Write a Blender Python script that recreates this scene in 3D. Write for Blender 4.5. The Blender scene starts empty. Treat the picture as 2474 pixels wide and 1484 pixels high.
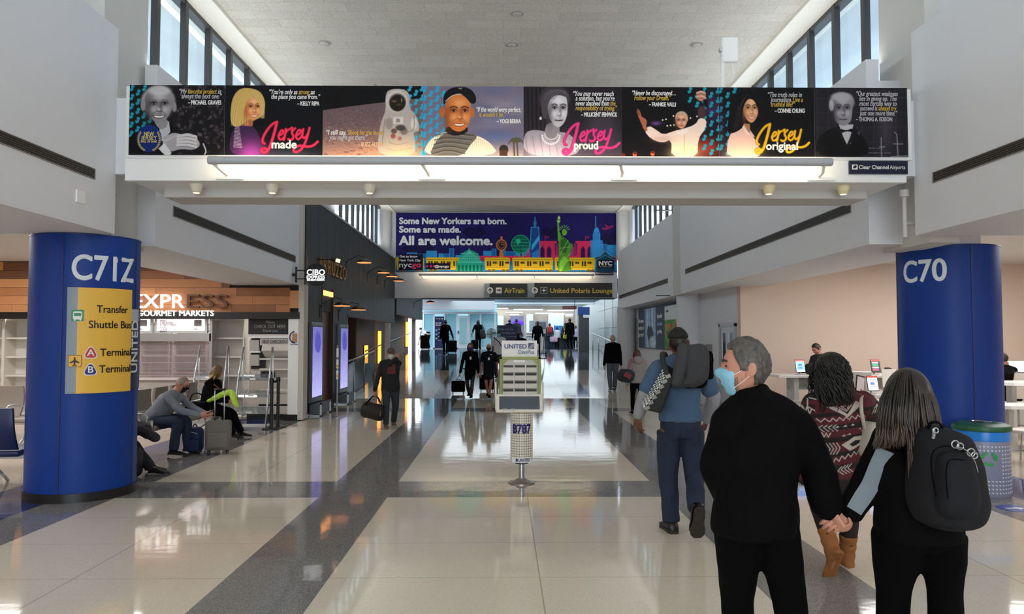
import bpy, bmesh, math, random
import numpy as np
from mathutils import Vector, Matrix, Euler
random.seed(7); rng = np.random.default_rng(7)
PI = math.pi
SC = bpy.context.scene
COL = SC.collection

# ---------------------------------------------------------------- camera
FPX, CX, CY, VPX, VPY, EYE = 1800.0, 1237.0, 742.0, 1215.0, 815.0, 1.8
cam_d = bpy.data.cameras.new('camera'); cam = bpy.data.objects.new('camera', cam_d); COL.objects.link(cam)
cam_d.sensor_width = 36.0; cam_d.lens = FPX/2474*36.0; cam_d.clip_end = 400
cam.location = (0, 0, EYE)
cam.rotation_euler = (PI/2 + math.atan((VPY-CY)/FPX), 0, -math.atan((CX-VPX)/FPX))
SC.camera = cam
_R = cam.rotation_euler.to_matrix()
def ray(px, py):
    return _R @ Vector(((px-CX)/FPX, -(py-CY)/FPX, -1.0))
def W(px, py, y):                       # the point seen at a pixel, at distance y along the concourse
    d = ray(px, py); t = y/d.y
    return Vector((d.x*t, y, EYE+d.z*t))
def ground(y):                          # height of the walking surface along the concourse
    return 0.0 if y < 22 else min((y-22)*0.055, 1.1)
def F(px, py):                          # the point of the walking surface seen at a pixel
    d = ray(px, py)
    lo, hi = 1.0, 90.0
    for _ in range(50):
        m = (lo+hi)/2
        if EYE + d.z*m/d.y > ground(m): lo = m
        else: hi = m
    return Vector((d.x*lo/d.y, lo, ground(lo)))

# ---------------------------------------------------------------- world, light, exposure
w = bpy.data.worlds.new('sky'); SC.world = w; w.use_nodes = True
bg = w.node_tree.nodes['Background']
bg.inputs[0].default_value = (0.82, 0.91, 1.0, 1); bg.inputs[1].default_value = 4.2
SC.view_settings.view_transform = 'Standard'; SC.view_settings.look = 'None'
SC.view_settings.gamma = 1.0; SC.view_settings.use_curve_mapping = False
SC.view_settings.exposure = 0.42
SC.cycles.max_bounces = 10; SC.cycles.diffuse_bounces = 6; SC.cycles.glossy_bounces = 4
SC.cycles.transparent_max_bounces = 12; SC.cycles.sample_clamp_indirect = 8.0
SC.cycles.caustics_reflective = False; SC.cycles.caustics_refractive = False
def area(name, loc, rot, sx, sy, power, color=(1, 1, 1), portal=False, spread=PI):
    l = bpy.data.lights.new(name, 'AREA'); l.shape = 'RECTANGLE'; l.size = sx; l.size_y = sy
    l.energy = power; l.color = color; l.spread = spread
    if portal: l.cycles.is_portal = True
    o = bpy.data.objects.new(name, l); COL.objects.link(o); o.location = loc; o.rotation_euler = rot
    return o
# daylight enters by the clerestory strips on both sides and by the hall ends, left open to let sky light in
for _x, _ry in ((-4.95, -PI/2), (5.2, PI/2)):
    for _y, _l in ((-1.0, 17.0), (13.1, 7.2), (25.3, 7.8)):
        area('daylight_portal', (_x, _y, 6.1), (0, _ry, 0), 1.7, _l, 1, portal=True)
area('daylight_portal', (0, -11.8, 3.4), (PI/2, 0, 0), 9.2, 6.6, 1, portal=True)
area('daylight_portal', (-3.0, 70, 4.6), (-PI/2, 0, 0), 26, 6.4, 1, portal=True)

_s = bpy.data.lights.new('sun', 'SUN'); _s.energy = 5.0; _s.angle = 0.02; _s.color = (1, 0.97, 0.92)
sun = bpy.data.objects.new('sun', _s); COL.objects.link(sun); sun.rotation_euler = (0, math.radians(34), 0)
# unseen uplights added behind the bulkhead parapets to brighten the high ceiling
for _x, _a in ((-4.62, 0.35), (4.86, -0.35)):
    for _y, _l in ((-1.0, 17.0), (13.1, 7.0), (25.3, 8.6)):
        area('added_uplight', (_x, _y, 5.34), (PI, _a, 0), 0.12, _l, 4.5*_l, (1, 0.98, 0.95))
# troffers of the low gate ceilings and of the shop
for _s in (-1, 1):
    for _y in (-6, -1, 4, 10.5, 14):
        area('gate_troffer_light', (_s*9.0, _y, 3.38), (0, 0, 0), 4.5, 0.6, 100, (1, 0.97, 0.95))
for _x in (-9.5, -6.6):
    area('shop_light', (_x, 17.3, 3.3), (0, 0, 0), 2.2, 0.6, 80, (1, 0.95, 0.9))
# linear lights of the hall beyond the far beam and daylight from its glazed left side
area('far_hall_daylight', (-9.5, 53, 3.2), (0, -PI/2, 0), 3.0, 14, 420, (0.75, 0.9, 1.0))
area('far_hall_lights', (1.5, 47, 3.95), (0, 0, 0), 9, 22, 680, (0.84, 0.94, 1.0))

# ---------------------------------------------------------------- materials
def lin(c):
    if isinstance(c, str):
        c = c.lstrip('#'); c = tuple(int(c[i:i+2], 16)/255 for i in (0, 2, 4))
    return tuple((v/12.92 if v <= 0.04045 else ((v+0.055)/1.055)**2.4) for v in c[:3])
_M = {}
def mat(name, col='#808080', rough=0.5, metal=0.0, spec=0.5, emit=0.0, ecol=None, bump=0.0, bscale=60.0, var=0.0, vscale=8.0,
        stretch=(1, 1, 1), alpha=1.0, trans=0.0, coat=0.0, sheen=0.0, attr=None, bdist=0.01):
    if name in _M: return _M[name]
    m = bpy.data.materials.new(name); m.use_nodes = True; _M[name] = m
    nt = m.node_tree; b = nt.nodes['Principled BSDF']; I = b.inputs
    c = lin(col)
    I['Base Color'].default_value = (*c, 1); I['Roughness'].default_value = rough; I['Metallic'].default_value = metal
    I['Specular IOR Level'].default_value = spec; I['Coat Weight'].default_value = coat
    if sheen: I['Sheen Weight'].default_value = sheen
    if trans: I['Transmission Weight'].default_value = trans
    I['Alpha'].default_value = alpha
    if emit:
        I['Emission Color'].default_value = (*lin(ecol or col), 1); I['Emission Strength'].default_value = emit
    if attr:
        a = nt.nodes.new('ShaderNodeAttribute'); a.attribute_name = attr
        nt.links.new(a.outputs['Color'], I['Base Color'])
        if emit: nt.links.new(a.outputs['Color'], I['Emission Color'])
    if bump or var:
        tc = nt.nodes.new('ShaderNodeTexCoord'); mp = nt.nodes.new('ShaderNodeMapping')
        mp.inputs['Scale'].default_value = stretch
        nt.links.new(tc.outputs['Object'], mp.inputs['Vector'])
        if var:
            n = nt.nodes.new('ShaderNodeTexNoise'); n.inputs['Scale'].default_value = vscale; n.inputs['Detail'].default_value = 4
            nt.links.new(mp.outputs[0], n.inputs['Vector'])
            r = nt.nodes.new('ShaderNodeMapRange')
            r.inputs['From Min'].default_value = 0.3; r.inputs['From Max'].default_value = 0.7
            r.inputs['To Min'].default_value = 1-var; r.inputs['To Max'].default_value = 1+var
            nt.links.new(n.outputs['Fac'], r.inputs['Value'])
            mx = nt.nodes.new('ShaderNodeMix'); mx.data_type = 'RGBA'; mx.blend_type = 'MULTIPLY'; mx.inputs['Factor'].default_value = 1
            if attr: nt.links.new(a.outputs['Color'], mx.inputs[6])
            else: mx.inputs[6].default_value = (*c, 1)
            nt.links.new(r.outputs[0], mx.inputs[7])
            nt.links.new(mx.outputs[2], I['Base Color'])
        if bump:
            n2 = nt.nodes.new('ShaderNodeTexNoise'); n2.inputs['Scale'].default_value = bscale; n2.inputs['Detail'].default_value = 3
            nt.links.new(mp.outputs[0], n2.inputs['Vector'])
            bp = nt.nodes.new('ShaderNodeBump'); bp.inputs['Strength'].default_value = bump; bp.inputs['Distance'].default_value = bdist
            nt.links.new(n2.outputs['Fac'], bp.inputs['Height']); nt.links.new(bp.outputs[0], I['Normal'])
    return m
def glass(name, tint='#e8f2f6', gloss=0.08, alpha=0.0):
    """thin architectural pane: straight-through with a faint reflection"""
    if name in _M: return _M[name]
    m = bpy.data.materials.new(name); m.use_nodes = True; _M[name] = m
    nt = m.node_tree; nt.nodes.clear()
    out = nt.nodes.new('ShaderNodeOutputMaterial'); t = nt.nodes.new('ShaderNodeBsdfTransparent'); g = nt.nodes.new('ShaderNodeBsdfGlossy')
    d = nt.nodes.new('ShaderNodeBsdfDiffuse')
    t.inputs[0].default_value = (*lin(tint), 1); g.inputs['Roughness'].default_value = 0.03; d.inputs[0].default_value = (*lin(tint), 1)
    m1 = nt.nodes.new('ShaderNodeMixShader'); m1.inputs[0].default_value = gloss
    m2 = nt.nodes.new('ShaderNodeMixShader'); m2.inputs[0].default_value = alpha
    nt.links.new(t.outputs[0], m1.inputs[1]); nt.links.new(g.outputs[0], m1.inputs[2])
    nt.links.new(m1.outputs[0], m2.inputs[1]); nt.links.new(d.outputs[0], m2.inputs[2]); nt.links.new(m2.outputs[0], out.inputs[0])
    return m

# ---------------------------------------------------------------- mesh builder
class MB:
    def __init__(s): s.v = []; s.f = []; s.c = []; s.col = None
    def add(s, vs, fs, col=None):
        o = len(s.v); s.v.extend([tuple(p) for p in vs]); s.f.extend([tuple(i+o for i in f) for f in fs])
        s.c.extend([col if col is not None else s.col]*len(fs)); return s
    def box(s, a, b, col=None):
        x0, y0, z0 = a; x1, y1, z1 = b
        x0, x1 = min(x0, x1), max(x0, x1); y0, y1 = min(y0, y1), max(y0, y1); z0, z1 = min(z0, z1), max(z0, z1)
        v = [(x0, y0, z0), (x1, y0, z0), (x1, y1, z0), (x0, y1, z0), (x0, y0, z1), (x1, y0, z1), (x1, y1, z1), (x0, y1, z1)]
        return s.add(v, [(0, 3, 2, 1), (4, 5, 6, 7), (0, 1, 5, 4), (1, 2, 6, 5), (2, 3, 7, 6), (3, 0, 4, 7)], col)
    def cbox(s, c, d, rz=0, rx=0, ry=0, col=None, taper=1.0):
        hx, hy, hz = d[0]/2, d[1]/2, d[2]/2; M = Euler((rx, ry, rz)).to_matrix(); c = Vector(c)
        P = [(-hx, -hy, -hz), (hx, -hy, -hz), (hx, hy, -hz), (-hx, hy, -hz), (-hx*taper, -hy*taper, hz), (hx*taper, -hy*taper, hz), (hx*taper, hy*taper, hz), (-hx*taper, hy*taper, hz)]
        return s.add([c + M @ Vector(p) for p in P], [(0, 3, 2, 1), (4, 5, 6, 7), (0, 1, 5, 4), (1, 2, 6, 5), (2, 3, 7, 6), (3, 0, 4, 7)], col)
    def rbox(s, c, d, r=0.03, rz=0, rx=0, ry=0, col=None, seg=4, bulge=0.0):
        """rounded box: superellipsoid-like grid"""
        M = Euler((rx, ry, rz)).to_matrix(); c = Vector(c); hx, hy, hz = d[0]/2, d[1]/2, d[2]/2
        r = min(r, hx, hy, hz)*0.999
        def prof(n):
            return [(-1, a) for a in n]
        ths = []
        for q, (sx, sy) in enumerate(((1, 1), (-1, 1), (-1, -1), (1, -1))):
            for k in range(seg+1):
                a = (q + k/seg)*PI/2; ths.append((sx*(hx-r), sy*(hy-r), math.cos(a), math.sin(a)))
        phs = [(-1, -PI/2 + PI/2*k/seg) for k in range(seg+1)] + [(1, PI/2*k/seg) for k in range(seg+1)]
        rings = []
        for sz, ph in phs:
            z = sz*(hz-r) + r*math.sin(ph); rr = r*math.cos(ph)
            rings.append([c + M @ Vector((bx+rr*ca, by+rr*sa, z)) for bx, by, ca, sa in ths])
        return s.rings(rings, True, True, col)
    def rings(s, rings, cap0=True, cap1=True, col=None, closed=True):
        n = len(rings[0]); vs = [p for r in rings for p in r]; fs = []
        for i in range(len(rings)-1):
            for j in range(n if closed else n-1):
                k = (j+1) % n
                fs.append((i*n+j, i*n+k, (i+1)*n+k, (i+1)*n+j))
        if cap0: fs.append(tuple(range(n))[::-1])
        if cap1: fs.append(tuple((len(rings)-1)*n + j for j in range(n)))
        return s.add(vs, fs, col)
    def lathe(s, prof, c=(0, 0, 0), n=24, axis='z', col=None):
        c = Vector(c); R = []
        for r, z in prof:
            ring = []
            for j in range(n):
                a = 2*PI*j/n; p = (r*math.cos(a), r*math.sin(a), z)
                if axis == 'y': p = (p[0], -p[2], p[1])
                elif axis == 'x': p = (p[2], p[0], p[1])
                ring.append(c + Vector(p))
            R.append(ring)
        return s.rings(R, True, True, col)
    def tube(s, pts, r, n=10, col=None, flat=1.0, up=None):
        pts = [Vector(p) for p in pts]; m = len(pts)
        rs = list(r) if hasattr(r, '__len__') else [r]*m
        T = [(pts[min(i+1, m-1)]-pts[max(i-1, 0)]).normalized() for i in range(m)]
        u = Vector(up) if up else (Vector((0, 0, 1)) if abs(T[0].z) < 0.9 else Vector((1, 0, 0)))
        a = (u - T[0]*u.dot(T[0])).normalized(); R = []
        for i in range(m):
            a = (a - T[i]*a.dot(T[i])); a = a.normalized() if a.length > 1e-6 else T[i].orthogonal().normalized()
            b = T[i].cross(a)
            R.append([pts[i] + (a*math.cos(2*PI*j/n)*flat + b*math.sin(2*PI*j/n))*rs[i] for j in range(n)])
        return s.rings(R, True, True, col)
    def ell(s, c, d, n=14, m=9, M=None, col=None):
        c = Vector(c); R = []
        for i in range(m+1):
            ph = -PI/2 + PI*max(0.02, min(0.98, i/m)); rr = math.cos(ph); z = math.sin(ph)
            ring = [Vector((d[0]*rr*math.cos(2*PI*j/n), d[1]*rr*math.sin(2*PI*j/n), d[2]*z)) for j in range(n)]
            R.append([c + (M @ p if M else p) for p in ring])
        return s.rings(R, True, True, col)
    def prism(s, poly, thick, origin=(0, 0, 0), ux=(1, 0, 0), uy=(0, 0, 1), col=None):
        """2-D outline extruded by thick along ux x uy (towards the viewer of a +x/+z plane)"""
        o = Vector(origin); ux = Vector(ux); uy = Vector(uy); nrm = ux.cross(uy).normalized()*thick; n = len(poly)
        a = [o + ux*p[0] + uy*p[1] for p in poly]; b = [p + nrm for p in a]
        area2 = sum(poly[i][0]*poly[(i+1) % n][1]-poly[(i+1) % n][0]*poly[i][1] for i in range(n))
        fs = [tuple(range(n))[::-1], tuple(range(n, 2*n))] + [(i, (i+1) % n, n+(i+1) % n, n+i) for i in range(n)]
        if area2 < 0: fs = [f[::-1] for f in fs]
        return s.add(a+b, fs, col)
    def quad(s, a, b, c, d, col=None): return s.add([a, b, c, d], [(0, 1, 2, 3)], col)
    def text(s, txt, size, origin, ux=(1, 0, 0), uy=(0, 0, 1), depth=0.002, bold=0.0, shear=0.0, align='LEFT', width=None, warp=None, space=1.0, col=None):
        cu = bpy.data.curves.new('t', 'FONT'); cu.body = txt; cu.size = size; cu.extrude = depth/2; cu.shear = shear
        cu.align_x = align; cu.resolution_u = 6 if warp else 3; cu.space_character = space
        to = bpy.data.objects.new('t', cu); COL.objects.link(to)
        dg = bpy.context.evaluated_depsgraph_get(); dg.update()
        me = bpy.data.meshes.new_from_object(to.evaluated_get(dg))
        P = np.array([v.co[:] for v in me.vertices]) if len(me.vertices) else np.zeros((0, 3)); fs = [tuple(p.vertices) for p in me.polygons]
        bpy.data.objects.remove(to); bpy.data.curves.remove(cu); bpy.data.meshes.remove(me)
        if not len(P): return s
        if width:
            x0, x1 = P[:, 0].min(), P[:, 0].max(); k = width/(x1-x0)
            P[:, 0] = (P[:, 0]-(x0 if align == 'LEFT' else (x1 if align == 'RIGHT' else (x0+x1)/2)))*k
        P[:, 2] += depth/2
        if bold:
            q = bold*size*0.8; n0 = len(P); P0, f0 = P, fs; P = np.concatenate([P0+np.array((dx*q, dy*q, i_*0.00025)) for i_, (dx, dy) in enumerate([(math.cos(k*PI/4), math.sin(k*PI/4)) for k in range(8)]+[(0, 0)])]); fs = [tuple(i+k*n0 for i in f) for k in range(9) for f in f0]
        if warp: vs = [warp(p[0], p[1], p[2]) for p in P]
        else:
            o = Vector(origin); ux = Vector(ux); uy = Vector(uy); nz = ux.cross(uy).normalized()
            vs = [o + ux*p[0] + uy*p[1] + nz*p[2] for p in P]
        return s.add(vs, fs, col)
    def xf(s, M):
        s.v = [tuple(M @ Vector(p)) for p in s.v]; return s
    def build(s, name, m=None, parent=None, smooth=False, bevel=0.0, world=True, colors=False):
        me = bpy.data.meshes.new(name)
        vs = s.v
        if parent is not None and world:
            inv = parent_matrix(parent).inverted(); vs = [tuple(inv @ Vector(p)) for p in vs]
        me.from_pydata(vs, [], s.f)
        if colors:
            at = me.color_attributes.new('paint', 'FLOAT_COLOR', 'CORNER'); buf = []
            for f, c in zip(s.f, s.c):
                c = lin(c) if c is not None else (0.5, 0.5, 0.5); buf.extend([c[0], c[1], c[2], 1.0]*len(f))
            at.data.foreach_set('color', buf)
        me.update()
        return link(name, me, m, parent, smooth, bevel)
def link(name, me, m=None, parent=None, smooth=False, bevel=0.0):
    if m is not None:
        for q in (m if isinstance(m, (list, tuple)) else [m]): me.materials.append(q)
    o = bpy.data.objects.new(name, me); COL.objects.link(o)
    if smooth:
        me.polygons.foreach_set('use_smooth', [True]*len(me.polygons))
        if smooth is not True:
            me.set_sharp_from_angle(angle=math.radians(smooth))
    if bevel:
        b = o.modifiers.new('edge', 'BEVEL'); b.width = bevel; b.segments = 2; b.limit_method = 'ANGLE'; b.angle_limit = math.radians(40)
    if parent is not None: o.parent = parent
    return o
def parent_matrix(p):
    M = Matrix.LocRotScale(p.location, p.rotation_euler, p.scale)
    return (parent_matrix(p.parent) @ M) if p.parent else M
def tag(o, label=None, cat=None, group=None, kind=None):
    if label: o['label'] = label
    if cat: o['category'] = cat
    if group: o['group'] = group
    if kind: o['kind'] = kind
    return o
def thing(name, label, cat, loc=(0, 0, 0), rz=0, group=None):
    o = bpy.data.objects.new(name, None); COL.objects.link(o); o.location = loc; o.rotation_euler = (0, 0, rz); o.empty_display_size = 0.1
    return tag(o, label, cat, group)
def struct(name, mb, m, parent=None, **k):
    o = mb.build(name, m, parent, **k)
    if parent is None: o['kind'] = 'structure'
    return o
def dup(root, loc, rz=None, label=None, group=None):
    def cp(o, par):
        c = o.copy(); COL.objects.link(c); c.parent = par
        for ch in list(o.children): cp(ch, c)
        return c
    r = cp(root, None); r.location = loc
    if rz is not None: r.rotation_euler = (0, 0, rz)
    if label: r['label'] = label
    if group: r['group'] = group
    return r

# ---------------------------------------------------------------- print canvas: a small painter whose pixels become the colours of a flat printed sheet
class Canvas:
    def __init__(s, w, h, bg='#000000', ss=1.0, ox=0, oy=0):
        s.k = ss; s.ox, s.oy = ox, oy; s.w, s.h = int(w*ss), int(h*ss); s.a = np.zeros((s.h, s.w, 3)); s.a[:] = np.array(hexc(bg))
        s.Y, s.X = np.mgrid[0:s.h, 0:s.w]; s.X = (s.X+0.5)/ss+ox; s.Y = (s.Y+0.5)/ss+oy
    def mixin(s, m, col):
        s.a += (np.array(hexc(col))-s.a)*np.clip(m, 0, 1)[..., None]
    def ell(s, cx, cy, rx, ry, col, soft=0.0, op=1.0, rot=0.0):
        dx, dy = s.X-cx, s.Y-cy; c, n = math.cos(rot), math.sin(rot)
        d = np.sqrt(((dx*c+dy*n)/rx)**2+((-dx*n+dy*c)/ry)**2); e = max(soft, 0.7/(min(rx, ry)*s.k))
        s.mixin(np.clip((1+e/2-d)/e, 0, 1)*op, col)
    def glow(s, cx, cy, rx, ry, col, op=1.0, rot=0.0):
        dx, dy = s.X-cx, s.Y-cy; c, n = math.cos(rot), math.sin(rot)
        s.mixin(np.exp(-(((dx*c+dy*n)/rx)**2+((-dx*n+dy*c)/ry)**2))*op, col)
    def poly(s, pts, col, op=1.0, smooth=0):
        P = np.array(pts, float)
        if smooth:
            for _ in range(smooth):                       # Chaikin
                Q = np.roll(P, -1, 0); P = np.stack([0.75*P+0.25*Q, 0.25*P+0.75*Q], 1).reshape(-1, 2)
        x0, x1 = max(0, int((P[:, 0].min()-1-s.ox)*s.k)), min(s.w, int((P[:, 0].max()+2-s.ox)*s.k)); y0, y1 = max(0, int((P[:, 1].min()-1-s.oy)*s.k)), min(s.h, int((P[:, 1].max()+2-s.oy)*s.k))
        if x1 <= x0 or y1 <= y0: return
        acc = np.zeros((y1-y0, x1-x0))
        for oy in (-0.33, 0, 0.33):
            for ox in (-0.25, 0.25):
                X = s.X[y0:y1, x0:x1]+ox/s.k; Y = s.Y[y0:y1, x0:x1]+oy/s.k; ins = np.zeros(X.shape, bool)
                for i in range(len(P)):
                    ax, ay = P[i]; bx, by = P[i-1]
                    if ay == by: continue
                    t = ((ay > Y) != (by > Y)) & (X < (bx-ax)*(Y-ay)/(by-ay)+ax); ins ^= t
                acc += ins
        m = np.zeros((s.h, s.w)); m[y0:y1, x0:x1] = acc/6*op; s.mixin(m, col)
    def line(s, pts, wd, col, op=1.0, smooth=0, closed=False):
        P = [np.array(p, float) for p in pts]; 
        if smooth:
            for _ in range(smooth):
                Q = [P[0]]
                for a, b in zip(P[:-1], P[1:]): Q += [0.75*a+0.25*b, 0.25*a+0.75*b]
                P = Q+[P[-1]]
        if closed: P = P+[P[0]]
        ws = wd if hasattr(wd, '__len__') else [wd]*len(P); m = np.zeros((s.h, s.w))
        for i in range(len(P)-1):
            a, b = P[i], P[i+1]; wa = ws[min(i, len(ws)-1)]; pad = wa+2
            x0, x1 = max(0, int((min(a[0], b[0])-pad-s.ox)*s.k)), min(s.w, int((max(a[0], b[0])+pad-s.ox)*s.k)); y0, y1 = max(0, int((min(a[1], b[1])-pad-s.oy)*s.k)), min(s.h, int((max(a[1], b[1])+pad-s.oy)*s.k))
            if x1 <= x0 or y1 <= y0: continue
            X = s.X[y0:y1, x0:x1]-a[0]; Y = s.Y[y0:y1, x0:x1]-a[1]; d = b-a; L = max(d@d, 1e-9); t = np.clip((X*d[0]+Y*d[1])/L, 0, 1)
            D = np.hypot(X-t*d[0], Y-t*d[1]); m[y0:y1, x0:x1] = np.maximum(m[y0:y1, x0:x1], np.clip((wa/2-D)*s.k+0.5, 0, 1))
        s.mixin(m*op, col)
    def rect(s, x0, y0, x1, y1, col, op=1.0): s.poly([(x0, y0), (x1, y0), (x1, y1), (x0, y1)], col, op)
    def noise(s, amt, sx=3, sy=3, box=None, seed=1):
        r = np.random.default_rng(seed); g = r.random((int(s.h/(sy*s.k))+3, int(s.w/(sx*s.k))+3))
        yy, xx = (s.Y-s.oy)/sy, (s.X-s.ox)/sx; iy, ix = yy.astype(int), xx.astype(int); fy, fx = yy-iy, xx-ix
        n = g[iy, ix]*(1-fx)*(1-fy)+g[iy, ix+1]*fx*(1-fy)+g[iy+1, ix]*(1-fx)*fy+g[iy+1, ix+1]*fx*fy
        m = 1.0
        if box: m = ((s.X > box[0]) & (s.X < box[2]) & (s.Y > box[1]) & (s.Y < box[3]))[..., None]
        s.a = np.clip(s.a*(1+(n[..., None]-0.5)*2*amt*m), 0, 1)
    def sheet(s, name, m, parent, p0, ux, uy):
        """one flat grid mesh, top-left corner p0, ux/uy the full width and (downward) height vectors"""
        h, w = s.h, s.w; i, j = np.mgrid[0:h+1, 0:w+1]
        P = np.array(p0)[None, None]+np.array(ux)[None, None]*(j/w)[..., None]+np.array(uy)[None, None]*(i/h)[..., None]
        if parent is not None:
            inv = np.array(parent_matrix(parent).inverted()); P = P@inv[:3, :3].T+inv[:3, 3]
        idx = i*(w+1)+j; f = np.stack([idx[:-1, :-1], idx[1:, :-1], idx[1:, 1:], idx[:-1, 1:]], -1).reshape(-1, 4)
        me = bpy.data.meshes.new(name); me.vertices.add((h+1)*(w+1)); me.vertices.foreach_set('co', P.reshape(-1).astype(np.float32))
        me.loops.add(f.size); me.loops.foreach_set('vertex_index', f.reshape(-1).astype(np.int32)); me.polygons.add(len(f))
        me.polygons.foreach_set('loop_start', np.arange(0, f.size, 4, dtype=np.int32))
        pad = np.pad(s.a, ((0, 1), (0, 1), (0, 0)), 'edge'); q = (pad+np.roll(pad, 1, 0)+np.roll(pad, 1, 1)+np.roll(np.roll(pad, 1, 0), 1, 1))/4
        q[0] = pad[0]; q[:, 0] = pad[:, 0]; c = np.where(q <= 0.04045, q/12.92, ((q+0.055)/1.055)**2.4)
        at = me.color_attributes.new('paint', 'FLOAT_COLOR', 'POINT'); at.data.foreach_set('color', np.concatenate([c, np.ones(c.shape[:2]+(1,))], -1).reshape(-1).astype(np.float32))
        me.update(); me.validate()
        return link(name, me, m, parent)
def hexc(c):
    if isinstance(c, str): c = c.lstrip('#'); return tuple(int(c[i:i+2], 16)/255 for i in (0, 2, 4))
    return c
# ================================================================ setting
M_wall = mat('painted wall', '#dfe0e4', 0.6, bump=0.03, bscale=300)
M_pier = mat('textured plaster', '#cfcdc8', 0.8, bump=0.15, bscale=220, var=0.05, vscale=150)
M_soffit = mat('soffit paint', '#cac8c4', 0.7)
M_cream = mat('cove paint', '#f1ede0', 0.6)
M_beige = mat('beige wall paint', '#d8c4b4', 0.7, bump=0.02, bscale=300)
M_white = mat('white lacquer', '#f2f2f0', 0.4)
M_black = mat('black lacquer', '#0d0d0f', 0.4)
M_dark = mat('dark slot', '#1a1714', 0.6)
M_steel = mat('brushed steel', '#b9bcc0', 0.3, metal=1.0)
M_alu = mat('satin aluminium', '#c9ccd0', 0.38, metal=0.9)
M_mull = mat('dark bronze mullion', '#2f2e2f', 0.45)
M_print = mat('printed sheet', '#ffffff', 0.6, spec=0.15, attr='paint')
M_pane = glass('clear pane', '#f4f9fb', 0.05)

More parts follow.
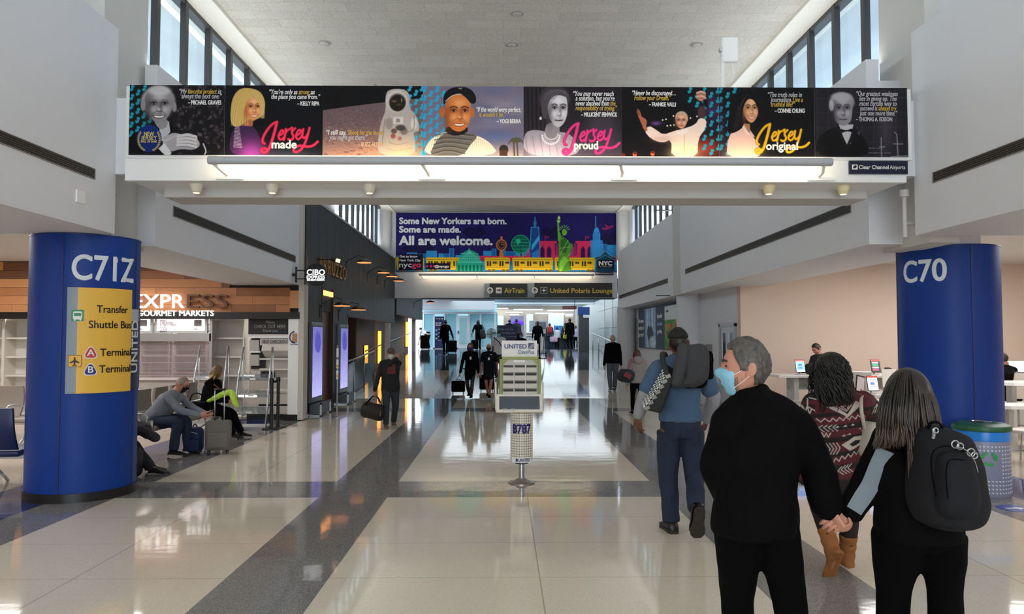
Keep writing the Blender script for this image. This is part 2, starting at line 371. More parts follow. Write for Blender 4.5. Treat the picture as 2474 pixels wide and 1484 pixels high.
def floor_mat():
    m = bpy.data.materials.new('terrazzo'); m.use_nodes = True; nt = m.node_tree; b = nt.nodes['Principled BSDF']; L = nt.links.new
    tc = nt.nodes.new('ShaderNodeTexCoord'); sp = nt.nodes.new('ShaderNodeSeparateXYZ'); L(tc.outputs['Object'], sp.inputs[0])
    def mth(op, a, b_=None, clamp=False):
        n = nt.nodes.new('ShaderNodeMath'); n.operation = op; n.use_clamp = clamp
        for i, q in enumerate((a, b_)):
            if q is None: continue
            if isinstance(q, (int, float)): n.inputs[i].default_value = q
            else: L(q, n.inputs[i])
        return n.outputs[0]
    def between(v, lo, hi): return mth('MULTIPLY', mth('GREATER_THAN', v, lo), mth('LESS_THAN', v, hi))
    def union(*q):
        r = q[0]
        for x in q[1:]: r = mth('MAXIMUM', r, x)
        return r
    X, Y = sp.outputs[0], sp.outputs[1]
    def mix(f, a, b_):
        n = nt.nodes.new('ShaderNodeMix'); n.data_type = 'RGBA'
        L(f, n.inputs[0]) if not isinstance(f, (int, float)) else None
        for i, q in ((6, a), (7, b_)):
            if isinstance(q, tuple): n.inputs[i].default_value = (*q, 1)
            else: L(q, n.inputs[i])
        return n.outputs[2]
    def speck(scale, c1, c2, c3, p1=0.42, p2=0.6):
        v = nt.nodes.new('ShaderNodeTexVoronoi'); v.inputs['Scale'].default_value = scale; L(tc.outputs['Object'], v.inputs['Vector'])
        s = nt.nodes.new('ShaderNodeSeparateColor'); L(v.outputs['Color'], s.inputs[0])
        r = nt.nodes.new('ShaderNodeValToRGB'); r.color_ramp.interpolation = 'CONSTANT'; e = r.color_ramp.elements
        e[0].color = (*lin(c1), 1); e[1].position = p1; e[1].color = (*lin(c2), 1); x = e.new(p2); x.color = (*lin(c3), 1)
        L(s.outputs[0], r.inputs[0]); return r.outputs[0]
    cream = speck(170, '#e3d9c8', '#dbd0bd', '#e6ddce', 0.3, 0.55)
    grey = speck(150, '#727274', '#898989', '#9a9694', 0.4, 0.78)
    xb = union(between(X, -2.07, -1.30), between(X, 1.84, 2.66), between(X, -4.95, -4.34), between(X, 5.08, 5.75))
    yb = mth('MULTIPLY', union(between(Y, 8.47, 9.40), between(Y, 18.15, 19.05)), between(X, -4.95, 5.75))
    far = mth('GREATER_THAN', Y, 30.35)
    nearer = mth('LESS_THAN', Y, 22.5)
    gate = union(mth('LESS_THAN', X, -4.95), mth('GREATER_THAN', X, 5.75))
    blue = union(between(X, -5.85, -4.95), between(X, 5.75, 6.6))
    c = mix(union(xb, yb), cream, grey)
    # joints between the poured panels
    jx = union(between(X, 0.272, 0.282), between(X, -3.205, -3.195), between(X, 3.80, 3.81))
    jy = mth('LESS_THAN', mth('FRACT', mth('DIVIDE', mth('ADD', Y, 1.90), 0.945)), 0.008)
    c = mix(mth('MULTIPLY', mth('MULTIPLY', union(jx, jy), mth('SUBTRACT', 1.0, union(xb, yb))), 0.55), c, lin('#7d7466'))
    c = mix(blue, c, speck(160, '#1d2c66', '#24367c', '#2e4286', 0.4, 0.75))
    c = mix(union(mth('LESS_THAN', X, -5.85), mth('GREATER_THAN', X, 6.6)), c, speck(170, '#b9ad9c', '#b1a594', '#c4b9a9', 0.3, 0.6))
    c = mix(far, c, speck(170, '#414951', '#4a525a', '#545c63', 0.3, 0.6))
    L(c, b.inputs['Base Color'])
    n = nt.nodes.new('ShaderNodeTexNoise'); n.inputs['Scale'].default_value = 1.3; n.inputs['Detail'].default_value = 5; L(tc.outputs['Object'], n.inputs['Vector'])
    r = nt.nodes.new('ShaderNodeMapRange'); r.inputs['To Min'].default_value = 0.04; r.inputs['To Max'].default_value = 0.10; L(n.outputs['Fac'], r.inputs['Value'])
    L(r.outputs[0], b.inputs['Roughness']); b.inputs['Specular IOR Level'].default_value = 0.5
    # gentle unevenness of the polished slab
    mp = nt.nodes.new('ShaderNodeMapping'); mp.inputs['Scale'].default_value = (1.0, 1.6, 1.0); L(tc.outputs['Object'], mp.inputs[0])
    w_ = nt.nodes.new('ShaderNodeTexNoise'); w_.inputs['Scale'].default_value = 3.0; w_.inputs['Detail'].default_value = 2; L(mp.outputs[0], w_.inputs['Vector'])
    bp = nt.nodes.new('ShaderNodeBump'); bp.inputs['Strength'].default_value = 0.25; bp.inputs['Distance'].default_value = 0.004; L(w_.outputs['Fac'], bp.inputs['Height']); L(bp.outputs[0], b.inputs['Normal'])
    return m
def ceiling_mat():
    m = bpy.data.materials.new('acoustic tile'); m.use_nodes = True; nt = m.node_tree; b = nt.nodes['Principled BSDF']; L = nt.links.new
    tc = nt.nodes.new('ShaderNodeTexCoord'); br = nt.nodes.new('ShaderNodeTexBrick'); L(tc.outputs['Object'], br.inputs['Vector'])
    br.inputs['Color1'].default_value = (*lin('#dcd8cd'), 1); br.inputs['Color2'].default_value = (*lin('#d2cec3'), 1); br.inputs['Mortar'].default_value = (*lin('#bdb9ae'), 1)
    br.inputs['Scale'].default_value = 1.0; br.inputs['Mortar Size'].default_value = 0.004; br.inputs['Brick Width'].default_value = 0.61; br.inputs['Row Height'].default_value = 0.305; br.inputs['Bias'].default_value = 0.1
    n = nt.nodes.new('ShaderNodeTexNoise'); n.inputs['Scale'].default_value = 38; n.inputs['Detail'].default_value = 6; L(tc.outputs['Object'], n.inputs['Vector'])
    r = nt.nodes.new('ShaderNodeMapRange'); r.inputs['From Min'].default_value = 0.35; r.inputs['From Max'].default_value = 0.65; r.inputs['To Min'].default_value = 0.86; r.inputs['To Max'].default_value = 1.06; L(n.outputs['Fac'], r.inputs['Value'])
    mx = nt.nodes.new('ShaderNodeMix'); mx.data_type = 'RGBA'; mx.blend_type = 'MULTIPLY'; mx.inputs[0].default_value = 1; L(br.outputs['Color'], mx.inputs[6]); L(r.outputs[0], mx.inputs[7]); L(mx.outputs[2], b.inputs['Base Color'])
    b.inputs['Roughness'].default_value = 0.9
    return m

ZS, ZP, ZD, ZC, ZL = 2.95, 5.27, 5.0, 6.94, 3.45   # box soffit, parapet top, roof deck, high ceiling, low gate ceiling
m = MB()
for y0, y1 in ((-12, 22), (22, 42), (42, 70)):
    a, b_ = ground(y0), ground(y1)
    m.quad((-16, y0, a), (16, y0, a), (16, y1, b_), (-16, y1, b_))
struct('floor', m, floor_mat())
struct('ceiling', MB().box((-4.42, -12, ZC), (4.66, 30.6, ZC+0.3)), ceiling_mat())
for s, xe, xw, nm in ((-1, 4.42, 4.85, 'left'), (1, 4.66, 5.12, 'right')):
    struct('trim_1' if s < 0 else 'trim_2', MB().box((s*(xe-0.02), -12, ZC-0.05), (s*(xe+0.05), 30.5, ZC+0.05)).box((s*xe, -12, ZC-0.012), (s*(xw+0.3), 30.6, ZC+0.3)), M_cream)
    # upper wall: solid piers between the clerestory strips
    u = MB()
    for y0, y1 in ((-12, -9.5), (8.15, 9.72), (16.7, 21.4), (29.2, 30.6)):
        u.box((s*xw, y0, ZD-0.3), (s*(xw+0.3), y1, ZC))
    u.box((s*xw, -12, ZD-0.3), (s*(xw+0.3), 30.6, ZD+0.02))
    struct('wall_'+nm+'_upper', u, M_wall)
def xz(s, pts): return [(s*p[0], p[1]) for p in pts]
def boxwall(name, s, plan, zt=ZP):
    """bulkhead running along the concourse: plan = face line, extruded outwards"""
    (xa, ya), (xb, yb) = plan; xo = 5.92
    b = MB()
    for x0a, x0b, x1, z0, z1 in ((xa, xb, xo, ZS, ZD), (xa, xb, None, ZD, zt)):
        pts = [(s*x0a, ya), (s*x0b, yb)] + ([(s*x1, yb), (s*x1, ya)] if x1 else [(s*(x0b+0.16), yb), (s*(x0a+0.16), ya)])
        if s > 0: pts = pts[::-1]
        b.prism(pts[::-1] if False else pts, z1-z0, (0, 0, z0), (1, 0, 0), (0, 1, 0))
    return struct(name, b, M_wall)
boxwall('wall_left_near', -1, ((4.33, -12), (4.33, 8.32)))
boxwall('wall_right_near', 1, ((4.66, -12), (4.66, 8.32)))
boxwall('wall_left_middle', -1, ((4.40, 9.42), (4.50, 16.45)))
boxwall('wall_right_middle', 1, ((4.53, 9.12), (4.72, 19.7)))
boxwall('wall_right_far', 1, ((4.74, 20.7), (4.74, 30.6)))
# slabs over the gate areas (low ceilings below, roof decks above)
for s, nm in ((-1, 'left'), (1, 'right')):
    m = MB().box((s*5.92, -12, ZL), (s*15, 31, ZD-0.02)).box((s*5.15, 8.3, ZS+0.4), (s*5.95, 9.45, ZD-0.02))
    struct('ceiling_gate_'+nm, m, M_soffit)
    struct('wall_'+nm+'_outer', MB().box((s*14.2, -12, 0), (s*14.5, 31, ZD)), M_beige)
    struct('wall_'+nm+'_back', MB().box((s*4.7, -12.3, 0), (s*15, -12, 7.2)), M_wall)
struct('trim_3', MB().box((-14, 8.2, ZL-0.05), (-5.92, 8.32, ZL)).box((5.92, 8.2, ZL-0.05), (14, 8.32, ZL)), M_soffit)
# piers between bulkheads, above the blue pillars
for s, nm, xa in ((-1, 'left', 4.62), (1, 'right', 4.95)):
    m = MB().box((s*(xa), 8.55, 2.9), (s*5.3, 9.6, ZC-0.02))
    struct('wall_'+nm+'_pier', m, M_pier)
    p = MB().lathe([(0.025, 2.95), (0.025, 3.46)], (s*(4.46 if s < 0 else 4.64), 8.5, 0), 10).lathe([(0.055, 3.42), (0.055, 3.50)], (s*(4.46 if s < 0 else 4.64), 8.5, 0), 12)
    p.box((s*(4.46 if s < 0 else 4.64), 8.49, 3.1), (s*(xa+0.02), 8.58, 3.13))
    tag(p.build('conduit_pipe', M_soffit, smooth=40), f'thin vertical pipe running down the pier above the {"C71Z" if s < 0 else "C70"} pillar', 'pipe')

# clerestory windows
wn = 0
for s, xw, nm in ((-1, 4.85, 'left'), (1, 5.12, 'right')):
    for y0, y1, first in ((-9.5, 8.15, -9.3), (9.72, 16.7, 10.3), (21.4, 29.2, 22.2)):
        wn += 1
        fr = MB().box((s*(xw-0.03), y0, ZC-0.09), (s*(xw+0.12), y1, ZC)).box((s*(xw-0.03), y0, ZD+0.02), (s*(xw+0.12), y1, ZD+0.12))
        f = struct(f'window_{wn}', fr, M_mull)
        MB().box((s*(xw+0.06), y0, ZD+0.1), (s*(xw+0.072), y1, ZC-0.08)).build('pane', M_pane, f)
        y = first
        mm = MB()
        while y < y1-0.1:
            mm.box((s*(xw-0.04), y-0.05, ZD+0.02), (s*(xw+0.05), y+0.05, ZC-0.02)); y += 0.93 if first < 21 else 0.89
        mm.build('mullion', M_mull, f)
# outside: roof overhang beyond the glass, lower roof deck, glass building across the apron
M_over = mat('weathered concrete', '#cfd2d2', 0.9, var=0.12, vscale=1.5, stretch=(1, 0.3, 1))
for s in (-1, 1):
    tag(MB().box((s*5.4, -12, ZC+0.12), (s*8.6, 31, ZC+0.5)).build('roof_overhang', M_over), kind='structure')
    tag(MB().box((s*5.3, -12, ZD-0.01), (s*24, 31, ZD+0.05)).build('roof_deck', mat('roof membrane', '#d9dde0', 0.9)), kind='structure')
bt = thing('glass_building', 'blue glass office building seen outside through the right clerestory windows', 'building', (30, 20, 5))
g = MB()
g.box((26, 6, 5), (46, 60, 30)); g.build('facade', mat('blue curtain wall', '#7fb0e0', 0.15, spec=0.6), bt)
g = MB()
for i in range(28): g.box((25.9, 6+i*2, 5), (26.05, 6.12+i*2, 30))
for i in range(9): g.box((25.9, 6, 6+i*2.8), (26.05, 60, 6.12+i*2.8))
g.build('mullion_grid', mat('curtain wall mullions', '#bcd4ea', 0.4), bt)

# cross beam 1 (carries the portrait banner)
struct('trim_4', MB().box((-4.18, 8.22, 3.53), (4.52, 8.30, 3.83)).box((-4.13, 8.28, 3.53), (4.48, 9.05, 4.56)), M_white, bevel=0.006)
struct('trim_5', MB().box((-3.93, 8.62, 3.42), (4.27, 9.1, 3.54)), M_soffit, bevel=0.01)
struct('trim_6', MB().box((-4.33, 8.3, 3.62), (-4.12, 8.6, 4.48)).box((4.47, 8.3, 3.62), (4.68, 8.6, 4.48)), M_wall, bevel=0.004)
# cross beam 2 (far end of the hall)
struct('wall_far', MB().box((-4.75, 30.5, 3.40), (4.70, 31.0, ZC+0.2)), M_wall, bevel=0.005)
struct('trim_7', MB().box((-3.3, 30.45, 3.37), (4.6, 31.0, 3.40)), M_mull)
# right side: recess walls, columns, door
struct('wall_right_gate', MB().box((5.35, 16.7, 0), (14.3, 16.95, ZD)), M_beige)
struct('wall_right_side', MB().box((5.35, 16.95, 0), (5.55, 30.6, ZL+0.1)), M_wall)
for i, (cx, cy) in enumerate(((5.18, 20.6), (4.97, 30.0))):
    m = MB().lathe([(0.36, ground(cy)), (0.36, ZS+0.05)], (cx, cy, 0), 40)
    tag(m.build('round_column', M_wall, smooth=40), ('white round column beside the grey door and display board', 'white round column at the foot of the right handrail')[i], 'column')
m = MB().box((4.76, 19.68, ZS), (5.0, 20.72, ZC)); struct('wall_right_pier_far', m, M_pier)
for s, cx in ((-1, -4.62), (1, 4.70)):
    m = MB().lathe([(0.29, ZD-0.05), (0.29, ZC)], (-4.84 if s < 0 else 4.91, 30.2, 0), 40)
    tag(m.build('corner_column', M_pier, smooth=40), f'rounded corner column at the {"left" if s < 0 else "right"} end of the skyline banner', 'column')
# ================================================================ vents on the bulkheads
def wall_vent(p0, p1, z0, z1, s, label):
    t = thing('air_vent', label, 'air vent', p0 + ((z0+z1)/2,), group=None)
    a, b = Vector((*p0, 0)), Vector((*p1, 0)); d = (b-a); L = d.length; d.normalize(); n = Vector((-s, 0, 0))
    def bar(mb, u0, u1, za, zb, o0, o1):
        P = [a+d*u0+n*o0, a+d*u1+n*o0, a+d*u1+n*o1, a+d*u0+n*o1]
        mb.add([p+Vector((0, 0, za)) for p in P]+[p+Vector((0, 0, zb)) for p in P], [(0, 3, 2, 1), (4, 5, 6, 7), (0, 1, 5, 4), (1, 2, 6, 5), (2, 3, 7, 6), (3, 0, 4, 7)])
    m = MB(); bar(m, 0, L, z0, z1, -0.03, 0.004); m.build('backing', M_dark, t)
    m = MB(); h = z1-z0
    for k in range(5): bar(m, 0.01, L-0.01, z0+h*(0.1+0.2*k)-0.004, z0+h*(0.1+0.2*k)+0.004, 0, 0.010)
    m.build('louvre', mat('vent louvre', '#4a443e', 0.5), t)
    m = MB(); bar(m, -0.008, L+0.008, z1, z1+0.008, 0, 0.012); bar(m, -0.008, L+0.008, z0-0.008, z0, 0, 0.012); bar(m, -0.008, 0, z0, z1, 0, 0.012); bar(m, L, L+0.008, z0, z1, 0, 0.012)
    m.build('frame', mat('vent frame', '#8d8a86', 0.5), t)
wall_vent((-4.33, 1.5), (-4.33, 7.88), 3.475, 3.575, -1, 'long dark slot vent in the white bulkhead above the C71Z pillar')
wall_vent((4.66, 1.5), (4.66, 7.94), 3.475, 3.575, 1, 'long dark slot vent in the white bulkhead above the C70 pillar')
wall_vent((-4.408, 9.95), (-4.49, 16.1), 3.42, 3.55, -1, 'long dark slot vent in the white bulkhead over the closed shop')
wall_vent((4.54, 9.6), (4.71, 19.1), 3.43, 3.55, 1, 'long dark slot vent in the white bulkhead over the beige gate wall')
wall_vent((4.74, 21.3), (4.74, 30.2), 3.36, 3.49, 1, 'dark slot vent in the farthest white bulkhead, right of the airport direction signs')
m = MB().box((-4.335, 7.55, 3.17), (-4.315, 7.7, 3.3)); tag(m.build('wall_plate', M_white, bevel=0.004), 'small white blank plate low on the left bulkhead above the C71Z pillar', 'wall plate')

# ================================================================ blue pillars
M_blue = mat('blue laminate', '#05388c', 0.45, spec=0.3, bump=0.02, bscale=200)
M_bluedk = mat('blue seam', '#062a70', 0.4)
M_letter = mat('white vinyl', '#dfe4ea', 0.4)
def hit(px, c, r):
    """angle at which the sight line of a picture column meets a round pillar"""
    d = ray(px, 815); dx, dy = d.x, d.y; L = math.hypot(dx, dy); dx /= L; dy /= L
    b = -(dx*c[0]+dy*c[1]); q = b*b-(c[0]**2+c[1]**2-r*r); t = -b-math.sqrt(max(q, 0)); return math.atan2(dy*t-c[1], dx*t-c[0])
def curved(c, r, a0):
    """(u along the skin to the right, v up, w out) -> point"""
    return lambda u, v, w: (c[0]+(r+w)*math.cos(a0+u/r), c[1]+(r+w)*math.sin(a0+u/r), v)
def patch(mb, wp, u0, u1, v0, v1, w, n=16, thick=0.012):
    us = [u0+(u1-u0)*i/n for i in range(n+1)]
    R = [[wp(u, v0, w), wp(u, v1, w), wp(u, v1, w-thick), wp(u, v0, w-thick)] for u in us]
    mb.rings(R, True, True)
def pillar(name_no, c, r, seams, label):
    t = thing('blue_pillar', label, 'pillar', (*c, 0))
    MB().lathe([(r, 0.1), (r, ZS-0.005)], (*c, 0), 64).build('cladding', M_blue, t, smooth=40)
    MB().lathe([(r+0.012, 0), (r+0.012, 0.1)], (*c, 0), 64).build('kick_plate', M_black, t, smooth=40)
    for a in seams:
        wp = curved(c, r, a); m = MB(); patch(m, wp, -0.011, 0.011, 0.1, ZS-0.01, 0.006, 2); m.build('seam_strip', M_bluedk, t)
    MB().lathe([(r+0.006, ZS-0.018), (r+0.006, ZS-0.004)], (*c, 0), 64).build('top_rim', M_bluedk, t, smooth=40)
    return t
PL, RL, PR, RR = (-4.87, 8.748), 0.567, (5.78, 9.6), 0.59
zl = lambda y, Y=8.36: EYE+(815-y)/1800*Y
aL = hit(147, PL, RL); aL2 = hit(326, PL, RL)
tL = pillar('C71Z', PL, RL, (aL, aL2, aL+PI), 'big blue round pillar numbered C71Z with the yellow direction sign')
aR = hit(2352, PR, RR); aR2 = hit(2170, PR, RR)
tR = pillar('C70', PR, RR, (aR, aR2, aR+PI), 'big blue round pillar numbered C70 behind the recycling bin')
def pill_text(t, c, r, px0, px1, py0, py1, txt, Yt=8.36):
    a0, a1 = hit(px0, c, r), hit(px1, c, r); wp = curved(c, r, a0); L = r*(a1-a0)
    z0, z1 = zl(py1, Yt), zl(py0, Yt); s = (z1-z0)/0.70
    m = MB().text(txt, s, 0, width=L, bold=0.022, depth=0.004, warp=lambda x, y, z: wp(x, y+z0, z+0.001)); m.build('gate_number', M_letter, t)
pill_text(tL, PL, RL, 171, 318, 619, 678, 'C71Z')
pill_text(tR, PR, RR, 2188, 2290, 622, 676, 'C70', 9.1)
# wayfinding sign on the left pillar
sg = thing('wayfinding_sign', 'yellow and grey curved direction sign to the shuttle bus and terminals on the blue pillar', 'sign', (-4.75, 8.3, 1.2))
A0 = hit(160, PL, RL+0.02); wp = curved(PL, RL, A0)
U = lambda px: (RL+0.02)*(hit(px, PL, RL+0.02)-A0)
V = lambda y: zl(y, 8.33)
M_yel = mat('sign yellow', '#f2be48', 0.5); M_sgrey = mat('sign grey', '#8b97a0', 0.4); M_ink = mat('sign ink', '#17150f', 0.5)
m = MB(); patch(m, wp, U(185), U(314), V(948), V(697), 0.02); m.build('yellow_panel', M_yel, sg)
m = MB(); patch(m, wp, 0, U(185), V(948), V(697), 0.02, 6); m.build('grey_strip', M_sgrey, sg)
def stext(txt, pxr, pxl, yb, h, m_, nm='lettering', bold=0.012):
    mb = MB(); L = U(pxr)-U(pxl)
    mb.text(txt, h, 0, width=L, bold=bold, depth=0.003, warp=lambda x, y, z: wp(U(pxl)+x, V(yb)+y, z+0.02)); mb.build(nm, m_, sg)
for txt, l, r_, yb in (('Transfer', 230, 303, 756), ('Shuttle Bus', 212, 312, 793), ('Terminal', 240, 313, 860), ('Terminal', 239, 312, 900)):
    stext(txt, r_, l, yb, 0.118, M_ink)
def sshape(pts, m_, nm, w=0.024, th=0.004, parent=None):
    """outline given in picture pixels, laid on the curved sign"""
    mb = MB(); P = [wp(U(x), V(y), w) for x, y in pts]; Q = [wp(U(x), V(y), w-th) for x, y in pts]; n = len(P)
    mb.add(Q+P, [tuple(range(n, 2*n))]+[(i, (i+1) % n, n+(i+1) % n, n+i) for i in range(n)]); return mb.build(nm, m_, parent or sg)
def rr(x0, y0, x1, y1, r, n=5):
    return [(cx+r*math.cos(a), cy+r*math.sin(a)) for cx, cy, a0 in ((x1-r, y1-r, 0), (x0+r, y1-r, PI/2), (x0+r, y0+r, PI), (x1-r, y0+r, 1.5*PI)) for a in [a0+PI/2*k/n for k in range(n+1)]]
def tri(cx, cy, s):  # rounded triangle badge
    return [(cx+px*s, cy+py*s) for px, py in rrtri()]
def rrtri():
    out = []
    for k, a in enumerate((-PI/2, PI/6, 5*PI/6)):
        c = (0.55*math.cos(a), 0.55*math.sin(a)+0.1)
        for j in range(7):
            b = a-PI/3+2*PI/3*j/6; out.append((c[0]+0.42*math.cos(b), c[1]+0.42*math.sin(b)))
    return out
sshape([(279, 621), (270, 630), (270, 639), (279, 632)], M_letter, 'gate_number', 0.006, 0.006, tL)
bus = sshape(rr(171, 750, 200, 777, 2), mat('sign green', '#1e8a58', 0.4), 'bus_symbol')
M_sw = mat('sign white', '#f2f2ee', 0.4)
sshape(rr(175, 754, 196, 773, 4), M_sw, 'bus_body', 0.027, parent=bus); sshape(rr(177, 758, 194, 765, 1), _M['sign green'], 'bus_window', 0.029, parent=bus)
sshape(rr(177, 772, 181, 776, 1), M_sw, 'bus_wheel', 0.027, parent=bus); sshape(rr(190, 772, 194, 776, 1), M_sw, 'bus_wheel', 0.027, parent=bus)
pl_ = sshape(rr(166, 857, 197, 885, 1.5), M_ink, 'plane_symbol'); sshape(rr(167, 858, 196, 884, 1), M_yel, 'plane_field', 0.026, parent=pl_)
sshape([(181, 861), (183, 864), (183, 869), (192, 874), (192, 876.5), (183, 874), (182.5, 879), (186, 881.5), (186, 883), (181, 882), (176, 883), (176, 881.5), (179.5, 879), (179, 874), (170, 876.5), (170, 874), (179, 869), (179, 864)], M_ink, 'plane', 0.028, parent=pl_)
for cy, ch, c in ((852, 'A', '#c8373c'), (892, 'B', '#1d2a7e')):
    bd = sshape(tri(218, cy, 17.5), M_sw, 'terminal_badge', 0.025); sshape(tri(218, cy, 14.5), mat('badge '+ch, c, 0.4), 'badge_field', 0.028, parent=bd)
    mb = MB().text(ch, 0.1, 0, align='CENTER', bold=0.02, depth=0.003, warp=lambda x, y, z: wp(U(218)+x, V(cy+7)+y, z+0.029)); mb.build('badge_letter', M_sw, bd)
# airline strip at the right edge of the pillar
us = thing('airline_strip', 'narrow navy vertical strip reading UNITED at the edge of the C71Z pillar', 'sign', (-4.5, 8.6, 1.2))
A1 = hit(314, PL, RL+0.02); wq = curved(PL, RL, A1)
m = MB(); patch(m, wq, 0.0, 0.30, V(944), V(742), 0.012, 10); m.build('navy_panel', mat('navy vinyl', '#232a52', 0.4), us)
m = MB().text('UNITED', 0.16, 0, width=0.60, bold=0.02, depth=0.003, warp=lambda x, y, z: wq(0.165-y*1.15, V(903)+x, z+0.014)); m.build('lettering', M_letter, us)
m = MB(); patch(m, wq, 0.03, 0.19, V(775), V(745), 0.016, 5); m.build('globe_emblem', mat('emblem grey', '#b9c0cc', 0.4), us)

# ================================================================ closed shop (left, facing the camera)
YS = 16.25
def Sx(px, y=YS): return W(px, 815, y).x
def Sz(py, y=YS): return W(1215, py, y).z
M_shelf = mat('shop laminate', '#d9d4cc', 0.5); M_wd = [mat(f'wood board {i}', c, 0.5, var=0.12, vscale=6, stretch=(1, 8, 20)) for i, c in enumerate(('#c88a58', '#b97c4e', '#744a2f', '#96603c', '#d0935f'))]
shop = thing('shop_fascia', 'timber board fascia with black band over the closed market shop', 'fascia', (-8, YS, 2.3))
rows = 6; zt, zb = 3.44, Sz(757)
for r_ in range(rows):
    z0, z1 = zb+(zt-zb)*r_/rows, zb+(zt-zb)*(r_+1)/rows-0.006; x = -13.5; XE = Sx(700) if z1 < 2.97 else -5.95; z1 = min(z1, 2.94) if XE > -5.9 else z1
    while x < XE:
        x1 = min(x+random.uniform(0.9, 2.4), XE); m = MB().box((x, YS, z0), (x1-0.006, YS+0.1, z1)); m.build('board', M_wd[random.choice((0, 0, 1, 1, 2, 2, 3, 4))], shop); x = x1
m = MB().box((Sx(700), YS-0.02, Sz(745)), (Sx(722), YS+0.1, Sz(703))); m.build('end_block', M_wd[4], shop)
MB().box((-13.5, YS-0.06, Sz(771)), (Sx(725), YS+0.1, Sz(757)+0.02)).build('black_band', M_black, shop)
MB().box((-13.5, YS+0.1, Sz(771)), (-5.95, YS+0.16, 3.44)).box((-5.95, YS+0.1, Sz(771)), (Sx(724), YS+0.16, 2.94)).build('backing', M_dark, shop)
ss = thing('shop_sign', 'letters reading CIBO EXPRESS over GOURMET MARKETS on the shop fascia, only the first half lit', 'sign', (-7, YS, 2.4))
M_lit = mat('lit letter', '#ffffff', 0.4, emit=1.3); M_unlit = mat('unlit letter', '#6d4326', 0.5)
zb1 = Sz(745)
m = MB().text('CIBO EXPR', Sz(711)-zb1+0.12, (Sx(447), YS-0.05, zb1), align='RIGHT', width=Sx(447)-Sx(180), bold=0.0, depth=0.04, ux=(1, 0, 0)); m.build('lit_letters', M_lit, ss)
m = MB().text('ESS', Sz(711)-zb1+0.12, (Sx(455), YS-0.05, zb1), width=Sx(553)-Sx(455), bold=0.006, depth=0.06); m.build('dark_letters', M_unlit, ss)
m = MB().text('GOURMET MARKETS', 0.17, (Sx(336), YS-0.075, Sz(764)), width=Sx(519)-Sx(336), bold=0.008, depth=0.02); m.build('tagline_letters', M_lit, ss)
# shop interior
struct('wall_shop_back', MB().box((-13.5, 18.6, 0), (-4.66, 18.75, ZL)), mat('shop back wall', '#8f8880', 0.7))
struct('wall_shop_side', MB().box((-4.75, YS+0.32, 0), (-4.66, 18.6, 2.94)), M_white)
pier = thing('shop_end_pier', 'white square pier with black base at the right end of the shop', 'pier', (Sx(710), YS, 0))
MB().box((Sx(697), YS-0.02, 0.12), (Sx(722), YS+0.3, Sz(764))).build('body', M_white, pier)
MB().box((Sx(722), YS-0.05, 0.02), (Sx(735), YS+0.3, ZS)).build('corner_bead', mat('corner trim', '#c4bfb4', 0.6), pier)
MB().box((Sx(688), YS-0.04, 0), (Sx(731), YS+0.3, 0.13)).build('base', M_black, pier)
lg = MB(); lx, lz = Sx(712), Sz(815)
for k in range(12):
    a = PI*0.55+PI*0.95*k/11; lg.cbox((lx+0.1*math.cos(a), YS-0.025, lz+0.12*math.sin(a)), (0.03, 0.006, 0.03))
lg.build('crescent_logo', mat('logo blue', '#46558e', 0.5), pier)
lg = MB().ell((lx-0.02, YS-0.025, lz+0.04), (0.03, 0.006, 0.05)).ell((lx+0.035, YS-0.025, lz+0.03), (0.03, 0.006, 0.06)).box((lx-0.05, YS-0.028, lz-0.12), (lx+0.06, YS-0.022, lz)); lg.build('figure_logo', mat('logo tan', '#b98a62', 0.5), pier)
m = MB().text('CIBO EXPRESS', 0.04, (lx, YS-0.022, lz-0.17), align='CENTER', width=0.17, bold=0.01); m.build('logo_lettering', _M['logo blue'], pier)
def shelving(px0, px1, label, zt=2.27, n=6, y=YS+0.35, depth=0.42):
    x0, x1 = Sx(px0, y), Sx(px1, y); t = thing('shelf_unit', label, 'shelf unit', ((x0+x1)/2, y, 0))
    MB().box((x0, y+depth-0.02, 0.05), (x1, y+depth, zt)).build('back_panel', M_shelf, t)
    for x in (x0, x1-0.03): MB().box((x, y, 0.05), (x+0.03, y+depth, zt)).build('side_panel', M_shelf, t)
    for k in range(n):
        z = 0.12+(zt-0.2)*k/(n-1); MB().box((x0+0.03, y-0.01 if k == 0 else y+0.06, z-0.02), (x1-0.03, y+depth, z+0.02)).build('shelf', M_shelf, t)
    return t
shelving(507, 590, 'empty white shelf unit between the shop shutter and the self checkout')
shelving(-60, 8, 'empty white shelf unit at the far left edge of the shop')
shelving(8, 78, 'empty white shelf unit just left of the C71Z pillar')
shelving(78, 150, 'empty white shelf unit hidden mostly by the C71Z pillar')
# menu light boxes, shutter
def menu(px0, px1, label):
    y = YS+0.2; t = thing('menu_board', label, 'menu board', (Sx((px0+px1)/2, y), y, Sz(786, y)))
    a, b, c, d = Sx(px0, y), Sx(px1, y), Sz(805, y), Sz(767, y)
    MB().box((a, y, c), (b, y+0.08, d)).build('housing', M_alu, t)
    MB().box((a+0.05, y-0.006, c+0.05), (b-0.05, y, d-0.03)).build('lit_face', mat('menu light', '#fdeef2', 0.4, emit=0.7), t)
    m = MB(); r = random.Random(3)
    for k, txt in enumerate(('MENU', 'A RELATION', 'A TASTY TREAT', 'SOUP', 'COFFEE', 'ROAST')): m.text(txt, 0.05, (a+0.12, y-0.008, d-0.1-k*0.045), bold=0.01, width=None)
    m.text('CIBO', 0.05, (b-0.3, y-0.008, c+0.07), bold=0.01); m.build('lettering', mat('menu ink', '#4a4044', 0.5), t)
    MB().box((b-0.28, y-0.009, d-0.2), (b-0.12, y-0.006, d-0.06)).build('picture_square', mat('menu picture', '#a9a3a6', 0.5), t)
menu(373, 500, 'backlit white menu board right of the blue pillar in the closed shop')
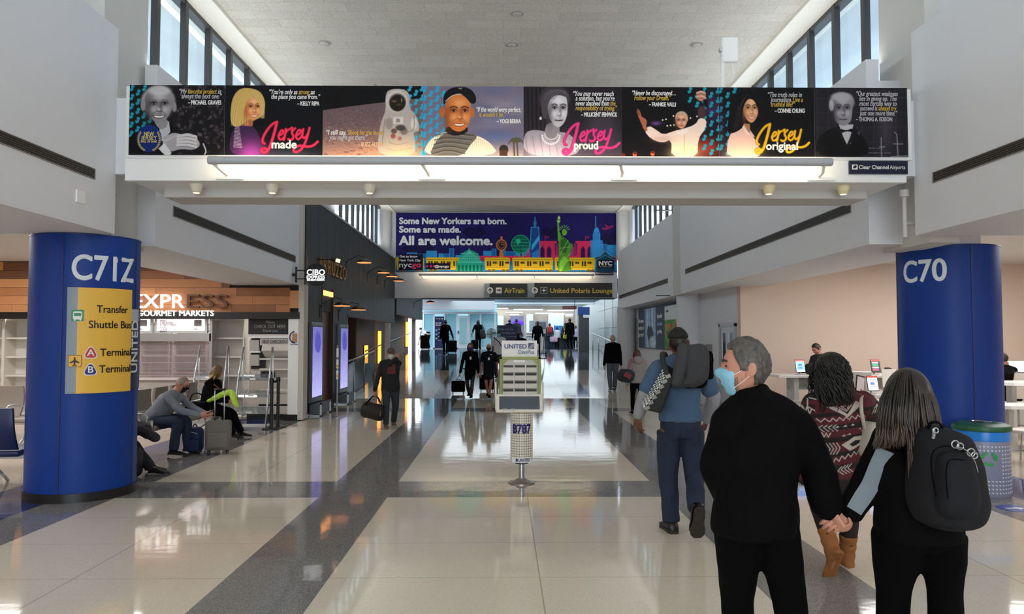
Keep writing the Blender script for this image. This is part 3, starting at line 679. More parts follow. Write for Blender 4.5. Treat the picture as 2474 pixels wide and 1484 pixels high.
menu(240, 368, 'backlit white menu board partly behind the UNITED strip of the pillar')
sh = thing('shop_shutter', 'clear roll-down shutter with steel header closing the shop counter', 'shutter', (Sx(420), YS+0.25, 0))
MB().box((Sx(240), YS+0.15, Sz(825)), (Sx(503), YS+0.4, Sz(806))).build('header', M_steel, sh)
MB().box((Sx(499), YS+0.15, 0), (Sx(506), YS+0.3, Sz(767))).build('side_rail', M_steel, sh)
MB().box((Sx(240), YS+0.27, 0.9), (Sx(499), YS+0.275, Sz(825))).build('curtain', glass('shutter plastic', '#cfc6ca', 0.12, 0.18), sh)
m = MB()
for k in range(9): m.box((Sx(240), YS+0.262, 0.95+k*0.14), (Sx(499), YS+0.283, 0.965+k*0.14))
m.build('curtain_rod', mat('shutter rod', '#a59ea0', 0.4), sh)
ct = thing('shop_counter', 'grey shop counter under the roll-down shutter', 'counter', (Sx(400), YS+0.5, 0))
MB().box((Sx(240), YS+0.3, 0), (Sx(499), YS+0.8, 0.86)).build('body', mat('counter grey', '#a39c96', 0.5), ct); MB().box((Sx(238), YS+0.24, 0.86), (Sx(500), YS+0.85, 0.9)).build('worktop', mat('counter top', '#cfc9c4', 0.4), ct)
shelving(250, 330, 'stock shelf unit behind the shutter, next to the pillar', y=YS+1.6); shelving(335, 410, 'stock shelf unit behind the left half of the visible shutter', y=YS+1.6); shelving(415, 500, 'stock shelf unit behind the right half of the visible shutter', y=YS+1.6)
# checkout bay
cb = thing('checkout_sign', 'black CHECK OUT HERE chalkboard panel hanging in the shop', 'sign', (Sx(644), YS+0.2, Sz(788)))
MB().box((Sx(592), YS+0.2, Sz(808)), (Sx(697), YS+0.24, Sz(766))).build('panel', M_black, cb)
m = MB().text('CHECK OUT HERE', 0.11, (Sx(645), YS+0.19, Sz(793)), align='CENTER', width=Sx(687)-Sx(611)); m.text('Please', 0.08, (Sx(645), YS+0.19, Sz(781)), align='CENTER', shear=0.3); m.text('Thank you', 0.08, (Sx(645), YS+0.19, Sz(802)), align='CENTER', shear=0.3)
m.build('lettering', mat('chalk', '#a9a8a6', 0.7), cb)
sc = thing('self_checkout', 'white self checkout bay with stepped shelves at the right end of the shop', 'checkout', (Sx(645), YS+0.4, 0))
MB().box((Sx(590), YS+0.24, Sz(817)), (Sx(697), YS+0.5, Sz(809))).build('lintel', M_white, sc)
MB().box((Sx(592), YS+0.45, 0.9), (Sx(697), YS+0.5, Sz(817))).build('back_panel', mat('bay back', '#cfc9c2', 0.5), sc)
MB().box((Sx(592), YS+0.4, Sz(893)), (Sx(627), YS+0.44, Sz(818))).build('dark_niche', M_black, sc)
MB().box((Sx(592), YS+0.3, Sz(850)), (Sx(615), YS+0.44, Sz(822))).build('scanner_box', mat('scanner', '#b8b4ae', 0.4), sc)
MB().box((Sx(592), YS+0.3, Sz(885)), (Sx(615), YS+0.44, Sz(858))).build('printer_box', _M['scanner'], sc)
MB().box((Sx(592), YS+0.28, Sz(853)), (Sx(618), YS+0.44, Sz(849))).build('small_shelf', M_white, sc)
MB().box((Sx(619), YS+0.26, Sz(835)), (Sx(697), YS+0.3, Sz(818))).build('name_plate', mat('plate grey', '#bdb9b4', 0.5), sc)
m = MB().text('SELF CHECKOUT', 0.11, (Sx(658), YS+0.25, Sz(830)), align='CENTER', width=Sx(691)-Sx(625), bold=0.01); m.build('lettering', mat('plate ink', '#54504e', 0.6), sc)
MB().cbox((Sx(662), YS+0.3, Sz(848)), (Sx(697)-Sx(627), 0.3, 0.16), rx=-0.5).build('slanted_tray', M_shelf, sc)
for pz in (868, 893, 915, 945, 980): MB().box((Sx(620), YS+0.2, Sz(pz)-0.02), (Sx(697), YS+0.5, Sz(pz)+0.015)).build('shelf', M_shelf, sc)
MB().box((Sx(592), YS+0.2, 0.02), (Sx(697), YS+0.55, 0.55)).build('base_cabinet', mat('bay front', '#c8beb3', 0.5), sc)
MB().box((Sx(592), YS+0.18, 0), (Sx(697), YS+0.3, 0.12)).build('plinth', M_black, sc)
MB().cbox((Sx(645), YS+0.1, Sz(905)), (0.3, 0.06, 0.12), rx=0.4).build('terminal_screen', M_black, sc)
# round hanging shop sign on a bracket
hs = thing('round_hanging_sign', 'round black CIBO EXPRESS sign on a bracket beside the charcoal facade', 'sign', (W(765, 664, 15.9)))
yb = 15.9; c = W(765, 664, yb)
MB().lathe([(0.225, -0.06), (0.235, -0.05), (0.235, 0.05), (0.225, 0.06)], c, 48, axis='y').build('disc', M_black, hs, smooth=40)
m = MB().text('CIBO', 0.17, (c.x, yb-0.065, c.z-0.01), align='CENTER', width=0.38, bold=0.012, depth=0.008); m.text('EXPRESS', 0.095, (c.x, yb-0.065, c.z-0.09), align='CENTER', width=0.38, bold=0.006, depth=0.008); m.text('GOURMET MARKETS', 0.045, (c.x, yb-0.065, c.z-0.135), align='CENTER', width=0.37, bold=0.01, depth=0.008)
m.build('lit_lettering', M_lit, hs)
x0 = W(716, 664, yb).x
m = MB()
for dz in (0.09, -0.09): m.box((x0, yb-0.012, c.z+dz-0.012), (c.x-0.2, yb+0.012, c.z+dz+0.012))
m.build('bracket_arm', M_black, hs); MB().box((x0-0.02, yb-0.02, c.z-0.17), (x0+0.015, yb+0.02, c.z+0.17)).box((-4.7, yb+0.0, c.z-0.03), (x0, yb+0.02, c.z+0.03)).build('wall_plate', M_black, hs)

# ================================================================ gate seating (left)
M_seat = mat('taupe leather', '#8d8279', 0.45); M_seatb = mat('blue leather', '#182c58', 0.4); M_cup = M_steel
def seat_bank(name, label, loc, rz, n, mp, pitch=0.62):
    """n seats on a beam, local +y is the way they face"""
    t = thing(name, label, 'seating', loc, rz)
    for i in range(n):
        x = (i-(n-1)/2)*pitch
        m = MB().rbox((x, 0.06, 0.42), (0.52, 0.5, 0.08), 0.035, rx=0.05); m.build('seat', mp, t, smooth=50, world=False)
        R = []
        for k in range(9):
            q = k/8; z = 0.46+0.5*q; y = -0.2-0.10*q-0.05*math.sin(q*PI); hw = 0.25-0.02*q**4; th = 0.035
            R.append([Vector((x+hw*c_, y+th*s_, z)) for c_, s_ in ((-1, -.6), (-.8, -1), (.8, -1), (1, -.6), (1, .6), (.8, 1), (-.8, 1), (-1, .6))])
        MB().rings(R).build('backrest', mp, t, smooth=50, world=False)
        MB().lathe([(0.045, 0), (0.05, 0.1), (0.044, 0.1), (0.04, 0.02)], (x+pitch/2, 0.26, 0.46), 16).build('cup_holder', M_cup, t, smooth=40, world=False)
        MB().tube([(x-pitch/2+0.02, -0.22, 0.62), (x-pitch/2+0.02, 0.0, 0.66), (x-pitch/2+0.02, 0.17, 0.66), (x-pitch/2+0.02, 0.22, 0.62), (x-pitch/2+0.02, 0.2, 0.5), (x-pitch/2+0.02, 0.1, 0.44)], 0.014, 8).build('armrest', M_alu, t, smooth=True, world=False)
    L = n*pitch/2
    MB().box((-L, -0.05, 0.33), (L, 0.03, 0.38)).build('beam', M_alu, t, world=False)
    for s in (-1, 1):
        MB().tube([(s*(L-0.4), 0, 0.36), (s*(L-0.4), 0.0, 0.2), (s*(L-0.4), -0.28, 0.015)], 0.02, 8).tube([(s*(L-0.4), 0, 0.22), (s*(L-0.4), 0.28, 0.015)], 0.02, 8).build('leg', M_alu, t, smooth=True, world=False)
    return t
seat_bank('seat_bank', 'bank of taupe gate seats the grey shirted man sits in, right of the blue pillar', (-5.5, 12.14, 0), -PI/2, 7, M_seat)
seat_bank('seat_bank', 'bank of taupe gate seats facing out left of the C71Z pillar', (-8.5, 12.7, 0), PI, 3, M_seat)
seat_bank('seat_bank', 'bank of navy blue gate seats seen from behind at the left edge', (-6.36, 9.15, 0), 0.12, 2, M_seatb)
# magazine racks and belt posts in front of the shop
def rack(px, py, hh, label):
    p = F(px, py); t = thing('literature_rack', label, 'rack', p); wd = 0.62
    for s in (-1, 1):
        MB().tube([(p.x+s*wd/2, p.y-0.12, 0.02), (p.x+s*wd/2, p.y-0.02, 0.5), (p.x+s*wd/2, p.y+0.1, 1.0), (p.x+s*wd/2-0.02*s, p.y+0.32, hh)], 0.02, 8).tube([(p.x+s*wd/2, p.y+0.35, 0.02), (p.x+s*wd/2, p.y+0.32, hh)], 0.012, 6).build('side_frame', M_alu, t, smooth=True)
    MB().box((p.x-wd/2, p.y-0.15, 0.0), (p.x+wd/2, p.y+0.38, 0.04)).build('base', M_alu, t)
    for k in range(3):
        z = 0.35+k*0.32; y = p.y-0.03+0.1*k
        MB().cbox((p.x, y+0.02, z), (wd, 0.3, 0.012), rx=0.35).build('shelf', glass('acrylic', '#dfe6e8', 0.15, 0.1), t)
        m = MB(); pts = [(p.x-wd/2+wd*j/24, y-0.12, z+0.05+0.05*abs(math.sin(j*PI/4))) for j in range(25)]; m.tube(pts, 0.005, 5); m.build('wire_lip', M_steel, t)
        MB().box((p.x-0.06, y-0.14, z-0.04), (p.x+0.05, y-0.135, z+0.0)).build('price_tag', M_white, t)
rack(608, 1035, 1.6, 'clear acrylic magazine rack with curved frame before the self checkout'); rack(500, 1027, 1.62, 'magazine rack mostly hidden behind the sitting woman')
def post(px, py, label):
    p = F(px, py); t = thing('belt_post', label, 'belt post', p, group=None)
    MB().lathe([(0.18, 0), (0.18, 0.015), (0.05, 0.035)], p, 24).build('base', M_black, t, smooth=40)
    MB().lathe([(0.032, 0.02), (0.032, 0.9)], p, 14).build('tube', M_black, t, smooth=40); MB().lathe([(0.04, 0.9), (0.042, 0.99), (0.03, 1.0)], p, 14).build('head', M_black, t, smooth=40)
    return p
pa = post(655, 1037, 'black retractable belt post, the nearer of the pair by the magazine rack'); pb = post(671, 1033, 'black retractable belt post, the farther of the pair by the magazine rack')
m = MB(); pts = [pa+(pb-pa)*k/6+Vector((0, 0, 0.95-0.03*math.sin(PI*k/6))) for k in range(7)]
m.rings([[q+Vector((0, 0.003, 0.024)), q+Vector((0, -0.003, 0.024)), q+Vector((0, -0.003, -0.024)), q+Vector((0, 0.003, -0.024))] for q in pts]); tag(m.build('belt', M_black), 'short black belt strung between the two belt posts', 'belt')
# ================================================================ portrait banner on beam 1 (all art in picture pixels of the banner)
YB = 8.19
def Bp(px, py, y=YB): return W(px, py, y)
BL, BR_, BT, BB = 312, 2193, 209, 377.5
banner = thing('portrait_banner', 'long printed banner with eight portrait panels across the near white beam', 'banner', Bp(1252, 377, 8.2))
MB().box((Bp(309, 0).x, 8.2, Bp(0, 380).z), (Bp(2196, 0).x, 8.3, Bp(0, 206.5).z)).build('frame', mat('banner frame', '#e9e9e7', 0.4), banner)
TEAL = '#1795a8'
def states(c, pts, col=TEAL, s=1.0):
    for x, y in pts:
        S = [(-3, -9), (4, -8), (6, -5), (3, -1), (6, 4), (3, 9), (-1, 12), (-5, 8), (-7, 5), (-2, 2), (-5, -2), (-5, -6)]
        c.poly([(x+(a*0.93-b*0.36)*s*0.82, y+(a*0.36+b*0.93)*s*0.82) for a, b in S], col)
def grid(x0, x1, y0, y1, dx=17, dy=25):
    r = []; k = 0; x = x0
    while x <= x1:
        y = y0 + (k % 2)*dy*0.5
        while y <= y1: r.append((x, y)); y += dy
        x += dx; k += 1
    return r
def face(c, x, y, w, h, skin, hi, lo, lip, eye='#1c1412', yaw=0.0, tilt=0.0, smile=0.5, teeth=False, brow='#3a2a20', jaw=0.72):
    """soft painted head: w,h half sizes; yaw shifts the features"""
    f = yaw*w*0.35
    c.poly([(x-w*0.95, y-h*0.25), (x-w*0.8, y-h*0.8), (x, y-h), (x+w*0.8, y-h*0.8), (x+w*0.95, y-h*0.25), (x+w*0.88+f*0.2, y+h*0.3), (x+w*jaw*0.75+f*0.4, y+h*0.75), (x+f*0.6, y+h), (x-w*jaw*0.75+f*0.4, y+h*0.75), (x-w*0.88+f*0.2, y+h*0.3)], skin, smooth=3)
    c.glow(x-w*0.75*(1 if yaw >= 0 else -1), y+h*0.2, w*0.35, h*0.7, lo, 0.75); c.glow(x+f, y-h*0.45, w*0.5, h*0.25, hi, 0.6)
    for s in (-1, 1):
        c.glow(x+f+s*w*0.42, y+h*0.22, w*0.28, h*0.2, hi, 0.55)
        c.glow(x+f+s*w*0.40, y-h*0.13, w*0.28, h*0.12, lo, 1.0)
        c.ell(x+f+s*w*0.40, y-h*0.10, w*0.155, h*0.042, '#d8d0ca', 0.5, 0.65); c.ell(x+f+s*w*0.40, y-h*0.10, w*0.085, h*0.06, eye, 0.4)
        c.line([(x+f+s*w*0.20, y-h*0.13), (x+f+s*w*0.4, y-h*0.17), (x+f+s*w*0.6, y-h*0.10)], h*0.035, eye, 0.8, 2)
        c.line([(x+f+s*w*0.16, y-h*0.25), (x+f+s*w*0.40, y-h*0.33), (x+f+s*w*0.66, y-h*0.24)], h*0.06, brow, 0.8, 2)
    c.glow(x+f*1.2+w*0.10, y+h*0.12, w*0.13, h*0.3, lo, 0.6); c.glow(x+f*1.3, y+h*0.22, w*0.12, h*0.10, hi, 0.7); c.line([(x+f*1.25-w*0.16, y+h*0.28), (x+f*1.25, y+h*0.33), (x+f*1.25+w*0.16, y+h*0.28)], h*0.04, lo, 0.9, 2)
    mw = w*(0.34+0.14*smile); my = y+h*0.56
    if teeth:
        c.poly([(x+f-mw, my-h*0.06*smile), (x+f, my), (x+f+mw, my-h*0.06*smile), (x+f+mw*0.6, my+h*0.10), (x+f, my+h*0.14), (x+f-mw*0.6, my+h*0.10)], lip, smooth=2)
        c.poly([(x+f-mw*0.85, my-h*0.03*smile), (x+f, my+h*0.02), (x+f+mw*0.85, my-h*0.03*smile), (x+f+mw*0.5, my+h*0.075), (x+f, my+h*0.095), (x+f-mw*0.5, my+h*0.075)], '#f4efe8', smooth=2)
    else:
        c.line([(x+f-mw, my-h*0.05*smile), (x+f, my+h*0.03), (x+f+mw, my-h*0.05*smile)], h*0.07, lip, 0.95, 2)
    for s in (-1, 1): c.line([(x+f+s*w*0.2, y+h*0.3), (x+f+s*w*0.5, y+h*0.45), (x+f+s*w*0.55, y+h*0.62)], h*0.025, lo, 0.6*max(smile, 0.2), 2)
def jersey(c, ox, oy, col, edge, k=1.0):
    J = lambda pts: [(ox+a*k, oy+b*k) for a, b in pts]
    st = [([(38, 1), (26, 6), (12, 24), (4, 40), (4, 51), (9, 53)], 5), ([(38, 1), (34, 20), (27, 45), (21, 64), (12, 75), (3, 74), (1, 67), (8, 63), (14, 67)], 6),
          ([(42, 34), (52, 30), (55, 22), (50, 20), (44, 28), (42, 38), (46, 44), (53, 41), (57, 35)], 4.2),
          ([(60, 18), (59, 28), (55, 44)], 4.6), ([(59, 28), (64, 20), (70, 18)], 4.2),
          ([(82, 16), (76, 22), (74, 28), (79, 34), (77, 42), (69, 45), (66, 42)], 4.4), ([(70, 18), (76, 12), (74, 22)], 3),
          ([(85, 33), (94, 29), (97, 21), (92, 19), (86, 27), (84, 37), (88, 43), (95, 40), (99, 33)], 4.2),
          ([(102, 18), (99, 32), (102, 40), (109, 37), (114, 28)], 4.6), ([(117, 15), (112, 36), (105, 56), (96, 69), (84, 74), (78, 70), (82, 61), (96, 57), (114, 61), (128, 57), (137, 48)], 4.8)]
    for col_, ex in ((edge, 2.2), (col, 0)):
        for p, wd in st: c.line(J(p), (wd+ex)*k, col_, 1, 3)
def sheetify(c, nm='printed_panel'):
    x0, x1, y0, y1 = c.ox, c.ox+c.w/c.k, c.oy, c.oy+c.h/c.k; a, b, d = Bp(x0, y0, YB), Bp(x1, y0, YB), Bp(x0, y1, YB)
    a = Vector((Bp(x0, 290).x, YB, Bp(1252, y0).z)); ux = (Bp(x1, 290).x-a.x, 0, 0); uy = (0, 0, Bp(1252, y1).z-a.z)
    return c.sheet(nm, M_print, banner, a, ux, uy)
M_gold = mat('print gold', '#c9a43a', 0.4); M_pale = mat('print white', '#eceae8', 0.4); M_paled = mat('print grey', '#b9b7bb', 0.4)
def quote(panel, lines, parent_m=M_pale):
    """lines: (text, left px, right px, baseline py, material, italic)"""
    by = {}
    for txt, l, r, yb, mm, it in lines:
        mb = by.setdefault(mm.name, (MB(), mm))[0]
        mb.text(txt, 0.078 if it else 0.066, (Bp(l, 290).x, YB-0.001, Bp(1252, yb).z), width=Bp(r, 290).x-Bp(l, 290).x, bold=0.016 if it else 0.03, shear=0.22 if it else 0, depth=0.0015)
    for mb, mm in by.values(): mb.build('lettering', mm, panel)
SS = 1.25
PX = [312, 543, 780, 1022, 1265, 1502, 1737, 1968, 2193]
def canv(i, bg): return Canvas(PX[i+1]-PX[i], BB-BT, bg, SS, PX[i], BT)
R_ = random.Random(5)
# 0: silver haired man, folded hands
c = canv(0, '#151216')
for _ in range(190):
    x, y, s = R_.uniform(425, 545), R_.uniform(212, 378), R_.uniform(3, 8); g = R_.choice(('#2c262a', '#3a3338', '#4a4248', '#221d21', '#5a5056'))
    a = R_.uniform(0, 6); c.poly([(x+s*math.cos(a), y+s*math.sin(a)), (x+s*0.6*math.cos(a+1.6), y+s*0.6*math.sin(a+1.6)), (x-s*math.cos(a), y-s*math.sin(a)), (x+s*0.6*math.cos(a-1.6), y+s*0.6*math.sin(a-1.6))], g, 0.8)
states(c, grid(318, 372, 216, 330, 15, 22))
c.poly([(312, 378), (312, 330), (345, 316), (372, 306), (410, 300), (440, 322), (450, 378)], '#0b090c', smooth=2)
c.poly([(388, 300), (408, 296), (412, 322), (392, 345), (384, 330)], '#b9b7ba'); c.poly([(372, 290), (404, 288), (406, 308), (390, 318), (376, 306)], '#8f8a8c', smooth=1)
c.ell(381, 247, 41, 35, '#a8a4a8', 0.2); c.ell(383, 255, 35, 40, '#6d686b', 0.3)
face(c, 384, 258, 33, 46, '#8a8587', '#d2cfd0', '#3a3538', '#3a3438', smile=1.25, teeth=True, brow='#77727a')
c.ell(384, 222, 27, 12, '#c9c5c6', 0.5, 0.8); c.ell(345, 258, 6, 14, '#8d888b', 0.3); c.ell(421, 262, 5, 12, '#8d888b', 0.3)
for k in range(4):
    c.line([(398, 352-k*5), (428, 336-k*4), (456+k*3, 326+k*8), (474, 338+k*6)], 8, ('#bdb8ba', '#a9a4a6')[k % 2], 1, 2)
c.poly([(398, 350), (430, 328), (470, 330), (488, 352), (470, 366), (436, 362), (412, 372)], '#a39ea1', smooth=2)
for k in range(4): c.line([(430, 332+k*7), (452, 328+k*8), (474, 333+k*8)], 6.5, '#c9c5c7', 1, 2); c.line([(432, 336+k*7), (454, 332+k*8), (472, 337+k*8)], 1.2, '#5a5458', 0.8, 2)
c.poly([(384, 362), (398, 348), (416, 372), (412, 378), (400, 378)], '#d6d4d6'); c.line([(492, 350), (500, 368), (494, 378)], 3, '#cfcdcf', 1, 1); c.poly([(440, 378), (488, 356), (496, 378)], '#151317')
c.ell(361, 338, 30, 33, '#10286e', 0.02); c.ell(361, 338, 27.5, 30.5, '#1c3c8c', 0.02); c.ell(361, 338, 26.5, 29.5, '#10286e', 0.02)
for s in (-1, 1):
    for k in range(11):
        a = PI/2+s*(0.45+1.75*k/10); c.ell(361+26*math.cos(a), 340+28*math.sin(a), 3.3, 1.7, '#c2ad55', 0.3, 1, a+0.6*s)
p0 = sheetify(c)
quote(p0, [('“My', 432, 450, 229.5, M_paled, 1), ('favorite project', 453, 523, 229.5, M_gold, 1), ('is', 526, 534, 229.5, M_paled, 1), ('always the next one.”', 438, 535, 241, M_paled, 1), ('– MICHAEL GRAVES', 454, 534, 255.5, M_pale, 0)])
mb = MB()
for txt, hw, yb, sz in (('NEW', 12, 331, 0.062), ('JERSEY', 19, 340.5, 0.062), ('HALL OF FAME', 19, 347.5, 0.034)):
    mb.text(txt, sz, (Bp(361, 290).x, YB-0.001, Bp(1252, yb).z), align='CENTER', width=Bp(361+hw, 290).x-Bp(361-hw, 290).x, bold=0.02, depth=0.0015)
mb.build('badge_lettering', mat('badge gold', '#d6c46a', 0.4), p0)
# 1: fair haired woman
c = canv(1, '#0c0c12')
c.glow(690, 380, 90, 22, '#4c5664', 0.6)
c.poly([(556, 378), (556, 330), (572, 306), (600, 300), (622, 318), (634, 350), (636, 378)], '#3a2048', smooth=2); c.glow(608, 372, 34, 32, '#c04ab0', 0.8)
for k in range(16): c.line([(568-k*0.2, 306+k*3.4), (578+k*0.5, 308+k*3.4)], 1.3, '#e4d0d0', 0.9)
c.poly([(590, 290), (612, 292), (610, 308), (590, 306)], '#b0663c')
c.poly([(598, 214), (575, 218), (560, 240), (556, 275), (558, 300), (566, 310), (584, 306), (598, 290), (626, 292), (640, 268), (640, 245), (628, 222)], '#cda85e', smooth=2)
for k in range(22):
    x = 560+k*1.9; c.line([(596, 218), (572+k*1.2, 240), (x, 270), (x-1, 306)], 1.2, ('#ecd392', '#a47c3c', '#d9b972')[k % 3], 0.7, 2)
face(c, 610, 263, 21, 33, '#e0935c', '#ffd09a', '#a5592e', '#c44a44', yaw=0.5, smile=0.8, teeth=True, brow='#7a4a28')
c.poly([(592, 218), (612, 216), (632, 232), (640, 262), (634, 290), (630, 262), (618, 240), (600, 240), (588, 268), (584, 300), (572, 306), (574, 250)], '#d2ac62', smooth=2)
for k in range(9): c.line([(606, 222), (620+k*2, 240), (633+k*0.8, 268), (630+k, 288)], 1.1, ('#f0d898', '#a98244', '#dcbc76')[k % 3], 0.8, 2)
jersey(c, 631, 296, '#ee3358', '#9c1030')
p1 = sheetify(c)
quote(p1, [('“You’re only as', 650, 718, 230, M_pale, 1), ('strong', 721, 747, 230, M_gold, 1), ('as', 750, 760, 230, M_pale, 1), ('the place you came from.”', 655, 773, 241.5, M_pale, 1), ('– KELLY RIPA', 718, 771, 257, M_pale, 0)])
MB().text('made', 0.128, (Bp(658, 290).x, YB-0.0015, Bp(1252, 360).z), width=Bp(717, 290).x-Bp(658, 290).x, bold=0.04, depth=0.003).build('slogan', M_pale, p1)
# 2: moon walker
c = canv(2, '#0a090b')
c.poly([(780, 268), (850, 258), (930, 248), (1022, 238), (1022, 380), (780, 380)], '#6b575c')
c.glow(900, 385, 170, 55, '#c98f74', 0.85)
for _ in range(260):
    x, y = R_.uniform(780, 1022), R_.uniform(262, 378); s = R_.uniform(1, 5)*(0.5+(y-250)/130); c.ell(x, y, s, s*0.25, R_.choice(('#3d3034', '#8f7a78', '#55454a', '#a88c84')), 0.5, 0.55)
c.noise(0.12, 3, 1.5, (780, 262, 1022, 380), 3)
states(c, [p for p in grid(990, 1024, 214, 370, 15, 22) if p[0] > 985 and p[1] > 100], '#2aa0c0')
c.poly([(930, 226), (945, 216), (978, 216), (990, 230), (988, 262), (1004, 278), (1014, 305), (1012, 320), (998, 318), (1004, 345), (1002, 378), (912, 378), (914, 330), (922, 290), (932, 270)], '#b5aaa4', smooth=2)
c.ell(958, 246, 26, 27, '#c9c0ba', 0.1); c.ell(960, 249, 21, 22, '#6c6054', 0.08); c.ell(960, 250, 18.5, 19.5, '#1f1811', 0.1)
for x, y, rx, ry, col in ((952, 246, 7, 3, '#6b5630'), (970, 243, 1.5, 6, '#9c8a5c'), (962, 254, 8, 3, '#4d3d22'), (958, 251, 1.2, 6, '#0d0a07')): c.ell(x, y, rx, ry, col, 0.5, 0.9)
c.rect(950, 284, 974, 300, '#d5cdc6'); c.rect(957, 288, 966, 297, '#8d857f')
for x, y, rx, ry, col in ((952, 318, 7, 6, '#57423c'), (950, 330, 6, 6, '#8f3f34'), (976, 318, 9, 9, '#6e6560'), (968, 310, 12, 7, '#3f3733'), (966, 336, 5, 5, '#a8584c'), (940, 300, 9, 14, '#928781'), (1000, 300, 8, 14, '#d9d1ca')): c.ell(x, y, rx, ry, col, 0.4, 0.9)
for pts in ([(930, 290), (926, 320), (924, 350)], [(1000, 280), (1002, 310), (992, 320), (970, 320)], [(940, 345), (960, 352), (985, 345)], [(934, 360), (960, 366), (996, 358)]): c.line(pts, 2, '#7f746e', 0.8, 2)
c.glow(970, 372, 50, 30, '#f0c89a', 0.7)
p2 = sheetify(c)
quote(p2, [('“I still say,', 789, 837, 327, M_pale, 1), ('‘Shoot for the moon;', 840, 929, 327, M_gold, 1), ('you might get there’”', 796, 889, 339, M_paled, 1), ('– BUZZ ALDRIN', 866, 929, 355, mat('print tan', '#d8b08a', 0.4), 0)])
# 3: ball player
c = canv(3, '#766d80')
for _ in range(40):
    c.glow(R_.uniform(1060, 1265), R_.uniform(215, 378), R_.uniform(14, 40), R_.uniform(5, 14), R_.choice(('#8d8494', '#64607a', '#a79aa2', '#5d6690')), 0.5)
c.glow(1200, 330, 60, 18, '#4b5f98', 0.6); c.glow(1230, 380, 70, 24, '#c9b0a8', 0.7)
states(c, grid(1026, 1072, 216, 372, 15, 22), '#2aa0d0')
for x in (1257, 1249): c.line([(x-6, 378), (x-8, 345)], 4, '#54443c')
for k in range(14):
    a = -PI*k/13; c.line([(1247, 345), (1247+13*math.cos(a), 341+10*math.sin(a)), (1247+19*math.cos(a), 349+13*math.sin(a))], 2, ('#4a4436', '#5f5a40')[k % 2], 1, 2)
c.ell(1217, 362, 11, 12, '#2b2624', 0.1); c.rect(1207, 362, 1226, 378, '#4a3024')
c.poly([(1022, 378), (1032, 345), (1062, 322), (1100, 318), (1150, 326), (1186, 345), (1206, 378)], '#efe2c8', smooth=2)
for k in range(14): c.line([(1130+k*5, 322+k*2.4), (1132+k*5.5, 378)], 0.9, '#9c9488', 0.8)
for k in range(5): c.line([(1034+k*6, 346-k*5), (1026+k*6, 378)], 0.9, '#9c9488', 0.8)
c.poly([(1070, 322), (1100, 326), (1140, 320), (1156, 330), (1136, 350), (1118, 380), (1036, 380), (1048, 350)], '#67625e', smooth=2)
for k in range(5): c.line([(1044+k*2, 372-k*11), (1082, 362-k*10), (1124+k*5, 372-k*11)], 2, '#3a3634', 0.9, 1); c.line([(1044+k*2, 375-k*11), (1082, 365-k*10), (1124+k*5, 375-k*11)], 1.4, '#8d8782', 0.8, 1)
c.poly([(1078, 305), (1130, 305), (1130, 322), (1100, 330), (1076, 322)], '#1a1714', smooth=1)
face(c, 1106, 273, 34, 49, '#d3773a', '#ffb878', '#8a4520', '#8e3a2c', yaw=0.3, smile=1.0, teeth=True, brow='#2a1a12', jaw=0.85)
c.ell(1068, 272, 6, 13, '#b8642e', 0.3); c.ell(1141, 274, 5, 12, '#c06c34', 0.3)
c.poly([(1070, 250), (1072, 228), (1086, 214), (1112, 209), (1136, 214), (1150, 232), (1150, 250), (1138, 252), (1130, 236), (1108, 226), (1086, 234), (1074, 254)], '#0e0d10', smooth=2)
c.line([(1076, 246), (1090, 232), (1112, 226), (1132, 238)], 1.6, '#d8d2cc', 1, 2); c.poly([(1108, 224), (1136, 228), (1152, 240), (1146, 252), (1136, 250), (1128, 238)], '#141216', smooth=2)
c.line([(1108, 213), (1112, 216), (1116, 213)], 1.4, '#d8d2cc')
p3 = sheetify(c)
quote(p3, [('“If the world were perfect,', 1151, 1258, 270.5, M_pale, 1), ('it wouldn’t be.”', 1158, 1222, 283, M_gold, 1), ('– YOGI BERRA', 1200, 1258, 298, M_pale, 0)])
# 4: woman with pearls, black and white
c = canv(4, '#221d22')
for k in range(10): c.line([(1270+k*5, 212), (1272+k*5, 320)], 3, ('#2e282d', '#18141a')[k % 2])
for x in (1440, 1470): c.glow(x, 300, 22, 40, '#463e48', 0.7); 
c.glow(1420, 380, 120, 60, '#5d5064', 0.7)
c.poly([(1265, 378), (1265, 322), (1290, 312), (1325, 320), (1370, 318), (1392, 340), (1402, 378)], '#a097a4', smooth=2); c.glow(1310, 372, 60, 30, '#e8d0e0', 0.7)
for k in range(12): c.line([(1268+k*9, 322+(k % 3)*4), (1276+k*9, 378)], 1.6, ('#7d7484', '#c0b6c2')[k % 2], 0.6)
c.poly([(1322, 295), (1352, 300), (1352, 330), (1334, 345), (1314, 322)], '#8f888f', smooth=1)
for k in range(13):
    a = PI*k/12; c.ell(1331-21*math.cos(a), 328+20*math.sin(a), 2.3, 2.3, '#f0eaf0', 0.3); c.ell(1332-16*math.cos(a), 324+13*math.sin(a), 2, 2, '#d8d0d8', 0.3)
c.ell(1340, 240, 38, 34, '#3c363b', 0.15); face(c, 1347, 265, 26, 45, '#c4bec3', '#f4f0f2', '#544e54', '#4a4248', yaw=0.35, smile=0.0, brow='#2a252a')
c.poly([(1308, 268), (1306, 238), (1322, 217), (1350, 213), (1372, 222), (1376, 238), (1352, 228), (1332, 234), (1322, 256), (1322, 290), (1312, 285)], '#4b444a', smooth=2)
for k in range(8): c.line([(1316+k*3, 240), (1328+k*4, 220), (1352+k*2, 216), (1374, 232)], 1, ('#8b848a', '#2c272b')[k % 2], 0.8, 2)
c.ell(1306, 286, 3, 4, '#e0d8de', 0.3)
jersey(c, 1359, 297, '#e63a86', '#a01a58')
p4 = sheetify(c)
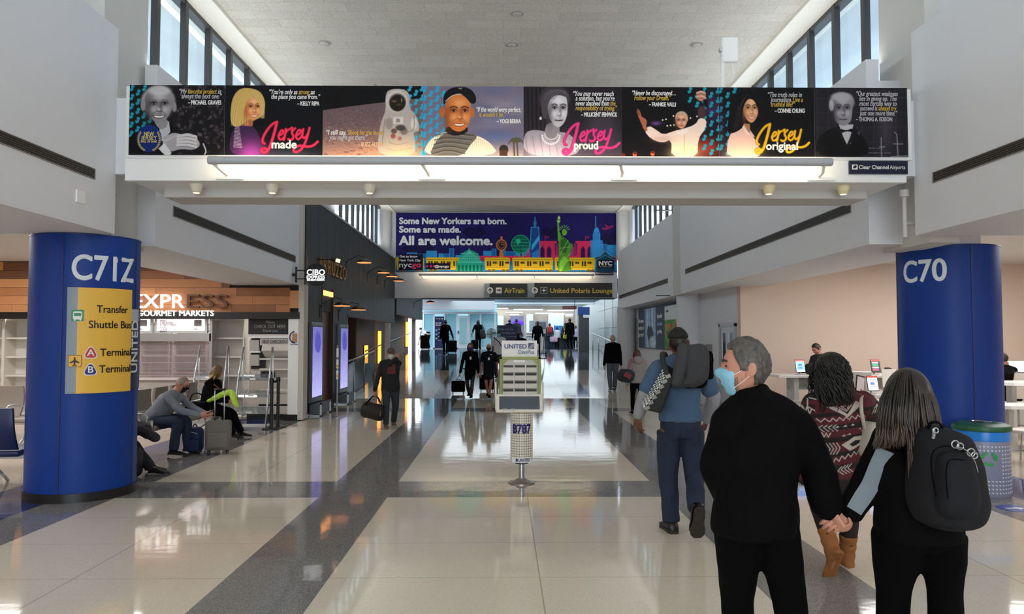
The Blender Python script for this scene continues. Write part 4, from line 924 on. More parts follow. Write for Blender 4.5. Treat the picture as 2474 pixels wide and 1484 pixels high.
quote(p4, [('“You may never reach', 1385, 1483, 231, M_pale, 1), ('a solution, but you’re', 1391, 1485, 242.5, M_pale, 1), ('never absolved from', 1391, 1472, 254.5, M_pale, 1), ('the', 1475, 1487, 254.5, M_gold, 1), ('responsibility of trying.”', 1391, 1491, 266, M_gold, 1), ('– MILLICENT FENWICK', 1404, 1491, 281, M_pale, 0)])
MB().text('proud', 0.128, (Bp(1387, 290).x, YB-0.0015, Bp(1252, 360).z), width=Bp(1444, 290).x-Bp(1387, 290).x, bold=0.04, depth=0.003).build('slogan', M_pale, p4)
# 5: singer with raised arms
c = canv(5, '#0e0b0e')
c.glow(1705, 355, 40, 26, '#a02a28', 0.9); c.glow(1720, 260, 26, 40, '#5a3a7a', 0.6); c.glow(1585, 297, 12, 5, '#8a4aa8', 0.9)
states(c, [p for p in grid(1668, 1740, 216, 372, 17, 23) if p[0] > 1690 or p[1] < 255], '#1795ab')
for x, y in ((1612, 303), (1620, 302), (1628, 301), (1601, 289), (1609, 287), (1668, 284), (1684, 280), (1627, 279)): c.ell(x, y, 2, 2, '#fff0e0', 0.4)
for x, y in ((1533, 372), (1576, 370), (1504, 376)): c.ell(x, y, 5, 6, '#e0623a', 0.3); c.poly([(x-8, 380), (x, 376), (x+8, 380)], '#8a2c1c'); c.ell(x+1, y-3, 5, 3.5, '#5a1c14', 0.3)
SK = '#f2d9cc'
c.poly([(1621, 380), (1622, 335), (1600, 345), (1572, 335), (1556, 316), (1568, 302), (1584, 312), (1602, 325), (1626, 316), (1650, 310), (1680, 300), (1690, 282), (1708, 288), (1704, 310), (1686, 334), (1684, 380)], SK, smooth=1)
c.glow(1652, 372, 34, 30, '#ffe2a8', 0.8); c.glow(1600, 335, 26, 8, '#c89a90', 0.6); c.line([(1654, 318), (1652, 378)], 1.2, '#b49a8c', 0.8)
for pts in ([(1560, 312), (1552, 294), (1546, 280), (1542, 268)], [(1556, 306), (1560, 292), (1552, 286)]): c.line(pts, 8, '#b5674a', 1, 2)
c.line([(1543, 276), (1541, 264)], 4, '#8a4a34')
c.poly([(1686, 284), (1686, 262), (1692, 254), (1704, 256), (1706, 284)], '#4a3230', smooth=1); c.poly([(1684, 240), (1684, 222), (1692, 216), (1704, 220), (1706, 236), (1698, 244)], '#c98f78', smooth=2)
for k in range(4): c.line([(1684, 222+k*5), (1696, 219+k*5.5), (1705, 224+k*5)], 3.2, ('#e0aa92', '#a86c58')[k % 2], 1, 1)
c.poly([(1698, 240), (1704, 258), (1712, 258), (1708, 238)], '#17120f')
face(c, 1646, 291, 15, 20, '#d89a7c', '#f6c8a8', '#8f5442', '#7a4034', smile=0.2, brow='#6a4a3a'); c.poly([(1631, 290), (1632, 274), (1644, 266), (1658, 270), (1663, 284), (1661, 296), (1657, 278), (1646, 274), (1635, 280)], '#c2a48c', smooth=2)
c.poly([(1634, 312), (1646, 316), (1660, 308), (1664, 316), (1648, 328), (1632, 320)], '#f6e4d8', smooth=1)
p5 = sheetify(c)
quote(p5, [('“Never be discouraged…', 1528, 1633, 229, M_pale, 1), ('Follow your Dream.”', 1533, 1622, 241, M_gold, 1), ('– FRANKIE VALLI', 1568, 1633, 256, M_pale, 0)])
# 6: dark haired woman
c = canv(6, '#0f0e10')
states(c, grid(1742, 1782, 216, 372, 17, 23), '#1795ab'); c.glow(1740, 300, 14, 60, '#3a2a50', 0.5)
c.poly([(1755, 380), (1756, 345), (1766, 316), (1796, 306), (1812, 318), (1830, 345), (1842, 380)], '#eec0b2', smooth=2); c.glow(1792, 376, 40, 34, '#ffd2b2', 0.8)
c.poly([(1794, 296), (1812, 298), (1812, 316), (1804, 322), (1796, 310)], '#b87a58'); c.poly([(1788, 300), (1796, 298), (1812, 326), (1802, 322)], '#f6d4ca'); c.poly([(1812, 312), (1824, 330), (1812, 326)], '#e8b8aa')
c.poly([(1812, 219), (1780, 224), (1766, 246), (1760, 285), (1755, 318), (1768, 322), (1792, 310), (1800, 290), (1834, 300), (1840, 270), (1838, 240), (1828, 224)], '#0d0b0d', smooth=2)
face(c, 1814, 262, 20, 35, '#d99a70', '#f8cba0', '#96603e', '#c01f2c', yaw=0.25, smile=0.9, teeth=True, brow='#1a1210')
c.poly([(1796, 224), (1820, 220), (1834, 236), (1838, 275), (1834, 300), (1832, 262), (1822, 238), (1806, 236), (1794, 262), (1788, 300), (1772, 318), (1766, 290), (1776, 244)], '#100d0f', smooth=2)
for k in range(7): c.line([(1806, 228), (1786+k, 250), (1776+k*2, 285), (1770+k*2, 312)], 0.9, '#2e282c', 0.9, 2)
jersey(c, 1824, 297, '#f2b71f', '#8f6408', 0.95)
p6 = sheetify(c)
quote(p6, [('“The truth rules in', 1856, 1938, 232, M_paled, 1), ('journalism.', 1862, 1913, 244, M_paled, 1), ('Live a', 1916, 1940, 244, M_gold, 1), ('truthful life!”', 1863, 1921, 255.5, M_gold, 1), ('– CONNIE CHUNG', 1872, 1944, 270, M_pale, 0)])
MB().text('original', 0.125, (Bp(1850, 290).x, YB-0.0015, Bp(1252, 360).z), width=Bp(1926, 290).x-Bp(1850, 290).x, bold=0.035, depth=0.003).build('slogan', M_pale, p6)
# 7: white haired man in a dark suit
c = canv(7, '#242126')
for k in range(9): c.line([(1975+k*27, 212), (1975+k*27, 378)], 2, '#35313a', 0.9)
for k in range(4): c.line([(1968, 235+k*36), (2193, 232+k*36)], 2, '#322e36', 0.9)
c.glow(2140, 300, 22, 70, '#4a4650', 0.7)
for pts in ([(2128, 378), (2128, 330)], [(2168, 378), (2166, 322), (2160, 316)], [(2158, 345), (2180, 345)], [(2150, 376), (2190, 374)], [(2124, 352), (2136, 352)]): c.line(pts, 2.4, '#8e8a92', 0.9)
c.poly([(1968, 378), (1974, 330), (2000, 312), (2022, 302), (2060, 304), (2090, 330), (2102, 378)], '#100e11', smooth=2)
c.poly([(2026, 298), (2062, 298), (2054, 345), (2044, 350)], '#b9b6b9'); c.poly([(2028, 308), (2044, 313), (2060, 307), (2062, 318), (2046, 314), (2030, 320)], '#0a090b', smooth=1)
c.line([(2022, 302), (2034, 330), (2044, 352)], 6, '#19171a'); c.line([(2064, 302), (2056, 330), (2046, 352)], 6, '#19171a'); c.poly([(2070, 318), (2078, 312), (2076, 326)], '#4a464c')
c.ell(2035, 244, 30, 24, '#8d898e', 0.2); face(c, 2037, 262, 25, 42, '#88848a', '#c0bcc0', '#403c44', '#48444a', smile=0.0, brow='#3a363c', jaw=0.95)
c.ell(2034, 231, 24, 11, '#aaa6ab', 0.5, 0.9); c.ell(2009, 252, 6, 14, '#b5b1b6', 0.4, 0.8)
p7 = sheetify(c)
quote(p7, [('“Our greatest weakness', 2070, 2170, 228.5, M_paled, 1), ('lies in giving up. The', 2077, 2167, 240.5, M_paled, 1), ('most certain way to', 2077, 2167, 252.5, M_paled, 1), ('succeed is', 2078, 2120, 264, M_paled, 1), ('always try', 2123, 2166, 264, M_gold, 1), ('just one more time.”', 2077, 2168, 276, M_paled, 1), ('– THOMAS A. EDISON', 2068, 2155, 290, M_paled, 0)])
mb = MB()
for txt, yb in (('MICHAEL GRAVES', 357), ('NEW JERSEY HALL OF FAME', 368.5)): mb.text(txt, 0.02, (Bp(2097, 290).x, YB-0.001, Bp(1252, yb).z), depth=0.001)
mb.build('fine_print', mat('fine print', '#77747a', 0.5), p7)
# media owner plate on the beam
def owner_plate(x0, y0, x1, y1, y, label):
    a, b = W(x0, y1, y), W(x1, y0, y); t = thing('owner_plate', label, 'sign', (a+b)/2); k = (b.z-a.z)
    MB().box((a.x, y, a.z), (b.x, y+0.03, b.z)).build('plate', mat('navy plate', '#05082e', 0.35), t)
    L = b.x-a.x
    MB().text('Clear Channel', k*0.42, (a.x+L*0.155, y-0.004, a.z+k*0.36), width=L*0.51, bold=0.02, depth=0.003).build('lettering', M_pale, t)
    MB().text('Airports', k*0.42, (a.x+L*0.685, y-0.004, a.z+k*0.36), width=L*0.265, depth=0.003).build('thin_lettering', M_pale, t)
    e = MB().box((a.x+L*0.04, y-0.003, a.z+k*0.33), (a.x+L*0.135, y, a.z+k*0.7)); e.build('emblem', M_pale, t)
    c_ = Vector((a.x+L*0.088, y-0.004, a.z+k*0.53)); M = Euler((0, -0.6, 0)).to_matrix(); P = []
    MB().ell(c_, (L*0.035, 0.003, k*0.11), 20, 8, M).build('emblem_ring', _M['navy plate'], t)
owner_plate(2053, 389, 2193, 420, 8.19, 'navy Clear Channel Airports plate at the right end of the near white beam')

# ---------------------------------------------------------------- lamp bar under the banner
def lamp_bar(x0, x1, py, y, r, brackets, yw, label, power):
    a, b = W(x0, py, y), W(x1, py, y); z = (a.z+b.z)/2; t = thing('lamp_bar', label, 'lamp', ((a.x+b.x)/2, y, z))
    MB().lathe([(r*0.9, a.x), (r, a.x+0.02), (r, a.x+0.1), (r*0.96, a.x+0.1), (r*0.96, b.x-0.1), (r, b.x-0.1), (r, b.x-0.02), (r*0.9, b.x)], (0, y, z), 20, axis='x').build('housing', mat('lamp housing', '#b4b7bd', 0.4), t, smooth=40)
    MB().box((a.x+0.05, y+r*0.80, z-r*0.45), (b.x-0.05, y+r*1.06, z+r*0.45)).build('lit_strip', mat('lamp strip', '#ffe2a8', 0.4, emit=1.0), t)
    for px in brackets:
        x = W(px, py, y).x
        MB().tube([(x, y+r*0.5, z-r*0.7), (x+0.04, (y+yw)/2, z-r*1.8), (x+0.05, yw-0.005, z-r*2.2)], 0.02, 8).cbox((x+0.08, yw-0.012, z-r*2.8), (0.3, 0.02, 0.035)).build('bracket', M_white, t)
    area('lamp_bar_light', ((a.x+b.x)/2, y+r*1.1, z), (math.radians(90), 0, 0), (b.x-a.x), r, power, (1, 0.82, 0.55)); return t
lamp_bar(503, 2010, 389.5, 7.93, 0.045, (515, 1020, 1500, 1992), 8.215, 'long silver lamp tube on brackets lighting the portrait banner', 15)
# little can lights under the beam
for i, px in enumerate((475, 658, 893, 1857, 2037)):
    p = W(px, 443, 8.42); t = thing('can_light', ('white cone can light under the beam, outermost on the C71Z side', 'white cone can light under the beam, second from the C71Z side', 'white cone can light under the beam below the astronaut panel', 'cream cone can light under the beam, second from the C70 side', 'cream cone can light under the beam, outermost on the C70 side')[i], 'ceiling light', (p.x, p.y, 3.53), group='can lights under the near beam')
    col = mat('can white', '#e4e0cc', 0.4) if i < 3 else mat('can cream', '#efe2b4', 0.4)
    MB().lathe([(0.072, 3.53), (0.07, 3.50), (0.05, 3.44), (0.042, 3.435)], (p.x, p.y, 0), 24).build('cone', col, t, smooth=40)
    MB().lathe([(0.036, 3.433), (0.036, 3.43)], (p.x, p.y, 0), 20).build('lens', mat('can lens', '#fff2d0', 0.3, emit=0.8), t)
# antenna panel and small device on top of the beam
an = thing('antenna_panel', 'white rectangular antenna panel on a pole above the near beam', 'antenna', W(1747, 210, 8.6))
p = W(1763, 121, 8.6); MB().rbox(p, (0.195, 0.06, 0.305), 0.025).build('panel', M_white, an, smooth=50)
q = W(1747, 210, 8.6); MB().tube([(q.x, 8.62, 4.55), (q.x, 8.62, p.z+0.02)], 0.026, 10).build('pole', M_white, an, smooth=True)
MB().tube([(p.x+0.03, 8.6, p.z-0.15), (p.x+0.05, 8.6, p.z-0.3), (p.x+0.02, 8.6, p.z-0.36), (q.x+0.03, 8.6, p.z-0.4)], 0.006, 6).tube([(q.x+0.02, 8.6, p.z-0.15), (q.x-0.03, 8.6, p.z-0.36)], 0.006, 6).build('cable', M_white, an)
MB().box((q.x-0.04, 8.58, p.z-0.02), (q.x, 8.63, p.z+0.02)).build('clamp', M_alu, an)
dv = thing('beam_device', 'small silver pole bracket standing on the near beam above the astronaut panel', 'bracket', W(906, 209, 8.6))
q = W(906, 209, 8.6); MB().tube([(q.x, 8.6, 4.55), (q.x, 8.6, 4.74)], 0.024, 10).build('pole', M_alu, dv, smooth=True)
for dz in (0.08, 0.12, 0.15): MB().lathe([(0.03, 0), (0.03, 0.015)], (q.x, 8.6, 4.56+dz), 14).build('clamp_ring', M_steel, dv)
MB().rbox((q.x+0.09, 8.62, 4.63), (0.12, 0.04, 0.14), 0.02).build('mount_plate', M_white, dv, smooth=50)
# discs in the high ceiling
for px, py, lab in ((1249, 32, 'nearest round disc in the high ceiling, on the centre line'), (784, 103, 'round disc in the high ceiling nearest the left clerestory'), (1237, 107, 'second round disc in the high ceiling, on the centre line'), (1683, 107, 'round disc in the high ceiling beside the antenna panel')):
    d = ray(px, py); tt = (ZC-EYE)/d.z; p = Vector((d.x*tt, d.y*tt, ZC)); t = thing('ceiling_disc', lab, 'ceiling sensor', p, group=None)
    MB().lathe([(0.11, ZC), (0.11, ZC-0.012), (0.075, ZC-0.02)], (p.x, p.y, 0), 24).build('rim', mat('disc rim', '#a9a59b', 0.5), t, smooth=40); MB().lathe([(0.07, ZC-0.018), (0.06, ZC-0.03)], (p.x, p.y, 0), 20).build('centre', mat('disc centre', '#c9c5ba', 0.5), t, smooth=40)
# ================================================================ charcoal restaurant facade (left, behind the shop)
XF = -4.42
def YF(px, x=XF): return x*1800/(px-VPX)*1.0
def plank_mat():
    m = mat('charcoal plank', '#34393d', 0.55, var=0.18, vscale=3, stretch=(6, 6, 0.6), bump=0.12, bscale=30); return m
M_char = plank_mat()
struct('wall_left_return', MB().box((-4.62, 16.455, ZS), (XF, 16.60, ZP)), _M['corner trim'])
fc = thing('restaurant_facade', 'tall charcoal plank facade of the steakhouse on the left of the hall', 'facade', (XF, 23, 0))
y = 16.86; k = 0
M_char2 = mat('charcoal plank dark', '#2c3135', 0.55, var=0.18, vscale=3, stretch=(6, 6, 0.6))
m = MB().box((XF-0.2, 16.86, 2.45), (XF-0.03, 30.45, 5.0)).box((XF-0.2, 16.86, 0), (XF-0.03, 18.2, 2.5)).box((XF-0.2, 19.6, 0), (XF-0.03, 21.3, 2.5)); m.build('backing', M_dark, fc)
gm, gm2 = MB(), MB()
while y < 30.4:
    w_ = 0.28; (gm if k % 3 else gm2).box((XF-0.03, y, (3.05 if 18.2 <= y+0.1 < 19.6 else (0.06 if y < 21.2 else 2.42))), (XF, min(y+w_-0.008, 30.45), 5.0)); y += w_; k += 1
gm.build('planks', M_char, fc); gm2.build('darker_planks', M_char2, fc)
MB().box((XF-0.22, 16.61, 0), (XF+0.02, 16.85, 5.0)).build('corner_panel', M_black, fc)
MB().box((XF-0.2, 16.61, 5.0), (XF+0.03, 30.45, 5.05)).build('coping', mat('pale coping', '#c9c6c0', 0.6), fc)
MB().box((XF-0.2, 21.25, 2.38), (XF+0.02, 30.45, 2.45)).build('lintel', M_char2, fc)
MB().box((XF-0.02, 16.8, 0), (XF+0.01, 18.2, 0.07)).box((XF-0.02, 19.6, 0), (XF+0.01, 21.3, 0.07)).build('base_strip', M_steel, fc)
dr = thing('brown_door_panel', 'tall brown timber door panel with dark frame in the charcoal facade', 'door', (XF, 18.9, 0))
MB().box((XF-0.15, 18.35, 0.1), (XF-0.1, 19.45, 2.75)).build('panel', mat('brown timber', '#5a3620', 0.45, var=0.15, vscale=4, stretch=(1, 6, 0.5)), dr)
MB().box((XF-0.15, 18.2, 0), (XF+0.01, 18.33, 3.05)).box((XF-0.15, 19.42, 0), (XF+0.01, 19.6, 3.05)).build('frame', mat('door frame brown', '#24160e', 0.5), dr)
MB().box((XF-0.15, 18.33, 2.72), (XF-0.02, 19.42, 3.05)).build('header', _M['door frame brown'], dr)
MB().box((XF-0.12, 18.33, 0), (XF-0.06, 19.42, 0.1)).build('kick_strip', M_steel, dr)
ls = thing('facade_sign', 'warm lit ITALIAN STEAKHOUSE lettering over the brown door panel', 'sign', (XF, 18.9, 2.9))
M_warm = mat('warm lit letter', '#ffb35a', 0.4, emit=2.0)
MB().text('ITALIAN STEAKHOUSE', 0.17, (XF-0.012, 18.36, 2.84), (0, 1, 0), (0, 0, 1), width=1.04, bold=0.02, depth=0.02).build('lettering', M_warm, ls)
rs = thing('facade_lettering', 'tall brass ABRUZZO letters standing off the charcoal facade', 'sign', (XF, 19.3, 3.5))
for i, ch in enumerate('ABRUZZO'):
    MB().text(ch, 0.52, (XF+0.001, 17.75+i*0.44, 3.38), (0, 1, 0), (0, 0, 1), bold=0.0, depth=0.05).build('letter', mat('brass letter', '#9a7a4c', 0.35, metal=0.7), rs)
sp = thing('facade_spotlight', 'small black cylinder spotlight with lit end over the brass letters', 'lamp', W(808, 630, 17.8))
c = W(812, 629, 17.8); MB().tube([(c.x-0.1, c.y, c.z+0.02), (c.x, c.y, c.z)], 0.045, 14).build('can', M_black, sp, smooth=40)
MB().tube([(c.x, c.y, c.z), (c.x+0.09, c.y, c.z-0.02)], 0.042, 14).build('lit_glass', mat('spot glow', '#ffc98a', 0.3, emit=2.2), sp, smooth=40)
MB().tube([(XF, c.y, c.z+0.02), (c.x-0.08, c.y, c.z+0.02)], 0.012, 8).build('arm', M_black, sp)
M_glow = mat('lamp glow', '#ff9d5c', 0.4, emit=1.0); M_shade = mat('lamp shade dark', '#3b3632', 0.4, metal=0.6)
labs = ['upper disc lamp on the charcoal facade, nearest of the upper row', 'upper disc lamp on the charcoal facade, second of the upper row', 'upper disc lamp on the charcoal facade, third of the upper row', 'upper disc lamp on the charcoal facade, closest to the skyline banner', 'lower disc lamp on the charcoal facade beside the brown door panel', 'lower disc lamp on the charcoal facade above the second screen', 'small disc lamp past the far beam by the facade end']
for (px, py), lab in zip(((880, 632), (927, 657), (947, 666), (963, 677), (826, 736), (866, 746), (1040, 730)), labs):
    xx = -3.9; Y = xx*1800/(px-VPX); Y = min(Y, 37); p = W(px, py, Y); t = thing('disc_lamp', lab, 'lamp', p, group=None); r = 0.215
    MB().lathe([(r*0.3, 0.07), (r*0.75, 0.04), (r, 0.0), (r, -0.025), (r*0.96, -0.03)], p, 28).build('shade', M_shade, t, smooth=40)
    MB().lathe([(r*0.94, -0.028), (r*0.9, -0.04)], p, 28).build('lit_face', M_glow, t)
    d = XF-p.x
    MB().tube([(p.x, p.y, p.z+0.06), (p.x, p.y, p.z+0.13), (p.x+d*0.35, p.y, p.z+0.17), (p.x+d*0.9, p.y, p.z+0.02), (p.x+d, p.y, p.z-0.1)], 0.011, 8).build('arm', M_black, t, smooth=True)
    MB().box((p.x+d-0.01, p.y-0.03, p.z-0.32), (p.x+d+0.02, p.y+0.03, p.z+0.0)).build('wall_mount', M_black, t)
# screens leaning on the facade
def screen(y0, y1, label, seed):
    t = thing('display_screen', label, 'screen', (XF, (y0+y1)/2, 0.3))
    MB().box((XF+0.004, y0, 0.3), (XF+0.07, y1, 2.15)).build('housing', mat('screen housing', '#6d7276', 0.4, metal=0.5), t)
    MB().box((XF+0.06, y0+0.05, 0.38), (XF+0.075, y1-0.05, 2.08)).build('bezel', M_black, t)
    c = Canvas(30, 90, '#7a74b8', 1.0)
    for k in range(90): c.rect(0, k, 30, k+1, (0.33+0.003*k, 0.31+0.003*k, 0.60+0.0022*k))
    c.poly([(6, 22), (9, 8), (13, 4), (18, 6), (23, 10), (26, 24), (20, 34), (10, 32)], '#3a3490', smooth=1); c.noise(0.06, 3, 2, seed=seed)
    c.sheet('lit_picture', mat('screen picture', '#8d86d0', 0.3, attr='paint', emit=1.0), t, (XF+0.077, y0+0.09, 2.04), (0, y1-y0-0.18, 0), (0, 0, -1.62))
    for yy in (y0+0.08, y1-0.1): MB().box((XF+0.02, yy-0.02, 0), (XF+0.3, yy+0.02, 0.03)).box((XF+0.26, yy-0.02, 0), (XF+0.3, yy+0.02, 0.3)).build('foot_frame', M_alu, t)
    MB().box((XF+0.26, y0+0.06, 0.27), (XF+0.3, y1-0.08, 0.31)).box((XF+0.02, y0+0.08, 0.05), (XF+0.25, y1-0.1, 0.27)).build('foot_box', mat('foot box', '#585c60', 0.5), t)
screen(17.0, 18.1, 'tall violet lit screen left of the brown door panel', 2); screen(19.95, 21.05, 'tall violet lit screen right of the brown door panel', 5)
sps = thing('notice_stand', 'thin steel notice stand with white sheets before the brown door panel', 'sign stand', F(814, 1008)); q = F(814, 1008)
MB().lathe([(0.12, 0), (0.12, 0.012), (0.02, 0.02)], q, 18).build('base', M_steel, sps); MB().lathe([(0.016, 0.01), (0.016, 1.62)], q, 10).build('pole', M_steel, sps)
for z in (0.95, 1.2, 1.45): MB().box((q.x-0.02, q.y-0.03, q.z+z-0.1), (q.x+0.03, q.y-0.018, q.z+z+0.1)).build('notice', M_white, sps)
for z in (0.93, 1.15): MB().box((q.x-0.02, q.y-0.034, q.z+z-0.03), (q.x+0.03, q.y-0.03, q.z+z+0.03)).build('yellow_label', M_yel, sps)

# recess behind the facade with orange wall lights, glass balustrade
M_taupe = mat('taupe wall', '#8d8078', 0.7, bump=0.02, bscale=200)
struct('wall_left_recess', MB().box((-5.6, 27.2, 0), (-5.32, 42, 4.3)), M_taupe)
struct('wall_left_recess_return', MB().box((-7.6, 27.0, 0), (-5.32, 27.2, 4.3)).box((-7.8, 18.8, 0), (-7.6, 27.2, 4.3)), mat('dark umber wall', '#4f3a2c', 0.7))
struct('ceiling_recess', MB().box((-7.8, 18.8, 3.4), (XF-0.21, 30.5, 3.5)), M_soffit)
for px, y0, y1, lab in ((884, 835, 878, 'short orange wall light at the left of the recess'), (916, 800, 878, 'long orange wall light in the middle of the recess'), (982, 778, 838, 'orange wall light farthest along the recess')):
    X = -5.30; Y = X*1800/(px-VPX); a, b = W(px, y1, Y), W(px, y0, Y); t = thing('orange_wall_light', lab, 'wall light', (X, Y, a.z), group=None); hw = 0.32*Y/31
    MB().box((X-0.01, Y-hw-0.03, a.z-0.03), (X+0.015, Y+hw+0.03, b.z+0.03)).build('back_plate', M_dark, t)
    MB().rbox((X+0.03, Y, (a.z+b.z)/2), (0.05, hw*2, b.z-a.z), 0.02).build('diffuser', mat('orange diffuser', '#ff9a2e', 0.4, emit=2.6), t)
ls_ = thing('lit_bottle_shelf', 'glowing shelf just inside the restaurant recess', 'shelf', (-7.3, 25, 1.2))
MB().box((-7.58, 24, 1.0), (-7.35, 26.9, 2.6)).build('back', M_dark, ls_)
for z in (1.3, 1.7, 2.1): MB().box((-7.4, 24.05, z), (-7.2, 26.85, z+0.03)).build('board', M_wd[2], ls_); MB().box((-7.36, 24.1, z+0.05), (-7.33, 26.8, z+0.22)).build('glow_panel', mat('shelf glow', '#ffc9a0', 0.5, emit=1.2), ls_)
bl = thing('glass_balustrade', 'glass balustrade with steel handrail along the recess edge', 'railing', (-4.65, 24, 0))
MB().add([(-4.66, 21.4, 0.02), (-4.66, 27, 0.28), (-4.66, 27, 1.2), (-4.66, 21.4, 0.95), (-4.64, 21.4, 0.02), (-4.64, 27, 0.28), (-4.64, 27, 1.2), (-4.64, 21.4, 0.95)], [(0, 1, 2, 3), (7, 6, 5, 4), (0, 4, 5, 1), (3, 2, 6, 7), (0, 3, 7, 4), (1, 5, 6, 2)]).build('glass_panel', glass('balustrade glass', '#cfe0e2', 0.15, 0.05), bl)
MB().tube([(-4.65, 21.4, 1.02), (-4.65, 27, 1.3)], 0.03, 10).build('handrail', M_steel, bl, smooth=True)
for yy in (21.5, 23.3, 25.1, 26.9): MB().tube([(-4.65, yy, ground(yy)), (-4.65, yy, 1.0+(yy-21.4)*0.05)], 0.022, 8).build('post', M_steel, bl, smooth=True)
MB().box((-4.75, 21.35, -0.0), (-4.55, 27, 0.06)).build('shoe', M_char2, bl)
hr = thing('wall_handrail', 'steel handrail climbing the ramp in front of the orange wall lights', 'railing', (-5.1, 34, 0.5))
MB().tube([(-5.15, 28, ground(28)+0.95), (-5.15, 41, ground(41)+0.95), (-5.15, 42.2, 2.05)], 0.025, 8).build('rail', M_steel, hr, smooth=True)
for yy in (29, 33, 37, 41): MB().tube([(-5.32, yy, ground(yy)+0.85), (-5.15, yy, ground(yy)+0.93)], 0.015, 6).build('bracket', M_steel, hr)
for yy, lab in ((31.3, 'slim white post at the restaurant recess under the far beam'), (40.5, 'slim white post at the end of the facade by the glass room')):
    tag(MB().box((-4.95, yy, ground(yy)), (-4.75, yy+0.25, 3.6)).build('white_post', M_white, bevel=0.01), lab, 'post')
struct('wall_left_far', MB().box((-4.75, 31.0, 2.75), (-4.42, 41, 4.2)), M_char)

# ================================================================ skyline banner on beam 2
Y2 = 30.46
def B2(px, py): return W(px, py, Y2)
b2 = thing('skyline_banner', 'wide purple printed banner reading All are welcome with a coloured skyline on the far beam', 'banner', B2(1223, 585))
a_, d_ = B2(957, 656), B2(1489, 516); MB().box((a_.x-0.02, Y2, a_.z-0.02), (d_.x+0.02, Y2+0.06, d_.z+0.02)).build('frame', mat('banner edge', '#221a4a', 0.4), b2)
c = Canvas(532, 140.5, '#241a5e', 1.6, 957, 515.5); c.noise(0.12, 40, 30, seed=4)
for x, y, r_ in ((1145, 560, 30), (1330, 560, 26), (1470, 575, 22), (1010, 600, 40)): c.poly([(x-r_, y), (x-r_*0.4, y-14), (x, y-6), (x+r_*0.5, y-16), (x+r_, y+2), (x+r_*0.3, y+18), (x-r_*0.5, y+14)], '#150e3a', 0.7)
BLU = '#2f9fe0'; BLD = '#173f7e'
x = 957; hs = random.Random(11)
while x < 1489:
    w_ = hs.choice((10, 14, 18, 24)); h_ = hs.uniform(600, 622) if x < 1240 else hs.uniform(590, 618); c.rect(x, h_, x+w_, 640, BLU if hs.random() < 0.6 else '#1c6fb4'); c.line([(x, 640), (x, h_), (x+w_, h_), (x+w_, 640)], 1, '#58c0f2')
    for k in range(5): c.line([(x+1, h_+4+k*6), (x+w_*0.8, h_+1+k*6)], 0.7, BLD, 0.7)
    x += w_+hs.choice((0, 2, 5))
c.rect(957, 640, 1489, 656, '#2a86c8')
for x in range(957, 1489, 9): c.line([(x, 656), (x+5, 648)], 1, '#14508c')
# bridge
PK = '#e8315f'
c.rect(1150, 618, 1489, 624, PK); c.poly([(1150, 624), (1489, 620), (1489, 632), (1150, 630)], '#c21f52')
for x in (1318, 1416):
    c.poly([(x-28, 582), (x+28, 582), (x+22, 590), (x+24, 630), (x-24, 630), (x-22, 590)], PK); 
    for s in (-8, 8): c.poly([(x+s-5, 628), (x+s-5, 602), (x+s, 594), (x+s+5, 602), (x+s+5, 628)], '#38164e')
    c.line([(x-2, 582), (x-2, 570), (x+8, 573), (x-2, 576)], 1.2, PK)
    for s in (-1, 1):
        c.line([(x+s*24, 584), (x+s*40, 606), (x+s*62, 620)], 1.6, PK, 1, 2)
        for k in range(6): c.line([(x+s*(27+k*6), 590+k*5.5), (x+s*(27+k*6), 622)], 0.9, PK)
        c.poly([(x+s*24, 590), (x+s*46, 616), (x+s*60, 624), (x+s*24, 624)], PK, 0.65)
# towers
c.poly([(1283, 550), (1301, 550), (1304, 640), (1280, 640)], '#1f4f96'); c.line([(1280, 600), (1283, 549), (1301, 549), (1304, 600)], 1.6, '#4ab8f0'); c.line([(1292, 549), (1292, 525)], 1.8, '#4ab8f0')
for k in range(3): c.line([(1288, 536+k*4), (1296, 536+k*4)], 1.2, '#4ab8f0')
c.poly([(1284, 592), (1302, 568), (1302, 580), (1284, 606)], '#4ab8f0'); c.poly([(1284, 612), (1303, 600), (1303, 640), (1284, 640)], '#2f86d0')
c.poly([(1432, 640), (1432, 566), (1436, 552), (1442, 548), (1446, 552), (1450, 566), (1450, 640)], '#3a9fe2'); c.line([(1439, 548), (1439, 523)], 1.8, '#58c0f2')
for k in range(6): c.line([(1434+k*2.6, 560), (1434+k*2.6, 636)], 0.8, '#1a5ea6')
c.poly([(1426, 640), (1426, 580), (1456, 580), (1462, 640)], '#3a9fe2', 0.8)
